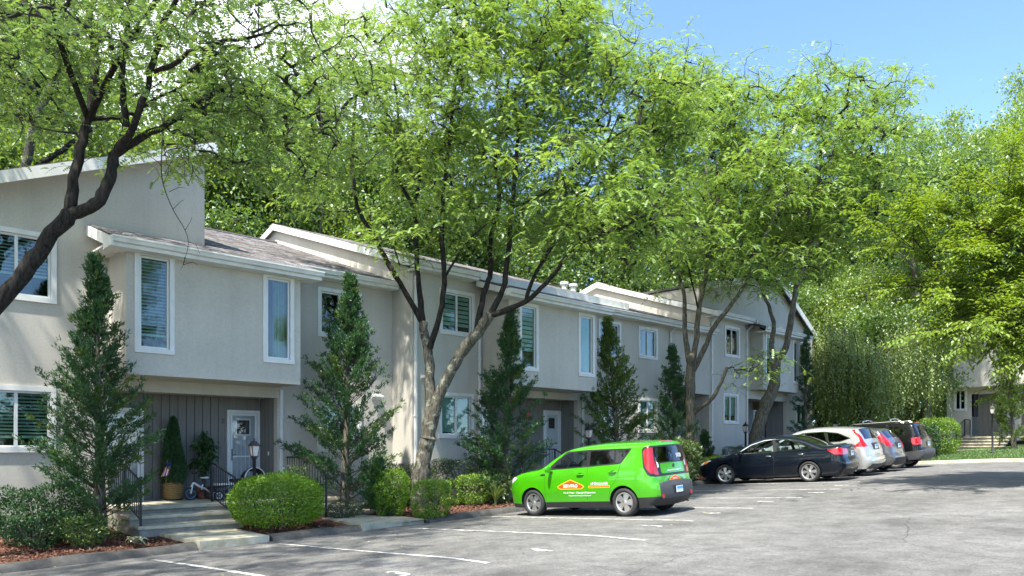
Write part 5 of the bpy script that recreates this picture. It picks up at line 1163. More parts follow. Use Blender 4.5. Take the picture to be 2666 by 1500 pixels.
# silver compact SUV
PSil = paint('silver_paint', (.52, .52, .51), .55, .3)
pr = [(2.1, .24), (2.22, .45), (2.2, .72), (2.05, .88), (1.4, 1.05), (1.08, 1.12), (.55, 1.42), (.1, 1.58), (-.4, 1.645), (-1.1, 1.63), (-1.7, 1.57), (-1.86, 1.54), (-1.92, 1.46), (-2.06, 1.18), (-2.13, 1.0), (-2.18, .82), (-2.2, .64), (-2.27, .6), (-2.275, .42), (-2.12, .27)]
side = [('front_side_window', rounded([(.88, 1.13), (.4, 1.41), (-.08, 1.515), (-.12, 1.15)], .03), M['glass_car']), ('rear_side_window', rounded([(-.2, 1.155), (-.17, 1.52), (-.8, 1.51), (-.92, 1.175)], .03), M['glass_dark']),
        ('quarter_window', rounded([(-1.0, 1.18), (-.92, 1.5), (-1.25, 1.44), (-1.62, 1.27), (-1.35, 1.185)], .03), M['glass_dark']),
        ('tail_light', rounded([(-1.70, 1.535), (-1.80, 1.545), (-2.0, 1.3), (-2.4, 1.12), (-2.4, .95), (-1.78, .98), (-1.98, 1.16), (-1.93, 1.28)], .02), M['red_l']),
        ('window_surround', rounded([(1.0, 1.11), (.42, 1.44), (-.1, 1.545), (-.82, 1.54), (-1.28, 1.465), (-1.7, 1.265), (-1.35, 1.16)], .03), M['chrome']), ('sill_cladding', [(1.0, .1), (1.0, .36), (-1.0, .37), (-1.0, .1)], M['cladding'])]
def tl(c):
    return [('rear_window', TP(c, [(-.6, -1.87), (.6, -1.87), (.62, -2.05), (-.62, -2.05)]), M['glass_dark'], 1), ('tail_light', RP(c, [(.62, 1.5), (.9, 1.5), (.9, .96), (.62, .98), (.78, 1.2)]), M['red_l'], 1), ('tail_light', RP(c, [(-.9, 1.5), (-.62, 1.5), (-.78, 1.2), (-.62, .98), (-.9, .96)]), M['red_l'], 1),
            ('plate_recess', RP(c, [(-.3, 1.06), (.3, 1.06), (.3, .84), (-.3, .84)]), M['black_trim'], 1), ('rear_bumper', RP(c, [(-.85, .6), (.85, .6), (.85, .42), (-.85, .42)]), M['chrome'], 1), ('bumper_lip', RP(c, [(-.9, .41), (.9, .41), (.9, .2), (-.9, .2)]), M['cladding'], 1), ('windscreen', TP(c, [(-.66, 1.04), (.66, 1.04), (.56, .2), (-.56, .2)]), M['glass_car'], 1)]
t, c = suv('silver compact SUV with tall curved red tail lamps, right behind the navy sedan', PSil, pr, .91, zp_, (1.30, -1.32), .335, side, tl, 20.35, -2.45); plate(t, c, 0, .95, .28, .14)
# grey hatchback
PGr = paint('grey_paint', (.115, .117, .125), .5, .3)
pr = [(1.95, .22), (2.06, .42), (2.04, .66), (1.9, .82), (1.3, 1.0), (1.0, 1.06), (.5, 1.36), (.1, 1.51), (-.4, 1.575), (-1.0, 1.55), (-1.5, 1.49), (-1.66, 1.46), (-1.72, 1.38), (-1.9, 1.14), (-2.0, 1.0), (-2.06, .82), (-2.08, .64), (-2.13, .6), (-2.135, .42), (-2.0, .26)]
side = [('front_side_window', rounded([(.82, 1.07), (.38, 1.34), (-.08, 1.44), (-.12, 1.1)], .03), M['glass_car']), ('rear_side_window', rounded([(-.2, 1.105), (-.17, 1.445), (-.75, 1.43), (-1.25, 1.3), (-1.05, 1.14)], .03), M['glass_dark']),
        ('tail_light', rounded([(-1.62, 1.22), (-1.72, 1.34), (-2.3, 1.1), (-2.3, .85), (-1.96, .9), (-1.78, 1.05)], .02), M['red_l']), ('window_surround', rounded([(.92, 1.05), (.4, 1.37), (-.1, 1.468), (-.78, 1.458), (-1.33, 1.31), (-1.08, 1.115)], .03), M['black_trim']), ('sill_cladding', [(1.0, .1), (1.0, .34), (-1.0, .34), (-1.0, .1)], M['cladding_b'])]
def tl(c):
    return [('rear_window', TP(c, [(-.55, -1.69), (.55, -1.69), (.56, -1.88), (-.56, -1.88)]), M['glass_dark'], 1), ('tail_light', RP(c, [(.6, 1.22), (.9, 1.3), (.9, .86), (.5, .9), (.52, 1.0)]), M['red_l'], 1), ('tail_light', RP(c, [(-.9, 1.3), (-.6, 1.22), (-.52, 1.0), (-.5, .9), (-.9, .86)]), M['red_l'], 1),
            ('plate_recess', RP(c, [(-.3, 1.0), (.3, 1.0), (.3, .78), (-.3, .78)]), M['black_trim'], 1), ('bumper_lip', RP(c, [(-.9, .5), (.9, .5), (.9, .2), (-.9, .2)]), M['cladding_b'], 1), ('windscreen', TP(c, [(-.64, .96), (.64, .96), (.54, .2), (-.54, .2)]), M['glass_car'], 1)]
t, c = suv('dark grey hatchback with angular red tail lamps between the silver and black cars', PGr, pr, .885, zp_, (1.27, -1.30), .32, side, tl, 22.65, -2.47); plate(t, c, 0, .9, .28, .14)
# black SUV with roof rack
PBl = paint('black_paint', (.006, .006, .007), .0, .22, .5)
pr = [(2.2, .28), (2.3, .5), (2.28, .8), (2.12, .95), (1.4, 1.1), (1.1, 1.16), (.6, 1.5), (.2, 1.67), (-.3, 1.72), (-1.1, 1.71), (-1.8, 1.67), (-1.98, 1.62), (-2.04, 1.5), (-2.16, 1.2), (-2.22, 1.05), (-2.24, .84), (-2.25, .7), (-2.33, .66), (-2.335, .46), (-2.2, .32)]
side = [('front_side_window', rounded([(.92, 1.16), (.5, 1.45), (-.05, 1.6), (-.08, 1.18)], .03), M['glass_car']), ('rear_side_window', rounded([(-.16, 1.18), (-.13, 1.605), (-.9, 1.6), (-1.0, 1.19)], .03), M['glass_dark']), ('quarter_window', rounded([(-1.1, 1.195), (-1.02, 1.59), (-1.55, 1.55), (-1.8, 1.25)], .04), M['glass_dark']),
        ('tail_light', rounded([(-1.93, 1.13), (-2.4, 1.16), (-2.4, .85), (-1.98, .88)], .03), M['red_l']), ('rear_bumper', [(-1.75, .2), (-1.75, .62), (-2.5, .68), (-2.5, .2)], M['cladding']), ('sill_cladding', [(1.0, .1), (1.0, .42), (-1.0, .42), (-1.0, .1)], M['cladding_b'])]
def tl(c):
    return [('rear_window', RP(c, [(-.64, 1.56), (.64, 1.56), (.66, 1.2), (-.66, 1.2)]), M['glass_car'], 1), ('tail_light', RP(c, [(.66, 1.14), (.95, 1.14), (.95, .86), (.64, .88)]), M['red_l'], 1), ('tail_light', RP(c, [(-.95, 1.14), (-.66, 1.14), (-.64, .88), (-.95, .86)]), M['red_l'], 1),
            ('plate_recess', RP(c, [(-.3, .98), (.3, .98), (.3, .76), (-.3, .76)]), M['black_trim'], 1), ('rear_bumper', RP(c, [(-.95, .68), (.95, .68), (.95, .3), (-.95, .3)]), M['cladding'], 1), ('windscreen', TP(c, [(-.66, 1.06), (.66, 1.06), (.56, .3), (-.56, .3)]), M['glass_car'], 1)]
t, c = suv('black SUV with silver roof rack, last in the row of parked cars', PBl, pr, .93, zp_, (1.33, -1.38), .36, side, tl, 25.25, -2.4, sill=.32, seatz=.85); plate(t, c, 0, .87, .28, .14)
for sg in (1, -1):
    mb = MB(); mb.tube([(.3, sg*.6, 1.68), (.2, sg*.6, 1.76), (-1.5, sg*.6, 1.77), (-1.65, sg*.6, 1.7)], .022, 6); mb.build('roof_rail', M['alloy'], t, local=True)
for x in (-.2, -1.2):
    mb = MB(); mb.tube([(x, .62, 1.77), (x+.02, .5, 1.86), (x+.02, 0, 1.89), (x+.02, -.5, 1.86), (x, -.62, 1.77)], .022, 6); mb.build('roof_rack_bar', M['alloy'], t, local=True)
mb = MB(); mb.box(-1.98, -1.9, -.2, .2, 1.66, 1.7, .01); mb.build('brake_light', M['red_l'], t, local=True)
# ================================================================== vegetation
NR = np.random.RandomState(11)
def unit(v): return v/np.maximum(np.linalg.norm(v, axis=-1, keepdims=True), 1e-9)
def leaf_quads(c, d, n, L, Wd, fold=.15):
    """diamond leaves: base c, direction d, normal n"""
    d = unit(d); s = unit(np.cross(d, n)); nn = np.cross(s, d); L = np.asarray(L)[:, None]; Wd = np.asarray(Wd)[:, None]
    m = c+d*L*.45; return np.stack([c, m+s*Wd*.5+nn*Wd*fold, c+d*L-nn*L*.08, m-s*Wd*.5+nn*Wd*fold], 1).reshape(-1, 3)
def quads(n): return np.arange(4*n).reshape(-1, 4)
class Skel:
    """limbs plus twigs that reach for clump centres"""
    def __init__(s): s.pos = []; s.rad = []; s.mb = MB(); s.tw = MB(); s.lm = MB(); s.thr = .1
    def limb(s, pts, r0, r1, n=9, wob=.0, flare=0):
        pts = [np.asarray(p, float) for p in pts]; P = catmull(pts, 5) if len(pts) > 2 else np.array(pts)
        d = np.linalg.norm(np.diff(P, axis=0), axis=1); a = np.concatenate([[0], np.cumsum(d)]); a /= a[-1]
        R = r0+(r1-r0)*a**.8
        if r1 > .1:
            t_ = unit(P[-1]-P[-2]); P = np.vstack([P, P[-1]+t_*r1*.6, P[-1]+t_*r1*.95]); R = np.concatenate([R, [r1*.72, r1*.3]]); a = np.concatenate([a, [1, 1]])
        if flare: R = R*(1+flare*np.exp(-a*14))
        if wob: P = P+NR.normal(0, wob, P.shape)*np.minimum(1, a*8)[:, None]; R = R*(1+NR.normal(0, .05, len(R)))
        (s.mb if r0 > s.thr else s.lm).tube(P, R, n); s.pos.extend(P); s.rad.extend(R); return P
    def twigs(s, clumps, maxr=.03, sag=.0, minr=.004, nseg=3, jit=.12):
        P = np.array(s.pos); base = len(P); Q = np.array(clumps); d = np.array([np.min(np.sum((P-q)**2, 1)) for q in Q]); order = np.argsort(d)
        N = len(P)+len(Q)*nseg; A = np.empty((N, 3)); A[:len(P)] = P; cnt = len(P); par = {}; segs = []; cw = np.zeros(N)
        own = np.full(N, -1)
        for q in Q[order]:
            dd = np.sum((A[:cnt]-q)**2, 1); i = int(np.argmin(dd)); p = A[i]; L = math.sqrt(dd[i]); pts = [p]; ids = [i]
            side = NR.normal(0, 1, 3)*L*jit
            for k in range(1, nseg+1):
                t = k/nseg; pt = p+(q-p)*t+side*math.sin(math.pi*t)+np.array([0, 0, sag*L*math.sin(math.pi*t)])
                if k == nseg: pt = q
                A[cnt] = pt; pts.append(pt); ids.append(cnt); own[cnt] = len(segs); cnt += 1
            segs.append((pts, ids, own[i], i))
        w = np.ones(len(segs))
        for k in range(len(segs)-1, -1, -1):
            if segs[k][2] >= 0: w[segs[k][2]] += w[k]
        for k, (pts, ids, ow, i) in enumerate(segs):
            r0 = min(maxr, minr*1.3*math.sqrt(w[k])); 
            if i < base: r0 = min(r0, s.rad[i]*.7)
            s.tw.tube(pts, [r0+(minr*.6-r0)*j/nseg for j in range(nseg+1)], 4 if r0 < .02 else 6, cap=False)
        return Q
def ellipsoid_pts(specs, n, rs=NR, hollow=.25):
    """points in a union of ellipsoids (c, r(3), weight)"""
    out = []; W_ = np.array([s[2] for s in specs], float); W_ /= W_.sum()
    for (c, r, _), w_ in zip(specs, W_):
        m = int(n*w_)+1; u = unit(rs.normal(0, 1, (m, 3))); rr = (hollow+(1-hollow)*rs.rand(m))**(1/2.2); out.append(np.array(c)+u*rr[:, None]*np.array(r))
    return np.vstack(out)
def fronds(C, per, spread, L=.2, nq=6, span=.1, wd=.03, droop=.45, rs=NR, sk=None, nt_=3, tl=.55):
    """feathery compound leaves set alternately along fine shoots that leave every twig end"""
    m = len(C)*nt_; k = max(2, per//nt_); a = rs.uniform(0, 6.283, m); el = rs.normal(.05, .3, m); sd_ = np.stack([np.cos(a)*np.cos(el), np.sin(a)*np.cos(el), np.sin(el)], -1)
    c0 = np.repeat(C, nt_, 0)+rs.normal(0, spread*.35, (m, 3)); sl = tl*rs.uniform(.5, 1.2, m); n = m*k
    if sk is not None:
        e1 = c0+sd_*sl[:, None]-np.array([0, 0, 1.])*(sl*.22)[:, None]; md = (c0+e1)/2+np.array([0, 0, .03]); b_ = len(sk.tw.v); r = .0045
        w1 = unit(np.cross(sd_, [0, 0, 1.]))*r; w2 = np.array([0, 0, r])
        V = np.stack([c0+w1, c0-w1*.5+w2, c0-w1*.5-w2, md+w1*.8, md-w1*.4+w2*.8, md-w1*.4-w2*.8, e1], 1).reshape(-1, 3); sk.tw.v.extend(map(tuple, V.tolist()))
        for i in range(m):
            q = b_+7*i; sk.tw.f.extend([(q, q+1, q+4, q+3), (q+1, q+2, q+5, q+4), (q+2, q, q+3, q+5), (q+3, q+4, q+6), (q+4, q+5, q+6), (q+5, q+3, q+6)])
        sk.tw.m.extend([0]*(6*m))
    t = np.tile((np.arange(k)+.7)/k, m); i = np.repeat(np.arange(m), k); s_ = np.where(np.tile(np.arange(k) % 2, m) == 0, 1., -1.)
    T_ = sd_[i]; P_ = unit(np.cross(T_, np.array([0, 0, 1.]))); c = c0[i]+T_*(sl[i]*t)[:, None]-np.array([0, 0, 1.])*(sl[i]*t*t*.22)[:, None]+rs.normal(0, .02, (n, 3))
    d = unit(P_*s_[:, None]*.8+T_*.6+rs.normal(0, .28, (n, 3))); up = unit(np.array([0, 0, 1.])+rs.normal(0, .3, (n, 3))); b = unit(np.cross(d, up)); Ls = L*rs.uniform(.65, 1.25, n)
    V = []; cr = rs.rand(m); A = np.repeat(np.clip(cr[i]*.6+rs.rand(n)*.45-.02, 0, 1), nq*4)
    for j in range(nq):
        t = (j+.6)/nq; x = c+d*(Ls*t)[:, None]+np.array([0, 0, -1.])*(droop*Ls*t*t)[:, None]
        sp = (span*.5*(1-.35*abs(t-.45)*2))*(Ls/L); w2 = (wd*.5)*(Ls/L); tl_ = np.array([0, 0, -.25])
        e1 = b*sp[:, None]; e2 = (d+np.array([0, 0, -1.])*(2*droop*t))*w2[:, None]
        V.append(np.stack([x+e1+tl_*sp[:, None]-e2*.2, x-e2, x-e1+tl_*sp[:, None]-e2*.2, x+e2*1.0], 1))
    V = np.stack(V, 1).reshape(-1, 3); return V, quads(n*nq), A
def crown_mesh(name, V, Fq, A, m, parent):
    return fast_mesh(name, V, Fq, M[m], parent, attr=A)
def tree_thing(name, label, cat, base, sk, leaves, barkm, group=None, twigm='twig'):
    t = thing(name, label, cat, tuple(base), group)
    sk.mb.build('trunk', M[barkm], t, smooth=60, recalc=False)
    if sk.lm.v: sk.lm.build('limbs', M['bark'], t, smooth=60, recalc=False)
    if sk.tw.v: o = sk.tw.build('branches', M[twigm], t, recalc=False); tag(o, kind='stuff')
    for V, Fq, A, m in leaves: crown_mesh('crown', V, Fq, A, m, t)
    return t
def E(px, py, k, rx, ry, rk, w_=1.):
    """ellipsoid from a patch of the picture: centre (px,py) at depth k, radii in px, depth radius in m -> isotropic-ish world radii"""
    c = at(px, py, k); return (c, (rx*k/FPX*.72+rk*.7, rx*k/FPX*.7+rk*.72, ry*k/FPX), w_)
def clump_pts(specs, n, size=.5, seed=0, keep=None):
    """clumpy distribution: many twig ends gathered on fewer boughs"""
    rs = np.random.RandomState(seed); m = max(8, n//7); P = ellipsoid_pts(specs, m, rs, .15); Q = np.repeat(P, 7, 0)[:n]; Q = Q+rs.normal(0, size, Q.shape)*np.array([1, 1, .55])
    return Q if keep is None else Q[keep(Q)]
clear_house = lambda Q: ~((Q[:, 1] > 2.2) & (Q[:, 2] < 7.4+.33*(Q[:, 1]-2.6)) & (Q[:, 0] > -6))

# ---- foreground locust leaning in from the left edge (T1)
k0 = 12.2; sk = Skel(); b0 = at(-420, 1330, k0); b0[2] = float(zbed(b0[0], b0[1]))
F1 = at(181, 559, k0+.6)
sk.limb([b0-(0, 0, .2), b0+(0, 0, .7), at(-250, 1040, k0), at(-110, 900, k0+.2), at(31, 752, k0+.4), at(103, 655, k0+.5), F1], .185, .12, 12, .014, .4)
sk.limb([F1, at(197, 440, k0+.8), at(228, 310, k0+.9), at(250, 155, k0+1), at(236, 26, k0+1), at(260, -140, k0+1.2)], .098, .045, 10, .016)
l2 = sk.limb([F1, at(248, 533, k0+.6), at(285, 466, k0+.7), at(296, 405, k0+.8)], .102, .088, 10, .008)
sk.limb([at(296, 405, k0+.8), at(357, 310, k0+.6), at(395, 190, k0+.5), at(424, 67, k0+.3), at(490, -40, k0)], .07, .035, 9, .018)
sk.limb([at(296, 405, k0+.8), at(362, 362, k0+.9), at(455, 312, k0+1.1), at(559, 240, k0+1.5), at(680, 250, k0+2), at(800, 300, k0+2.5)], .068, .018, 8, .02)
sk.limb([at(330, 330, k0+.7), at(318, 210, k0+.5), at(330, 90, k0+.2), at(345, -30, k0)], .06, .03, 7, .01)
sk.limb([at(404, 190, k0+.5), at(520, 130, k0+.2), at(640, 100, k0), at(770, 60, k0-.4)], .05, .014, 7, .02)
sk.limb([at(228, 310, k0+.9), at(330, 300, k0+1.3), at(420, 250, k0+1.8), at(560, 175, k0+2.2)], .045, .015, 6, .015)
sk.limb([at(240, 230, k0+1), at(170, 170, k0+1.6), at(100, 120, k0+2)], .05, .02, 6, .01)
u_ = at(228, 310, k0+.9); sk.limb([u_, u_+(.3, -1.2, 1.0), u_+(.8, -3, 1.9), u_+(1.6, -5, 2.4)], .06, .02, 8, .012); sk.limb([u_, u_+(-.8, -1.2, 1.0), u_+(-1.2, -3, 1.8), u_+(-2, -5, 2.2)], .055, .02, 7, .012)
sp = [E(150, 60, 13.4, 330, 190, 1.8, .9), E(520, 90, 12.8, 330, 170, 1.8, 1.3), E(760, 250, 14.4, 190, 170, 1.2, .9), E(480, 270, 14, 300, 120, 1., .5), E(640, 420, 14.4, 110, 90, .7, .18), E(-250, 200, 13, 300, 260, 2, .8), ((-4.6, -2.8, 8.6), (4.2, 3.4, 1.5), 1.5), ((-5.5, -5.5, 7.9), (3.6, 2.2, 1.2), .9), ((-7.5, 0, 7.5), (2.5, 3, 1.5), .7)]
Q = clump_pts(sp, 1450, .4, 1, clear_house); sk.twigs(Q, .045, .06, .0075)
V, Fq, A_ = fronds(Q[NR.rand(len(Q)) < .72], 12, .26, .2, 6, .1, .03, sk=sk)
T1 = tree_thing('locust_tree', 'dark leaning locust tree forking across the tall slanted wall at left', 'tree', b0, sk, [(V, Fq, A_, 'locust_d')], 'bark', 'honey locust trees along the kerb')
# bare dead twigs hanging before the wall
sk = Skel(); tt_ = [at(428, 300, 13.9), at(420, 420, 13.9), at(425, 480, 13.9), at(450, 545, 13.9), at(482, 600, 13.9), at(490, 640, 13.9), at(476, 690, 13.9)]
M1 = MB(); M1.tube(catmull(tt_, 4), np.linspace(.012, .004, 25), 5)
for a, b_ in (((425, 480), (440, 430)), ((450, 545), (480, 520)), ((440, 500), (482, 490)), ((482, 600), (500, 565)), ((430, 450), (455, 400)), ((476, 690), (515, 690)), ((480, 670), (470, 705)), ((455, 380), (500, 450)), ((470, 400), (480, 470)), ((490, 630), (520, 660))):
    m_ = ((a[0]+b_[0])/2+6, (a[1]+b_[1])/2-8); M1.tube([at(*a, 13.9), at(*m_, 13.95), at(*b_, 13.9)], [.007, .005, .003], 4)
M1.build('dead_branch', M['twig'], T1)
# ---- second tree at the far left, only its limbs in view
sk = Skel(); b1 = at(-700, 1290, 16.5); b1[2] = float(zbed(b1[0], b1[1]))
f_ = at(-220, 900, 17)
sk.limb([b1-(0, 0, .2), b1+(0, 0, 1.0), at(-480, 1000, 16.7), f_], .3, .2, 11, .01, .4)
sk.limb([f_, at(-60, 640, 17), at(20, 530, 17), at(60, 455, 17), at(88, 336, 17), at(119, 259, 17), at(171, 114, 17), at(228, 78, 17), at(300, 20, 17)], .17, .06, 10, .01)
sk.limb([f_, at(-200, 600, 16.6), at(-120, 300, 16), at(20, 90, 15.5), at(50, 0, 15.4), at(90, -120, 15)], .19, .09, 10, .01)
sk.limb([at(60, 455, 17), at(150, 400, 17.3), at(215, 350, 17.6), at(300, 300, 18)], .08, .03, 7, .01)
sp = [E(0, 100, 17, 260, 220, 2, 1.4), E(-400, 100, 17, 400, 300, 3, 1.6), E(-500, -150, 15, 500, 250, 3, 1.6)]
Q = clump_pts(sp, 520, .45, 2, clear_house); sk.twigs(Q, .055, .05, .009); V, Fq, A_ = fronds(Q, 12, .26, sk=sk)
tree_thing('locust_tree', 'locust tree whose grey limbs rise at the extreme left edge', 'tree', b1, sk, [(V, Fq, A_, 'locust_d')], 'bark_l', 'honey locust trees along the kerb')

# ---- big forked locust in the middle (T2)
k0 = 20.6; sk = Skel(); b2 = at(1092, 1310, k0); b2[2] = float(zbed(b2[0], b2[1])); f0 = at(1128, 1108, k0)
g = lambda px, py, dk=0: at(px, py, k0+dk)
sk.limb([b2-(0, 0, .25), g(1092, 1290), g(1103, 1190), g(1116, 1140)], .25, .2, 14, .012, .35)
s1 = g(1101, 842, .2)
sk.limb([g(1108, 1170), g(1119, 1060), g(1116, 930, .1), s1], .165, .12, 11, .01)
sk.limb([s1, g(1048, 749, .3), g(1008, 681, .4), g(974, 615, .5), g(930, 535, .6), g(916, 395, .8), g(925, 250, 1), g(900, 120, 1.2)], .085, .03, 9, .01)
sk.limb([s1, g(1091, 740, .2), g(1082, 631, .2), g(1076, 543, .2), g(1035, 450, .1), g(1035, 280, 0), g(1010, 130, -.2)], .085, .028, 9, .01)
sk.limb([g(1076, 543, .2), g(1092, 466, .3), g(1087, 388, .4), g(1113, 300, .5), g(1120, 150, .6)], .05, .02, 7, .01)
sk.limb([g(1119, 905, 0), g(1147, 811, -.3), g(1157, 724, -.4), g(1150, 631, -.5), g(1154, 518, -.6), g(1172, 350, -.8), g(1190, 180, -1), g(1210, 40, -1)], .085, .03, 9, .01)
s2 = g(1272, 824, -.4)
sk.limb([g(1112, 1170), g(1143, 1035, -.1), g(1197, 926, -.2), g(1234, 879, -.3), s2], .165, .14, 11, .012)
sk.limb([g(1240, 870, -.3), g(1259, 768, -.1), g(1278, 709, .1), g(1275, 631, .3), g(1300, 520, .5), g(1290, 400, .7), g(1320, 250, .9), g(1330, 110, 1)], .09, .03, 9, .01)
sk.limb([s2, g(1309, 755, -.5), g(1324, 662, -.6), g(1333, 543, -.8), g(1343, 455, -.9), g(1353, 331, -1), g(1400, 190, -1.2), g(1440, 80, -1.2)], .085, .028, 9, .01)
sk.limb([s2, g(1368, 786, -.7), g(1433, 724, -1), g(1480, 662, -1.3), g(1526, 625, -1.6), g(1643, 580, -2.2), g(1740, 530, -2.6)], .085, .022, 9, .012)
sk.limb([g(1368, 786, -.7), g(1390, 720, -.4), g(1440, 640, 0), g(1500, 540, .4), g(1560, 420, .8), g(1610, 300, 1)], .055, .02, 8, .012)
sk.limb([g(1335, 540, -.8), g(1420, 500, -1.2), g(1540, 400, -1.8), g(1640, 330, -2.2)], .04, .015, 7, .012)
sk.limb([g(1157, 724, -.4), g(1210, 640, -.8), g(1260, 590, -1.2), g(1300, 560, -1.6)], .035, .014, 6, .012)
sp = [E(1150, 260, k0, 290, 270, 2.3, 1.5), E(1430, 270, k0, 300, 260, 2.6, 1.7), E(1600, 350, k0-.6, 190, 170, 1.8, .9), E(1440, 520, k0-.8, 300, 120, 1.8, 1.0), E(1620, 610, k0-1.6, 160, 80, 1.2, .4), E(930, 330, k0, 160, 240, 1.6, .75), E(1000, 640, k0, 140, 70, .8, .18), E(1470, 150, k0, 150, 110, 1.5, .55), E(1300, 30, k0, 300, 120, 2, .9), E(1690, 270, k0-.5, 100, 100, 1, .35)]
Q = clump_pts(sp, 2700, .42, 3, clear_house); sk.twigs(Q, .05, .05, .0075); V, Fq, A_ = fronds(Q, 14, .29, .22, 6, .11, .032, sk=sk)
T2 = tree_thing('locust_tree', 'big two-stemmed honey locust with lichen patches left of the green car', 'tree', b2, sk, [(V, Fq, A_, 'locust')], 'bark_l', 'honey locust trees along the kerb')

# ---- T3 behind the green car's tail
k0 = 28.4; sk = Skel(); sk.thr = .07; b3 = at(1803, 1240, k0); b3[2] = float(zbed(b3[0], max(b3[1], .5))); g = lambda px, py, dk=0: at(px, py, k0+dk)
f0 = g(1800, 930)
sk.limb([b3-(0, 0, .25), g(1803, 1200), g(1799, 1080), g(1797, 1010), f0], .26, .165, 13, .012, .35)
sk.limb([g(1799, 965), g(1785, 886, .2), g(1782, 809, .4), g(1776, 746, .6), g(1740, 640, .8), g(1720, 480, 1)], .115, .03, 8, .01)
sk.limb([g(1799, 965), g(1813, 886), g(1819, 809), g(1835, 731, -.2), g(1850, 600, -.4), g(1840, 430, -.6), g(1860, 300, -.6)], .125, .03, 8, .01)
sk.limb([g(1799, 975), g(1835, 905, -.4), g(1860, 849, -.7), g(1909, 787, -1), g(1947, 725, -1.2), g(1990, 620, -1.5), g(2040, 520, -1.8)], .115, .03, 8, .01)
sk.limb([g(1806, 1090), g(1812, 1070, -.2), g(1850, 1042, -.6), g(1875, 1000, -.8), g(1894, 955, -1)], .085, .06, 8, .008)
sk.limb([g(1819, 809), g(1790, 690, -.8), g(1760, 600, -1.2), g(1700, 520, -1.5)], .04, .015, 6, .01)
sp = [E(1830, 430, k0, 210, 200, 2.8, 1.6), E(1950, 520, k0, 170, 170, 2.4, 1.0), E(1760, 640, k0-.6, 170, 90, 1.8, .7), E(1890, 320, k0, 120, 90, 1.5, .45), E(1960, 690, k0-1, 110, 60, 1.2, .3), E(1820, 250, k0, 80, 70, 1, .22), E(1985, 950, k0-1, 30, 25, .3, .05), E(1880, 940, k0-1, 40, 22, .3, .06)]
Q = clump_pts(sp, 1600, .5, 4, clear_house); sk.twigs(Q, .055, .05, .009); V, Fq, A_ = fronds(Q, 12, .33, .25, 5, .125, .042, sk=sk, tl=.65)
tree_thing('locust_tree', "many-limbed honey locust behind the green car's tail", 'tree', b3, sk, [(V, Fq, A_, 'locust')], 'bark_t', 'honey locust trees along the kerb')
# ---- T4 leaning right behind the sedan
k0 = 31; sk = Skel(); sk.thr = .07; b4 = at(1960, 1230, k0); b4[2] = float(zbed(b4[0], max(b4[1], .5))); f0 = g4 = at(2018, 942, k0); g = lambda px, py, dk=0: at(px, py, k0+dk)
sk.limb([b4-(0, 0, .25), g(1962, 1200), g(1972, 1120), g(1992, 1057), g(2015, 1005), f0], .30, .21, 13, .012, .3)
sk.limb([f0, g(2009, 900), g(2014, 850, .3), g(2003, 800, .5), g(1981, 747, .8), g(1960, 640, 1)], .12, .03, 8, .01)
sk.limb([f0, g(2046, 905, -.2), g(2060, 824, -.3), g(2074, 747, -.4), g(2095, 690, -.5), g(2120, 560, -.6), g(2140, 400, -.8)], .15, .04, 9, .01)
sk.limb([g(2090, 705, -.5), g(2150, 620, -1), g(2230, 540, -1.5), g(2300, 450, -1.8)], .05, .02, 6, .01)
sk.limb([g(2100, 620, -.5), g(2040, 520, 0), g(2000, 400, .5), g(1990, 300, .6)], .05, .02, 6, .01)
sp = [E(2080, 400, k0, 220, 170, 3, 1.6), E(2200, 480, k0, 180, 160, 3, 1.2), E(2040, 560, k0, 180, 120, 2.5, .9), E(2160, 640, k0, 150, 80, 2, .5), E(2130, 270, k0, 170, 70, 2, .6), E(2010, 700, k0, 60, 40, 1, .12)]
Q = clump_pts(sp, 1600, .55, 5, clear_house); sk.twigs(Q, .06, .05, .01); V, Fq, A_ = fronds(Q, 12, .36, .28, 5, .14, .048, sk=sk, tl=.7)
tree_thing('locust_tree', 'honey locust with thick trunk leaning right behind the navy sedan', 'tree', b4, sk, [(V, Fq, A_, 'locust')], 'bark_t', 'honey locust trees along the kerb')

# ---- bright tree reaching in from the right
k0 = 19.0; sk = Skel(); b5 = at(3010, 1240, 20.2); b5[2] = float(zlot(b5[0], b5[1]))+.12; g = lambda px, py, dk=0: at(px, py, k0+dk)
isl = thing_isl = MB()
q_ = [(b5[0]+1.5*math.cos(a), b5[1]+1.5*math.sin(a)) for a in np.linspace(0, 2*math.pi, 25)[:-1]]
isl.add([(x, y, float(zlot(x, y))-.05) for x, y in q_]+[(x, y, float(zlot(x, y))+.13) for x, y in q_]+[(b5[0], b5[1], b5[2]+.08)], [(i, (i+1) % 24, 24+(i+1) % 24, 24+i) for i in range(24)]+[(24+i, 24+(i+1) % 24, 48) for i in range(24)])
o = isl.build('planting_island', M['mulch']); tag(o, kind='structure')
f0 = at(3000, 980, 20.1)
sk.limb([b5-(0, 0, .2), b5+(0, 0, .8), f0], .17, .13, 11, .008, .35)
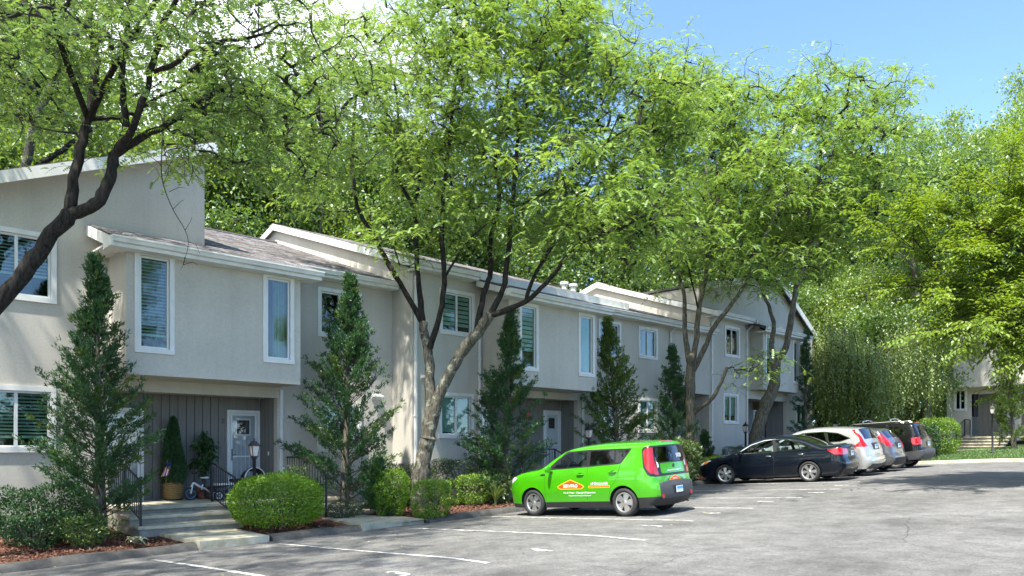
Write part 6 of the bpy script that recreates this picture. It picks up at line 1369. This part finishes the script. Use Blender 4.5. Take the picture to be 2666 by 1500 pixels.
limbs = [[f0, g(2880, 820), g(2720, 730), g(2540, 670), g(2380, 650)], [f0, g(2850, 880), g(2680, 810), g(2520, 760), g(2400, 745)], [f0, g(2880, 720), g(2760, 600), g(2670, 530), g(2600, 500)], [f0, g(2980, 700, .5), g(2900, 560, .5), g(2840, 480, .4)],
         [f0, g(2850, 900, -.5), g(2720, 860, -.8), g(2600, 845, -1), g(2500, 850, -1)], [f0, g(3150, 800, 1.5), g(3250, 650, 2)], [f0, g(2860, 940, -.4), g(2740, 905, -.4), g(2630, 890, -.4)], [f0, g(2860, 950, .8), g(2760, 930, 1), g(2680, 920, 1)], [g(2720, 730), g(2600, 610), g(2480, 590)], [g(2720, 840), g(2600, 760), g(2460, 730)], [f0, g(2950, 800, -2), g(2900, 680, -3.5)], [f0, g(3080, 800, 2), g(3080, 680, 3.5)], [g(2760, 720), g(2690, 640, .8), g(2640, 580, 1.2)], [g(2760, 840), g(2650, 800, 1), g(2560, 790, 1.4)]]
for l in limbs: sk.limb(l, .065, .01, 7, .012)
def sprays(paths, n, seed, L=.105, Wd=.05, span=.45):
    """leafy side shoots along boughs, leaves in two hanging rows"""
    rs = np.random.RandomState(seed); C = []; D = []; N = []; A = []; tw = []
    for _ in range(n):
        P = paths[rs.randint(len(paths))]; i = rs.randint(int(len(P)*.25), len(P)-1); p = P[i]+(P[min(i+1, len(P)-1)]-P[i])*rs.rand(); t = unit(P[min(i+1, len(P)-1)]-P[max(i-1, 0)])
        d = unit(t*.7+rs.normal(0, .6, 3)*np.array([1, 1, .45])+np.array([0, 0, .06])); Ls = span*rs.uniform(.5, 1.5); b = unit(np.cross(d, [0, 0, 1])); m = int(Ls/.055); rv = rs.rand()
        tw.append([p, p+d*Ls*.5+np.array([0, 0, .01]), p+d*Ls-np.array([0, 0, .06*Ls/span])])
        for j in range(m):
            u = (j+1)/m; q = p+d*Ls*u-np.array([0, 0, .06*Ls/span*u*u]); sd_ = 1 if j % 2 else -1
            C.append(q); D.append(b*sd_*.75+d*.55+np.array([0, 0, -.45])+rs.normal(0, .15, 3)); N.append(np.array([0, 0, 1.])+b*sd_*.3+rs.normal(0, .2, 3)); A.append(np.clip(rv*.6+rs.rand()*.5, 0, 1))
    C, D, N = np.array(C), np.array(D), np.array(N); k = len(C); V = leaf_quads(C, D, N, L*rs.uniform(.7, 1.2, k), Wd*rs.uniform(.7, 1.2, k)); return V, quads(k), np.repeat(A, 4), tw
paths = [catmull(l, 5) for l in limbs]; extra = []
rs = np.random.RandomState(5)
for P in paths:
    for _ in range(20):
        i = rs.randint(len(P)//4, len(P)); p = P[i]; d = unit(unit(P[-1]-P[0])*.7+rs.normal(0, .7, 3)*np.array([1, 1, .8])); Lb = rs.uniform(.6, 1.7); e = np.array([p, p+d*Lb*.5+(0, 0, .05), p+d*Lb]); sk.tw.tube(e, [.012, .008, .004], 5, cap=False); extra.append(catmull(e, 4))
V, Fq, A_, tw = sprays(paths+extra*2, 6200, 8, .14, .062, .5)
for q in tw: sk.tw.tube(q, [.005, .004, .002], 3, cap=False)
tree_thing('leafy_tree', 'bright yellow-green leafy tree reaching in from the right edge', 'tree', b5, sk, [(V, Fq, A_, 'cherry')], 'bark', None)

# ---- woodland behind the roofs: a few kinds, each copied as individuals
def wood_tree(h, rad, seed, nclump, per, leafm, barkm, L=.22, low=.28, lean=0.):
    rs = np.random.RandomState(seed); sk = Skel(); top = np.array([rs.normal(0, .6)+lean, rs.normal(0, .6), h])
    P = sk.limb([(0, 0, -.6), (rs.normal(0, .2), rs.normal(0, .2), h*.3), (rs.normal(0, .5), rs.normal(0, .5), h*.62), top*np.array([1, 1, .95])], .019*h, .03, 8, .03, .3)
    for i in range(9):
        a = rs.uniform(0, 6.28); z = h*rs.uniform(low, .8); p = P[int(z/h*(len(P)-1)*.97)]; r = rad*rs.uniform(.5, .95); sk.limb([p, p+np.array([math.cos(a)*r*.5, math.sin(a)*r*.5, r*.45]), p+np.array([math.cos(a)*r, math.sin(a)*r, r*.75])], .007*h, .015, 5, .02)
    sp = []
    for i in range(16):
        z = h*rs.uniform(low, .93); u = (z/h-low)/(1-low); rr = rad*(1-abs(u-.42)**1.5*1.25); a = rs.uniform(0, 6.28); q = rr*rs.uniform(.25, .8); sp.append(((math.cos(a)*q, math.sin(a)*q, z), (rad*.42, rad*.42, h*.075), 1))
    sp.append(((top[0], top[1], h*.93), (rad*.3, rad*.3, h*.07), .8))
    Q = clump_pts(sp, nclump, .5, seed); sk.twigs(Q, .04, .03, nseg=2); n = len(Q)*per
    c = np.repeat(Q, per, 0)+rs.normal(0, .42, (n, 3))*np.array([1, 1, .7]); d = rs.normal(0, 1, (n, 3))+np.array([0, 0, -.5]); nn = rs.normal(0, .7, (n, 3))+np.array([0, 0, 1.]); Ls = L*rs.uniform(.6, 1.25, n)
    A = np.clip(np.repeat(rs.rand(len(Q)), per)*.65+rs.rand(n)*.4, 0, 1)
    tr = thing('woodland_tree', 'tall woodland tree', 'tree', (0, 0, 0), 'woodland trees behind the houses')
    sk.mb.build('trunk', M[barkm], tr, smooth=60, recalc=False, local=True); sk.lm.build('limbs', M[barkm], tr, smooth=60, recalc=False, local=True); tag(sk.tw.build('branches', M['twig'], tr, recalc=False, local=True), kind='stuff')
    fast_mesh('crown', leaf_quads(c, d, nn, Ls, Ls*.62), quads(n), M[leafm], tr, attr=np.repeat(A, 4), local=True); return tr
def copy_thing(t, loc, rz, sc=1.):
    o = t.copy(); COL.objects.link(o); o.location = loc; o.rotation_euler = (0, 0, rz); o.scale = (sc, sc, sc)
    for ch in t.children:
        q = ch.copy(); COL.objects.link(q); q.parent = o
    return o
KIND = [wood_tree(15, 4.2, 21, 620, 52, 'wood_leaf', 'bark_p', .165), wood_tree(17, 4.6, 22, 680, 52, 'wood_leaf2', 'bark_t', .18), wood_tree(14, 3.8, 23, 560, 52, 'wood_leaf', 'bark_p', .16, .2), wood_tree(12.5, 4.4, 24, 640, 52, 'wood_leaf2', 'bark_t', .17, .16), wood_tree(25, 6.6, 25, 820, 50, 'wood_leaf', 'bark_p', .2, .3)]
spots = [(-150, 26, 0), (40, 30, 1), (190, 27.5, 2), (330, 33, 0), (470, 29, 3), (600, 34, 1), (700, 30.5, 2), (820, 36, 0), (930, 33, 3), (1040, 38, 1), (1150, 35, 2), (1260, 40, 0), (1370, 37, 3), (1480, 42, 1), (1590, 40, 3), (1700, 45, 3), (1800, 43, 2), (1900, 48, 3), (2010, 46, 3), (2120, 50, 2), (2215, 47, 3), (2300, 52, 2), (2390, 56, 3), (2480, 58, 3), (2570, 60, 0), (2660, 62, 3), (2780, 60, 1), (2280, 44, 0), (2380, 47, 1), (2470, 50, 3), (2600, 50, 1), (2720, 52, 2), (2330, 52, 4, .9), (2445, 57, 4, 1.0), (2655, 60, 4, 1.16), (2560, 62, 4, 1.0), (2220, 52, 4, .84), (2405, 40.5, 1, .95)]
spots += [(px_, k_, q_, sc_f) for px_, k_, q_, sc_f in ((100, 36, 3, 1.25), (260, 38, 1, 1.2), (400, 40, 3, 1.35), (540, 38, 0, 1.2), (660, 42, 3, 1.4), (770, 40, 1, 1.2), (880, 44, 3, 1.4), (990, 43, 0, 1.25), (1100, 46, 3, 1.45), (1210, 45, 1, 1.2), (1320, 48, 3, 1.4), (1430, 46, 2, 1.2), (1540, 50, 3, 1.4), (1650, 48, 1, 1.05), (1760, 52, 3, 1.4), (1860, 50, 1, 1.1), (1960, 54, 3, 1.45), (2070, 52, 0, 1.3), (2170, 56, 3, 1.5))]
BACK = [(-14, -44, 1), (-4, -50, 0), (6, -46, 3), (15, -52, 1), (24, -47, 2), (34, -50, 0), (44, -45, 3), (-24, -38, 0), (-34, -28, 1), (-36, -16, 3), (54, -38, 1), (-30, -4, 2), (-20, 8, 1)]
spots.sort(key=lambda q: q[0])
used = set(); kn = ['loose sunlit', 'deep green', 'slender pale-trunked', 'broad dense', 'towering']; nk = [0]*5
for i, (px, k, q, *fs) in enumerate(spots):
    p = at(px, 1168, k)
    while -8 < p[0] < 34 and p[1] < 19.5: k += .5; p = at(px, 1168, k)
    if 42 < p[0] < 54.5 and p[1] < 4.5: continue
    loc = (p[0], p[1], float(zback(p[0], p[1]))-.1 if p[1] > 0 else float(zlawn(p[0], p[1]))-.1); sc = (1.08 if px < 1300 else .92 if px < 1700 else .84 if px < 2400 else .95)*rnd.uniform(.94, 1.06)
    if fs: sc = fs[0]
    if q not in used: o = KIND[q]; used.add(q); o.location = loc; o.rotation_euler = (0, 0, rnd.uniform(0, 6.28)); o.scale = (sc,)*3
    else: o = copy_thing(KIND[q], loc, rnd.uniform(0, 6.28), sc)
    where = 'behind the tall slanted wall' if px < 500 else 'behind the first long roof' if px < 1150 else 'behind the middle roofs' if px < 1750 else 'behind the far gable' if px < 2150 else 'beyond the lawn at right'
    o['label'] = '%s woodland tree %s, %s of its kind from the left' % (kn[q], where, ORD[nk[q]]); nk[q] += 1
for i, (x, y, q) in enumerate(BACK):
    o = copy_thing(KIND[q], (x, y, float(zlot(x, y))-.35), rnd.uniform(0, 6.28), rnd.uniform(.9, 1.1)); o['group'] = 'trees on the far side of the lot'
    o['label'] = '%s tree across the lot, mirrored in the windows, %s of that row' % (kn[q], ORD[i])
# ---- weeping tree behind the parked cars
def weeping(base, h, rad, seed, n, label, leafm='weep'):
    rs = np.random.RandomState(seed); sk = Skel(); base = np.array(base); Q = []
    sk.limb([base-(0, 0, .2), base+(.15, 0, h*.25), base+(-.1, .1, h*.5)], .24, .16, 10, .01, .3); sk.limb([base+(.1, 0, h*.2), base+(.7, -.3, h*.45), base+(.9, -.3, h*.7)], .15, .07, 8, .01)
    for i in range(16):
        a = 6.28*i/16+rs.normal(0, .2); r = rad*rs.uniform(.5, 1); z0 = base+(0, 0, h*.5); e = base+np.array([math.cos(a)*r, math.sin(a)*r, h*rs.uniform(.72, .98)]); P = sk.limb([z0, (z0+e)/2+(0, 0, h*.1), e], .06, .015, 6, .02); Q.append(P)
    C = []; D = []; A = []
    for i in range(n):
        P = Q[rs.randint(len(Q))]; p = P[rs.randint(3, len(P))]+rs.normal(0, .35, 3); L = rs.uniform(.25, .62)*(p[2]-base[2])*rs.uniform(.6, 1.25); sw_ = rs.normal(0, .12, 2); m = int(L/.075); pts = []; rv = rs.rand()
        for j in range(m):
            u = j/m; q = p+np.array([sw_[0]*u*L*.6, sw_[1]*u*L*.6, -u*L]); a = rs.uniform(0, 6.28); C.append(q+rs.normal(0, .02, 3)); D.append((math.cos(a)*.8, math.sin(a)*.8, -.8)); A.append(np.clip(rv*.6+rs.rand()*.45, 0, 1)); pts.append(q)
        if i % 3 == 0 and len(pts) > 2: sk.tw.tube([pts[0], pts[len(pts)//2], pts[-1]], [.008, .006, .003], 3, cap=False)
    C, D = np.array(C), np.array(D); k = len(C); V = leaf_quads(C, D, rs.normal(0, 1, (k, 3))+np.array([0, 0, .4]), .13*rs.uniform(.7, 1.3, k), .055*rs.uniform(.7, 1.3, k))
    return tree_thing('weeping_tree', label, 'tree', tuple(base), sk, [(V, quads(k), np.repeat(A, 4), leafm)], 'bark', 'weeping trees at the end of the row')
p = at(2240, 1168, 37.5); weeping((p[0], p[1], float(zlawn(p[0], p[1]))), 6.6, 2.9, 31, 1150, 'weeping tree with hanging strands and dark trunks behind the parked cars')
p = at(2345, 1168, 41); weeping((p[0], p[1], float(zlawn(p[0], p[1]))), 6.2, 2.0, 32, 800, 'smaller weeping tree left of the house beyond the lawn')
p = at(2130, 1168, 41.5); weeping((p[0], p[1], float(zk(p[0]))), 7.2, 2.5, 33, 850, 'weeping tree close to the far gable wall')
# ---- upright junipers
def juniper(label, base, h, r, seed, m='juniper', nb=120, gap=.0, fresh=.25, group='upright junipers before the walls'):
    rs = np.random.RandomState(seed); base = np.array(base, float); sk = Skel(); lean = rs.normal(0, .05, 2)
    tp_ = base+np.array([lean[0]*h, lean[1]*h, h]); sk.limb([base-(0, 0, .1), base+(lean[0]*h*.3, lean[1]*h*.3, h*.4), tp_], .018*h+.03, .008, 8, .006)
    C = []; D = []; A = []; B2 = []
    for i in range(nb):
        u = rs.rand()**.85*.97+.02; u = max(u, gap); z = u*h; ax = base+np.array([lean[0]*z, lean[1]*z, z])
        prof = (1-u)**1.0*(.6+.4*min(1, u*5)); a = rs.uniform(0, 6.28); ln = r*prof*rs.uniform(.5, 1.0)*(1.2 if rs.rand() < .15 else 1)+.08; el = .35+u*.6+rs.normal(0, .14); d = np.array([math.cos(a)*math.cos(el), math.sin(a)*math.cos(el), math.sin(el)]); d = unit(d); up_ = np.array([0, 0, .25*ln])
        sk.tw.tube([ax, ax+d*ln*.5, ax+d*ln+up_*.4], [.010+.004*ln, .008, .003], 4, cap=False); m_ = int(9+ln*16); rv = rs.rand()
        for j in range(m_):
            t = .34+.68*(j+rs.rand())/m_; p = ax+d*ln*t+up_*.4*t*t+rs.normal(0, .035+.03*(1-t), 3)
            for q in range(8):
                C.append(p+rs.normal(0, .02, 3)); D.append(d*.8+np.array([0, 0, .45])+rs.normal(0, .55, 3)); A.append(np.clip(rv*.55+rs.rand()*.45, 0, 1)); B2.append(rv)
    C, D, A, B2 = np.array(C), np.array(D), np.array(A), np.array(B2); k = len(C)
    t = thing('juniper', label, 'juniper', tuple(base), group); (sk.mb if sk.mb.v else sk.lm).build('trunk', M['bark_t'], t, smooth=60, recalc=False); tag(sk.tw.build('branches', M['stemr'], t, recalc=False), kind='stuff')
    s_ = .078
    for sel, mm in ((B2 >= fresh, m), (B2 < fresh, 'juniper_y')):
        if sel.sum() == 0: continue
        c, d = C[sel], D[sel]; n = len(c); V = leaf_quads(c, d, rs.normal(0, 1, (n, 3)), s_*rs.uniform(.6, 1.5, n), .021*rs.uniform(.7, 1.4, n)); fast_mesh('foliage', V, quads(n), M[mm], t, attr=np.repeat(A[sel], 4))
    return t
def base_at(px, y): x, _ = on_y(px, 1168, y); return (x, y, float(zbed(x, y)))
def top_h(px, py, y, b): return on_y(px, py, y)[1]-b[2]
b = base_at(262, 2.1); juniper('tall blue-green juniper left of door 1, below the first bay', b, top_h(245, 668, 2.1, b), 1.85, 41, nb=215, fresh=.2)
b = base_at(897, 2.5); juniper('broad juniper between the porch and the big forked locust', b, top_h(885, 716, 2.5, b), 2.2, 42, nb=225, fresh=.15)
b = base_at(1312, 1.35); juniper('dark narrow juniper beside the second bay, left of the green car', b, top_h(1318, 815, 1.35, b), 1.9, 43, nb=190, fresh=.1)
b = base_at(1612, 1.6); juniper('yellow-green juniper rising behind the roof of the green car', b, top_h(1602, 828, 1.6, b), 2.3, 44, m='juniper_y', nb=190, fresh=0)
b = base_at(1755, 2.0); juniper('shaded narrow juniper against the recess behind the many-limbed locust', b, top_h(1768, 905, 2.0, b), 1.7, 45, nb=160, fresh=.05)
b = base_at(1838, 1.9); juniper('low dark juniper right of the many-limbed locust trunk', b, 1.6, .6, 46, nb=60, fresh=.05)
p = at(2640, 1168, 37.5); juniper('big loose yellow-green juniper on the lawn behind the lone lantern post', (p[0], p[1], float(zlawn(p[0], p[1]))), 5.4, 1.5, 47, m='juniper_y', nb=170, fresh=0)
b = base_at(985, 1.5); juniper('bushy low juniper at the foot of the broad juniper', b, 1.35, .62, 48, nb=70, fresh=.1)
p = at(2095, 1168, 36.5); juniper('dark juniper hiding the far corner of the row', (p[0], p[1], float(zk(p[0]))+.2), 6.2, .95, 49, nb=110, fresh=.05)

# ---- clipped and loose shrubs
def shrub(name, label, base, rx, ry, h, n, L, Wd, m, seed, box=2.2, noise=.12, flat=0., group='shrubs in the planting bed', outward=1., lift=.0, leggy=0.):
    """leaves through the outer shell of a superellipsoid, stems inside"""
    rs = np.random.RandomState(seed); base = np.array(base, float); u = unit(rs.normal(0, 1, (n, 3))); e = 2/box
    s_ = np.sign(u)*np.abs(u)**e; s_ = s_/np.maximum((np.abs(s_)**box).sum(1, keepdims=True)**(1/box), 1e-6)
    lump = 1+noise*(np.sin(s_[:, 0]*5+seed)*np.sin(s_[:, 1]*4+seed*2)+.6*np.sin(s_[:, 2]*7+s_[:, 0]*6)); dep = 1-np.abs(rs.normal(0, .13, n)); c0 = base+np.array([0, 0, h*.52+lift])
    P = c0+s_*np.array([rx, ry, h*.5])*(lump*dep)[:, None]
    if leggy: keep = P[:, 2] > base[2]+h*leggy*(.6+.6*rs.rand(n)); P, s_, u, n = P[keep], s_[keep], u[keep], int(keep.sum())
    nn = s_*outward+rs.normal(0, .55, (n, 3))+np.array([0, 0, .5]); d = s_*.7+rs.normal(0, .7, (n, 3))+np.array([0, 0, .25]); Ls = L*rs.uniform(.65, 1.3, n)
    lump_c = np.sin(P[:, 0]*7)*np.sin(P[:, 1]*6+1)*np.sin(P[:, 2]*8); A = np.clip(.45+lump_c*.25+rs.normal(0, .25, n), 0, 1)
    t = thing(name, label, 'shrub', tuple(base), group); mb = MB()
    for i in range(22):
        a = rs.uniform(0, 6.28); q = rs.uniform(.3, .85); mb.tube([base+(math.cos(a)*rx*.12, math.sin(a)*ry*.12, -.03), base+(math.cos(a)*rx*q*.6, math.sin(a)*ry*q*.6, h*.35), base+(math.cos(a)*rx*q, math.sin(a)*ry*q, h*rs.uniform(.6, .9))], [.016, .011, .005], 5, cap=False)
    tag(mb.build('stems', M['stemr'], t, recalc=False), kind='stuff'); fast_mesh('foliage', leaf_quads(P, d, nn, Ls, Ls*Wd), quads(n), M[m], t, attr=np.repeat(A, 4)); return t
def bp(px, py, off=.14):
    k = 16.
    for i in range(60):
        p = at(px, py, k); z = float(zbed(p[0], p[1])) if p[1] > 0 else float(zlot(p[0], p[1])); k = .6*k+.4*(EYE-z)*FPX/max(py-HY, 2)
    p = at(px, py, k); return (p[0], p[1], float(zbed(p[0], p[1])) if p[1] > 0 else float(zlot(p[0], p[1])))
shrub('boxwood', 'large round bright boxwood ball before the porch steps', (2.05, 1.0, .1), .97, .92, 1.24, 15000, .06, .45, 'yew', 51, 2.25, .04, leggy=.2)
x = on_y(110, 1168, 2.3)[0]; shrub('evergreen_shrub', 'dark loose evergreen shrub at the lower left wall', (x, 2.2, .12), .82, .62, 1.05, 7000, .06, .5, 'holly', 52, 2.2, .2)
x = on_y(40, 1168, 1.6)[0]; shrub('evergreen_shrub', 'low dark shrub under the lower left window', (x+.3, 1.6, .1), .5, .45, .6, 2600, .05, .5, 'holly', 53, 2., .25)
b = bp(1035, 1345); shrub('yew_shrub', 'feathery bright green yew beside the locust trunk', (b[0], b[1]+.35, b[2]), .52, .5, 1.15, 7500, .06, .32, 'yew', 54, 1.9, .2)
b = bp(1137, 1352); shrub('boxwood', 'narrow dark boxwood right of the locust trunk at the kerb', (b[0]+.05, b[1]+.3, b[2]), .42, .4, 1.0, 6500, .04, .55, 'box', 55, 3.2, .06)
b = bp(1185, 1318); shrub('boxwood', 'middle squared boxwood between the two clipped ones', (b[0], b[1]+.35, b[2]), .42, .38, .72, 4500, .04, .55, 'box', 56, 3.2, .07)
b = bp(1246, 1316); shrub('boxwood', 'right-hand squared boxwood nearest the green car', (b[0], b[1]+.25, b[2]), .38, .38, .84, 5000, .04, .55, 'box', 57, 3.4, .06)
shrub('hedge', 'long dark leggy hedge under the windows behind the clipped boxwoods', (8.7, 2.35, float(zbed(8.7, 2.3))), 1.35, .42, 1.2, 11000, .045, .5, 'hedge', 58, 4, .06, leggy=.3)
shrub('hedge', 'short dark leggy hedge left of the big locust trunk', (6.9, 2.7, float(zbed(6.9, 2.6))), .75, .4, 1.15, 6000, .045, .5, 'hedge', 59, 3.5, .08, leggy=.3)
b = bp(1305, 1312); shrub('rhododendron', 'broad-leaved shrub at the nose of the green car', (b[0]+.1, b[1]+.4, b[2]), .5, .5, .85, 1500, .13, .36, 'rhodo', 60, 2., .25)
b = bp(1795, 1252); shrub('rhododendron', 'loose broad-leaved shrub between the green car and the sedan', (b[0]-.3, b[1]+.1, b[2]), .72, .5, 1.35, 3600, .13, .4, 'rhodo', 61, 2.1, .25)
b = bp(1770, 1258); shrub('rhododendron', 'low broad-leaved shrub at the kerb left of the sedan', (b[0]-.1, b[1]+.0, b[2]), .5, .32, .7, 1200, .12, .38, 'rhodo', 62, 2., .25)
b = base_at(1870, 1.0); shrub('yew_shrub', 'low spreading bright yew behind the hood of the sedan', b, 1.05, .55, .72, 7000, .05, .35, 'box', 63, 2.6, .1)
b = base_at(1925, 2.0); shrub('hedge', 'small dark clipped shrub under the far lower window', b, .95, .5, .95, 5000, .05, .5, 'hedge', 64, 3, .08)
p = at(2440, 1168, 37); shrub('hedge', 'dark green hedge left of the stone steps beyond the lawn', (p[0], p[1], float(zlawn(p[0], p[1]))), 1.2, .9, 1.75, 7000, .08, .5, 'box', 65, 3.4, .08)
p = at(2400, 1168, 35); shrub('hedge', 'dark shrub right behind the black SUV', (p[0], p[1], float(zlawn(p[0], p[1]))), .9, .7, 1.5, 5000, .08, .5, 'holly', 66, 2.6, .1)
shrub('shrub', 'small light shrub beside the right porch railing', (3.35, 2.55, .14), .34, .3, 1.35, 1500, .06, .45, 'rhodo', 67, 2, .25)
x = on_y(860, 1168, 1.6)[0]; shrub('groundcover_shrub', 'low grey-green shrub at the foot of the broad juniper', (x+.4, 1.7, .2), .55, .4, .42, 2400, .04, .5, 'hedge', 68, 2, .25)
x = on_y(225, 1168, 1.3)[0]; shrub('fern_clump', 'low olive fern clump under the tall juniper', (x, 1.3, .12), .5, .35, .5, 1800, .07, .3, 'juniper_y', 69, 2, .3)
b = bp(80, 1415); shrub('fern_clump', 'tiny sprig of weeds in the mulch at lower left', (b[0], b[1]+.1, b[2]), .2, .16, .28, 260, .07, .25, 'stalk', 70, 2, .3)
b = bp(232, 1428); shrub('fern_clump', 'tiny sprig of weeds in the mulch below the tall juniper', (b[0], b[1]+.1, b[2]), .2, .16, .34, 300, .07, .25, 'stalk', 71, 2, .3)
# clipped cone in the basket, leafy plant in the pot (part of its thing)
rs = np.random.RandomState(81); n = 9000; u = rs.rand(n)**.8; a = rs.uniform(0, 6.28, n); r = .31*(1-u)**.62*(.75+.25*np.minimum(1, u*8))*(1-np.abs(rs.normal(0, .16, n)))*(1+.1*np.sin(a*3+u*9)); c = np.stack([bk[0]+r*np.cos(a), bk[1]+r*np.sin(a), bk[2]+.36+u*1.62], -1)
d = np.stack([np.cos(a)*.6, np.sin(a)*.6, np.ones(n)*.9], -1)+rs.normal(0, .35, (n, 3))
t = thing('cone_shrub', 'pointed arborvitae standing in the wicker basket by the siding', 'shrub', (bk[0], bk[1], bk[2]+.4)); fast_mesh('foliage', leaf_quads(c, d, rs.normal(0, 1, (n, 3)), .065*rs.uniform(.6, 1.3, n), np.full(n, .022)), quads(n), M['juniper'], t, attr=np.repeat(rs.rand(n), 4))
mb = MB(); mb.tube([(bk[0], bk[1], bk[2]+.38), (bk[0], bk[1], bk[2]+1.7)], [.025, .006], 6); mb.build('trunk', M['stemr'], t)
t, tp_ = POTPLANT; C = []; D = []; mb = MB()
for i in range(14):
    a = rs.uniform(0, 6.28); q = rs.uniform(.08, .34); hh = rs.uniform(.7, 1.45); P = catmull([np.array(tp_)+(0, 0, .25), np.array(tp_)+(math.cos(a)*q*.4, math.sin(a)*q*.4, .25+hh*.6), np.array(tp_)+(math.cos(a)*q, math.sin(a)*q, .2+hh), np.array(tp_)+(math.cos(a)*q*1.6, math.sin(a)*q*1.4, .1+hh)], 6); mb.tube(P, np.linspace(.012, .004, len(P)), 5, cap=False)
    for p in P[5:]:
        for _ in range(6): C.append(p+rs.normal(0, .04, 3)); D.append((rs.normal(0, .7), rs.normal(0, .7), -.8))
tag(mb.build('stems', M['stemr'], t, recalc=False), kind='stuff'); C, D = np.array(C), np.array(D); k = len(C); fast_mesh('foliage', leaf_quads(C, D, rs.normal(0, .6, (k, 3))+np.array([0, 0, 1]), .12*rs.uniform(.6, 1.3, k), .045*rs.uniform(.7, 1.3, k)), quads(k), M['holly'], t, attr=np.repeat(rs.rand(k), 4))
# hosta with pale leaf edges
b = np.array(bp(362, 1428)); b[1] += .2; b[2] = float(zbed(b[0], b[1])); t = thing('hosta', 'small hosta with cream leaf edges in the mulch below the steps', 'plant', tuple(b))
for i in range(18):
    a = 6.28*i/18*2.4; el = rs.uniform(.15, .9); L = rs.uniform(.16, .27); d = np.array([math.cos(a)*math.cos(el), math.sin(a)*math.cos(el), math.sin(el)]); s_ = unit(np.cross(d, [0, 0, 1])); wv = [0, .055, .075, .06, .03, 0]
    for sc, m_, up in ((1., 'hostaw', 0), (.62, 'hosta', .004)):
        mb = MB(); vs = []
        for j in range(6):
            u = j/5; p = b+d*L*(.15+.85*u)*(1 if sc == 1 else .97)+np.array([0, 0, .05+.05*math.sin(u*2.6)-.1*u*u*math.cos(el)+up]); vs += [p-s_*wv[j]*sc+(0, 0, .012*sc), p, p+s_*wv[j]*sc+(0, 0, .012*sc)]
        mb.add(vs, [(3*j+q, 3*j+q+1, 3*j+4+q, 3*j+3+q) for j in range(5) for q in (0, 1)]); o = mb.build('leaf' if sc == 1 else 'leaf_centre', M[m_], t, recalc=False)
# strap-leaved clumps and plumed grass
def blades(name, label, base, n, L, m, seed, spread=.5, wd=.018, plume=0):
    rs = np.random.RandomState(seed); base = np.array(base, float); V = []; Fq = []; A = []; pl = []
    for i in range(n):
        a = rs.uniform(0, 6.28); q = rs.uniform(.1, 1)*spread; l = L*rs.uniform(.6, 1.1); s_ = np.array([-math.sin(a), math.cos(a), 0])*wd*.5; b0_ = len(V); rv = rs.rand()
        for j in range(6):
            u = j/5; p = base+np.array([math.cos(a), math.sin(a), 0])*(q*u*u+.04)*l+np.array([0, 0, l*(u-.28*q*2*u**3)]); w2 = (1-u)**.6; V += [p-s_*w2, p+s_*w2]; A += [rv, rv]
        Fq += [(b0_+2*j, b0_+2*j+1, b0_+2*j+3, b0_+2*j+2) for j in range(5)]; pl.append((p, a))
    t = thing(name, label, 'plant', tuple(base)); fast_mesh('blades', np.array(V), np.array(Fq), M[m], t, attr=A)
    if plume:
        c = []; d = []
        for p, a in pl[:plume]:
            for _ in range(40): c.append(p+rs.normal(0, .02, 3)+np.array([0, 0, rs.uniform(-.18, .05)])); d.append((rs.normal(0, .4), rs.normal(0, .4), .8))
        c, d = np.array(c), np.array(d); k = len(c); fast_mesh('plumes', leaf_quads(c, d, rs.normal(0, 1, (k, 3)), np.full(k, .06), np.full(k, .012)), quads(k), M['plume'], t, attr=np.repeat(rs.rand(k), 4))
b = base_at(1395, .9); blades('fountain_grass', 'pale plumed grass above the hood of the green car', b, 90, 1.15, 'stalk', 91, .6, .012, 26)
b = base_at(1915, 1.2); blades('daylily', 'strap-leaved clump behind the hood of the sedan', b, 120, .95, 'stalk', 92, .7, .024)
b = base_at(1290, 1.0); blades('daylily', 'strap-leaved clump beside the nose of the green car', b, 90, .75, 'stalk', 93, .8, .026)
# red blossom by the second entry, kept as its own small plant
b = base_at(1372, 2.2); t = thing('hanging_flowers', 'small cluster of red flowers beside the second entry', 'flowers', (on_y(1371, 1080, 2.2)[0], 2.2, on_y(1371, 1080, 2.2)[1]))
M['petal'] = leafmat('red_petal', (.5, .02, .03), (.7, .04, .05), .3); fp = np.array(t.location); k = 60; c = fp+rs.normal(0, .07, (k, 3)); fast_mesh('petals', leaf_quads(c, rs.normal(0, 1, (k, 3)), rs.normal(0, 1, (k, 3)), np.full(k, .07), np.full(k, .05)), quads(k), M['petal'], t, attr=np.repeat(rs.rand(k), 4))
mb = MB(); mb.tube([fp+(0, .02, -.9), fp+(.02, 0, -.4), fp], .008, 5); mb.build('stem', M['stemr'], t)
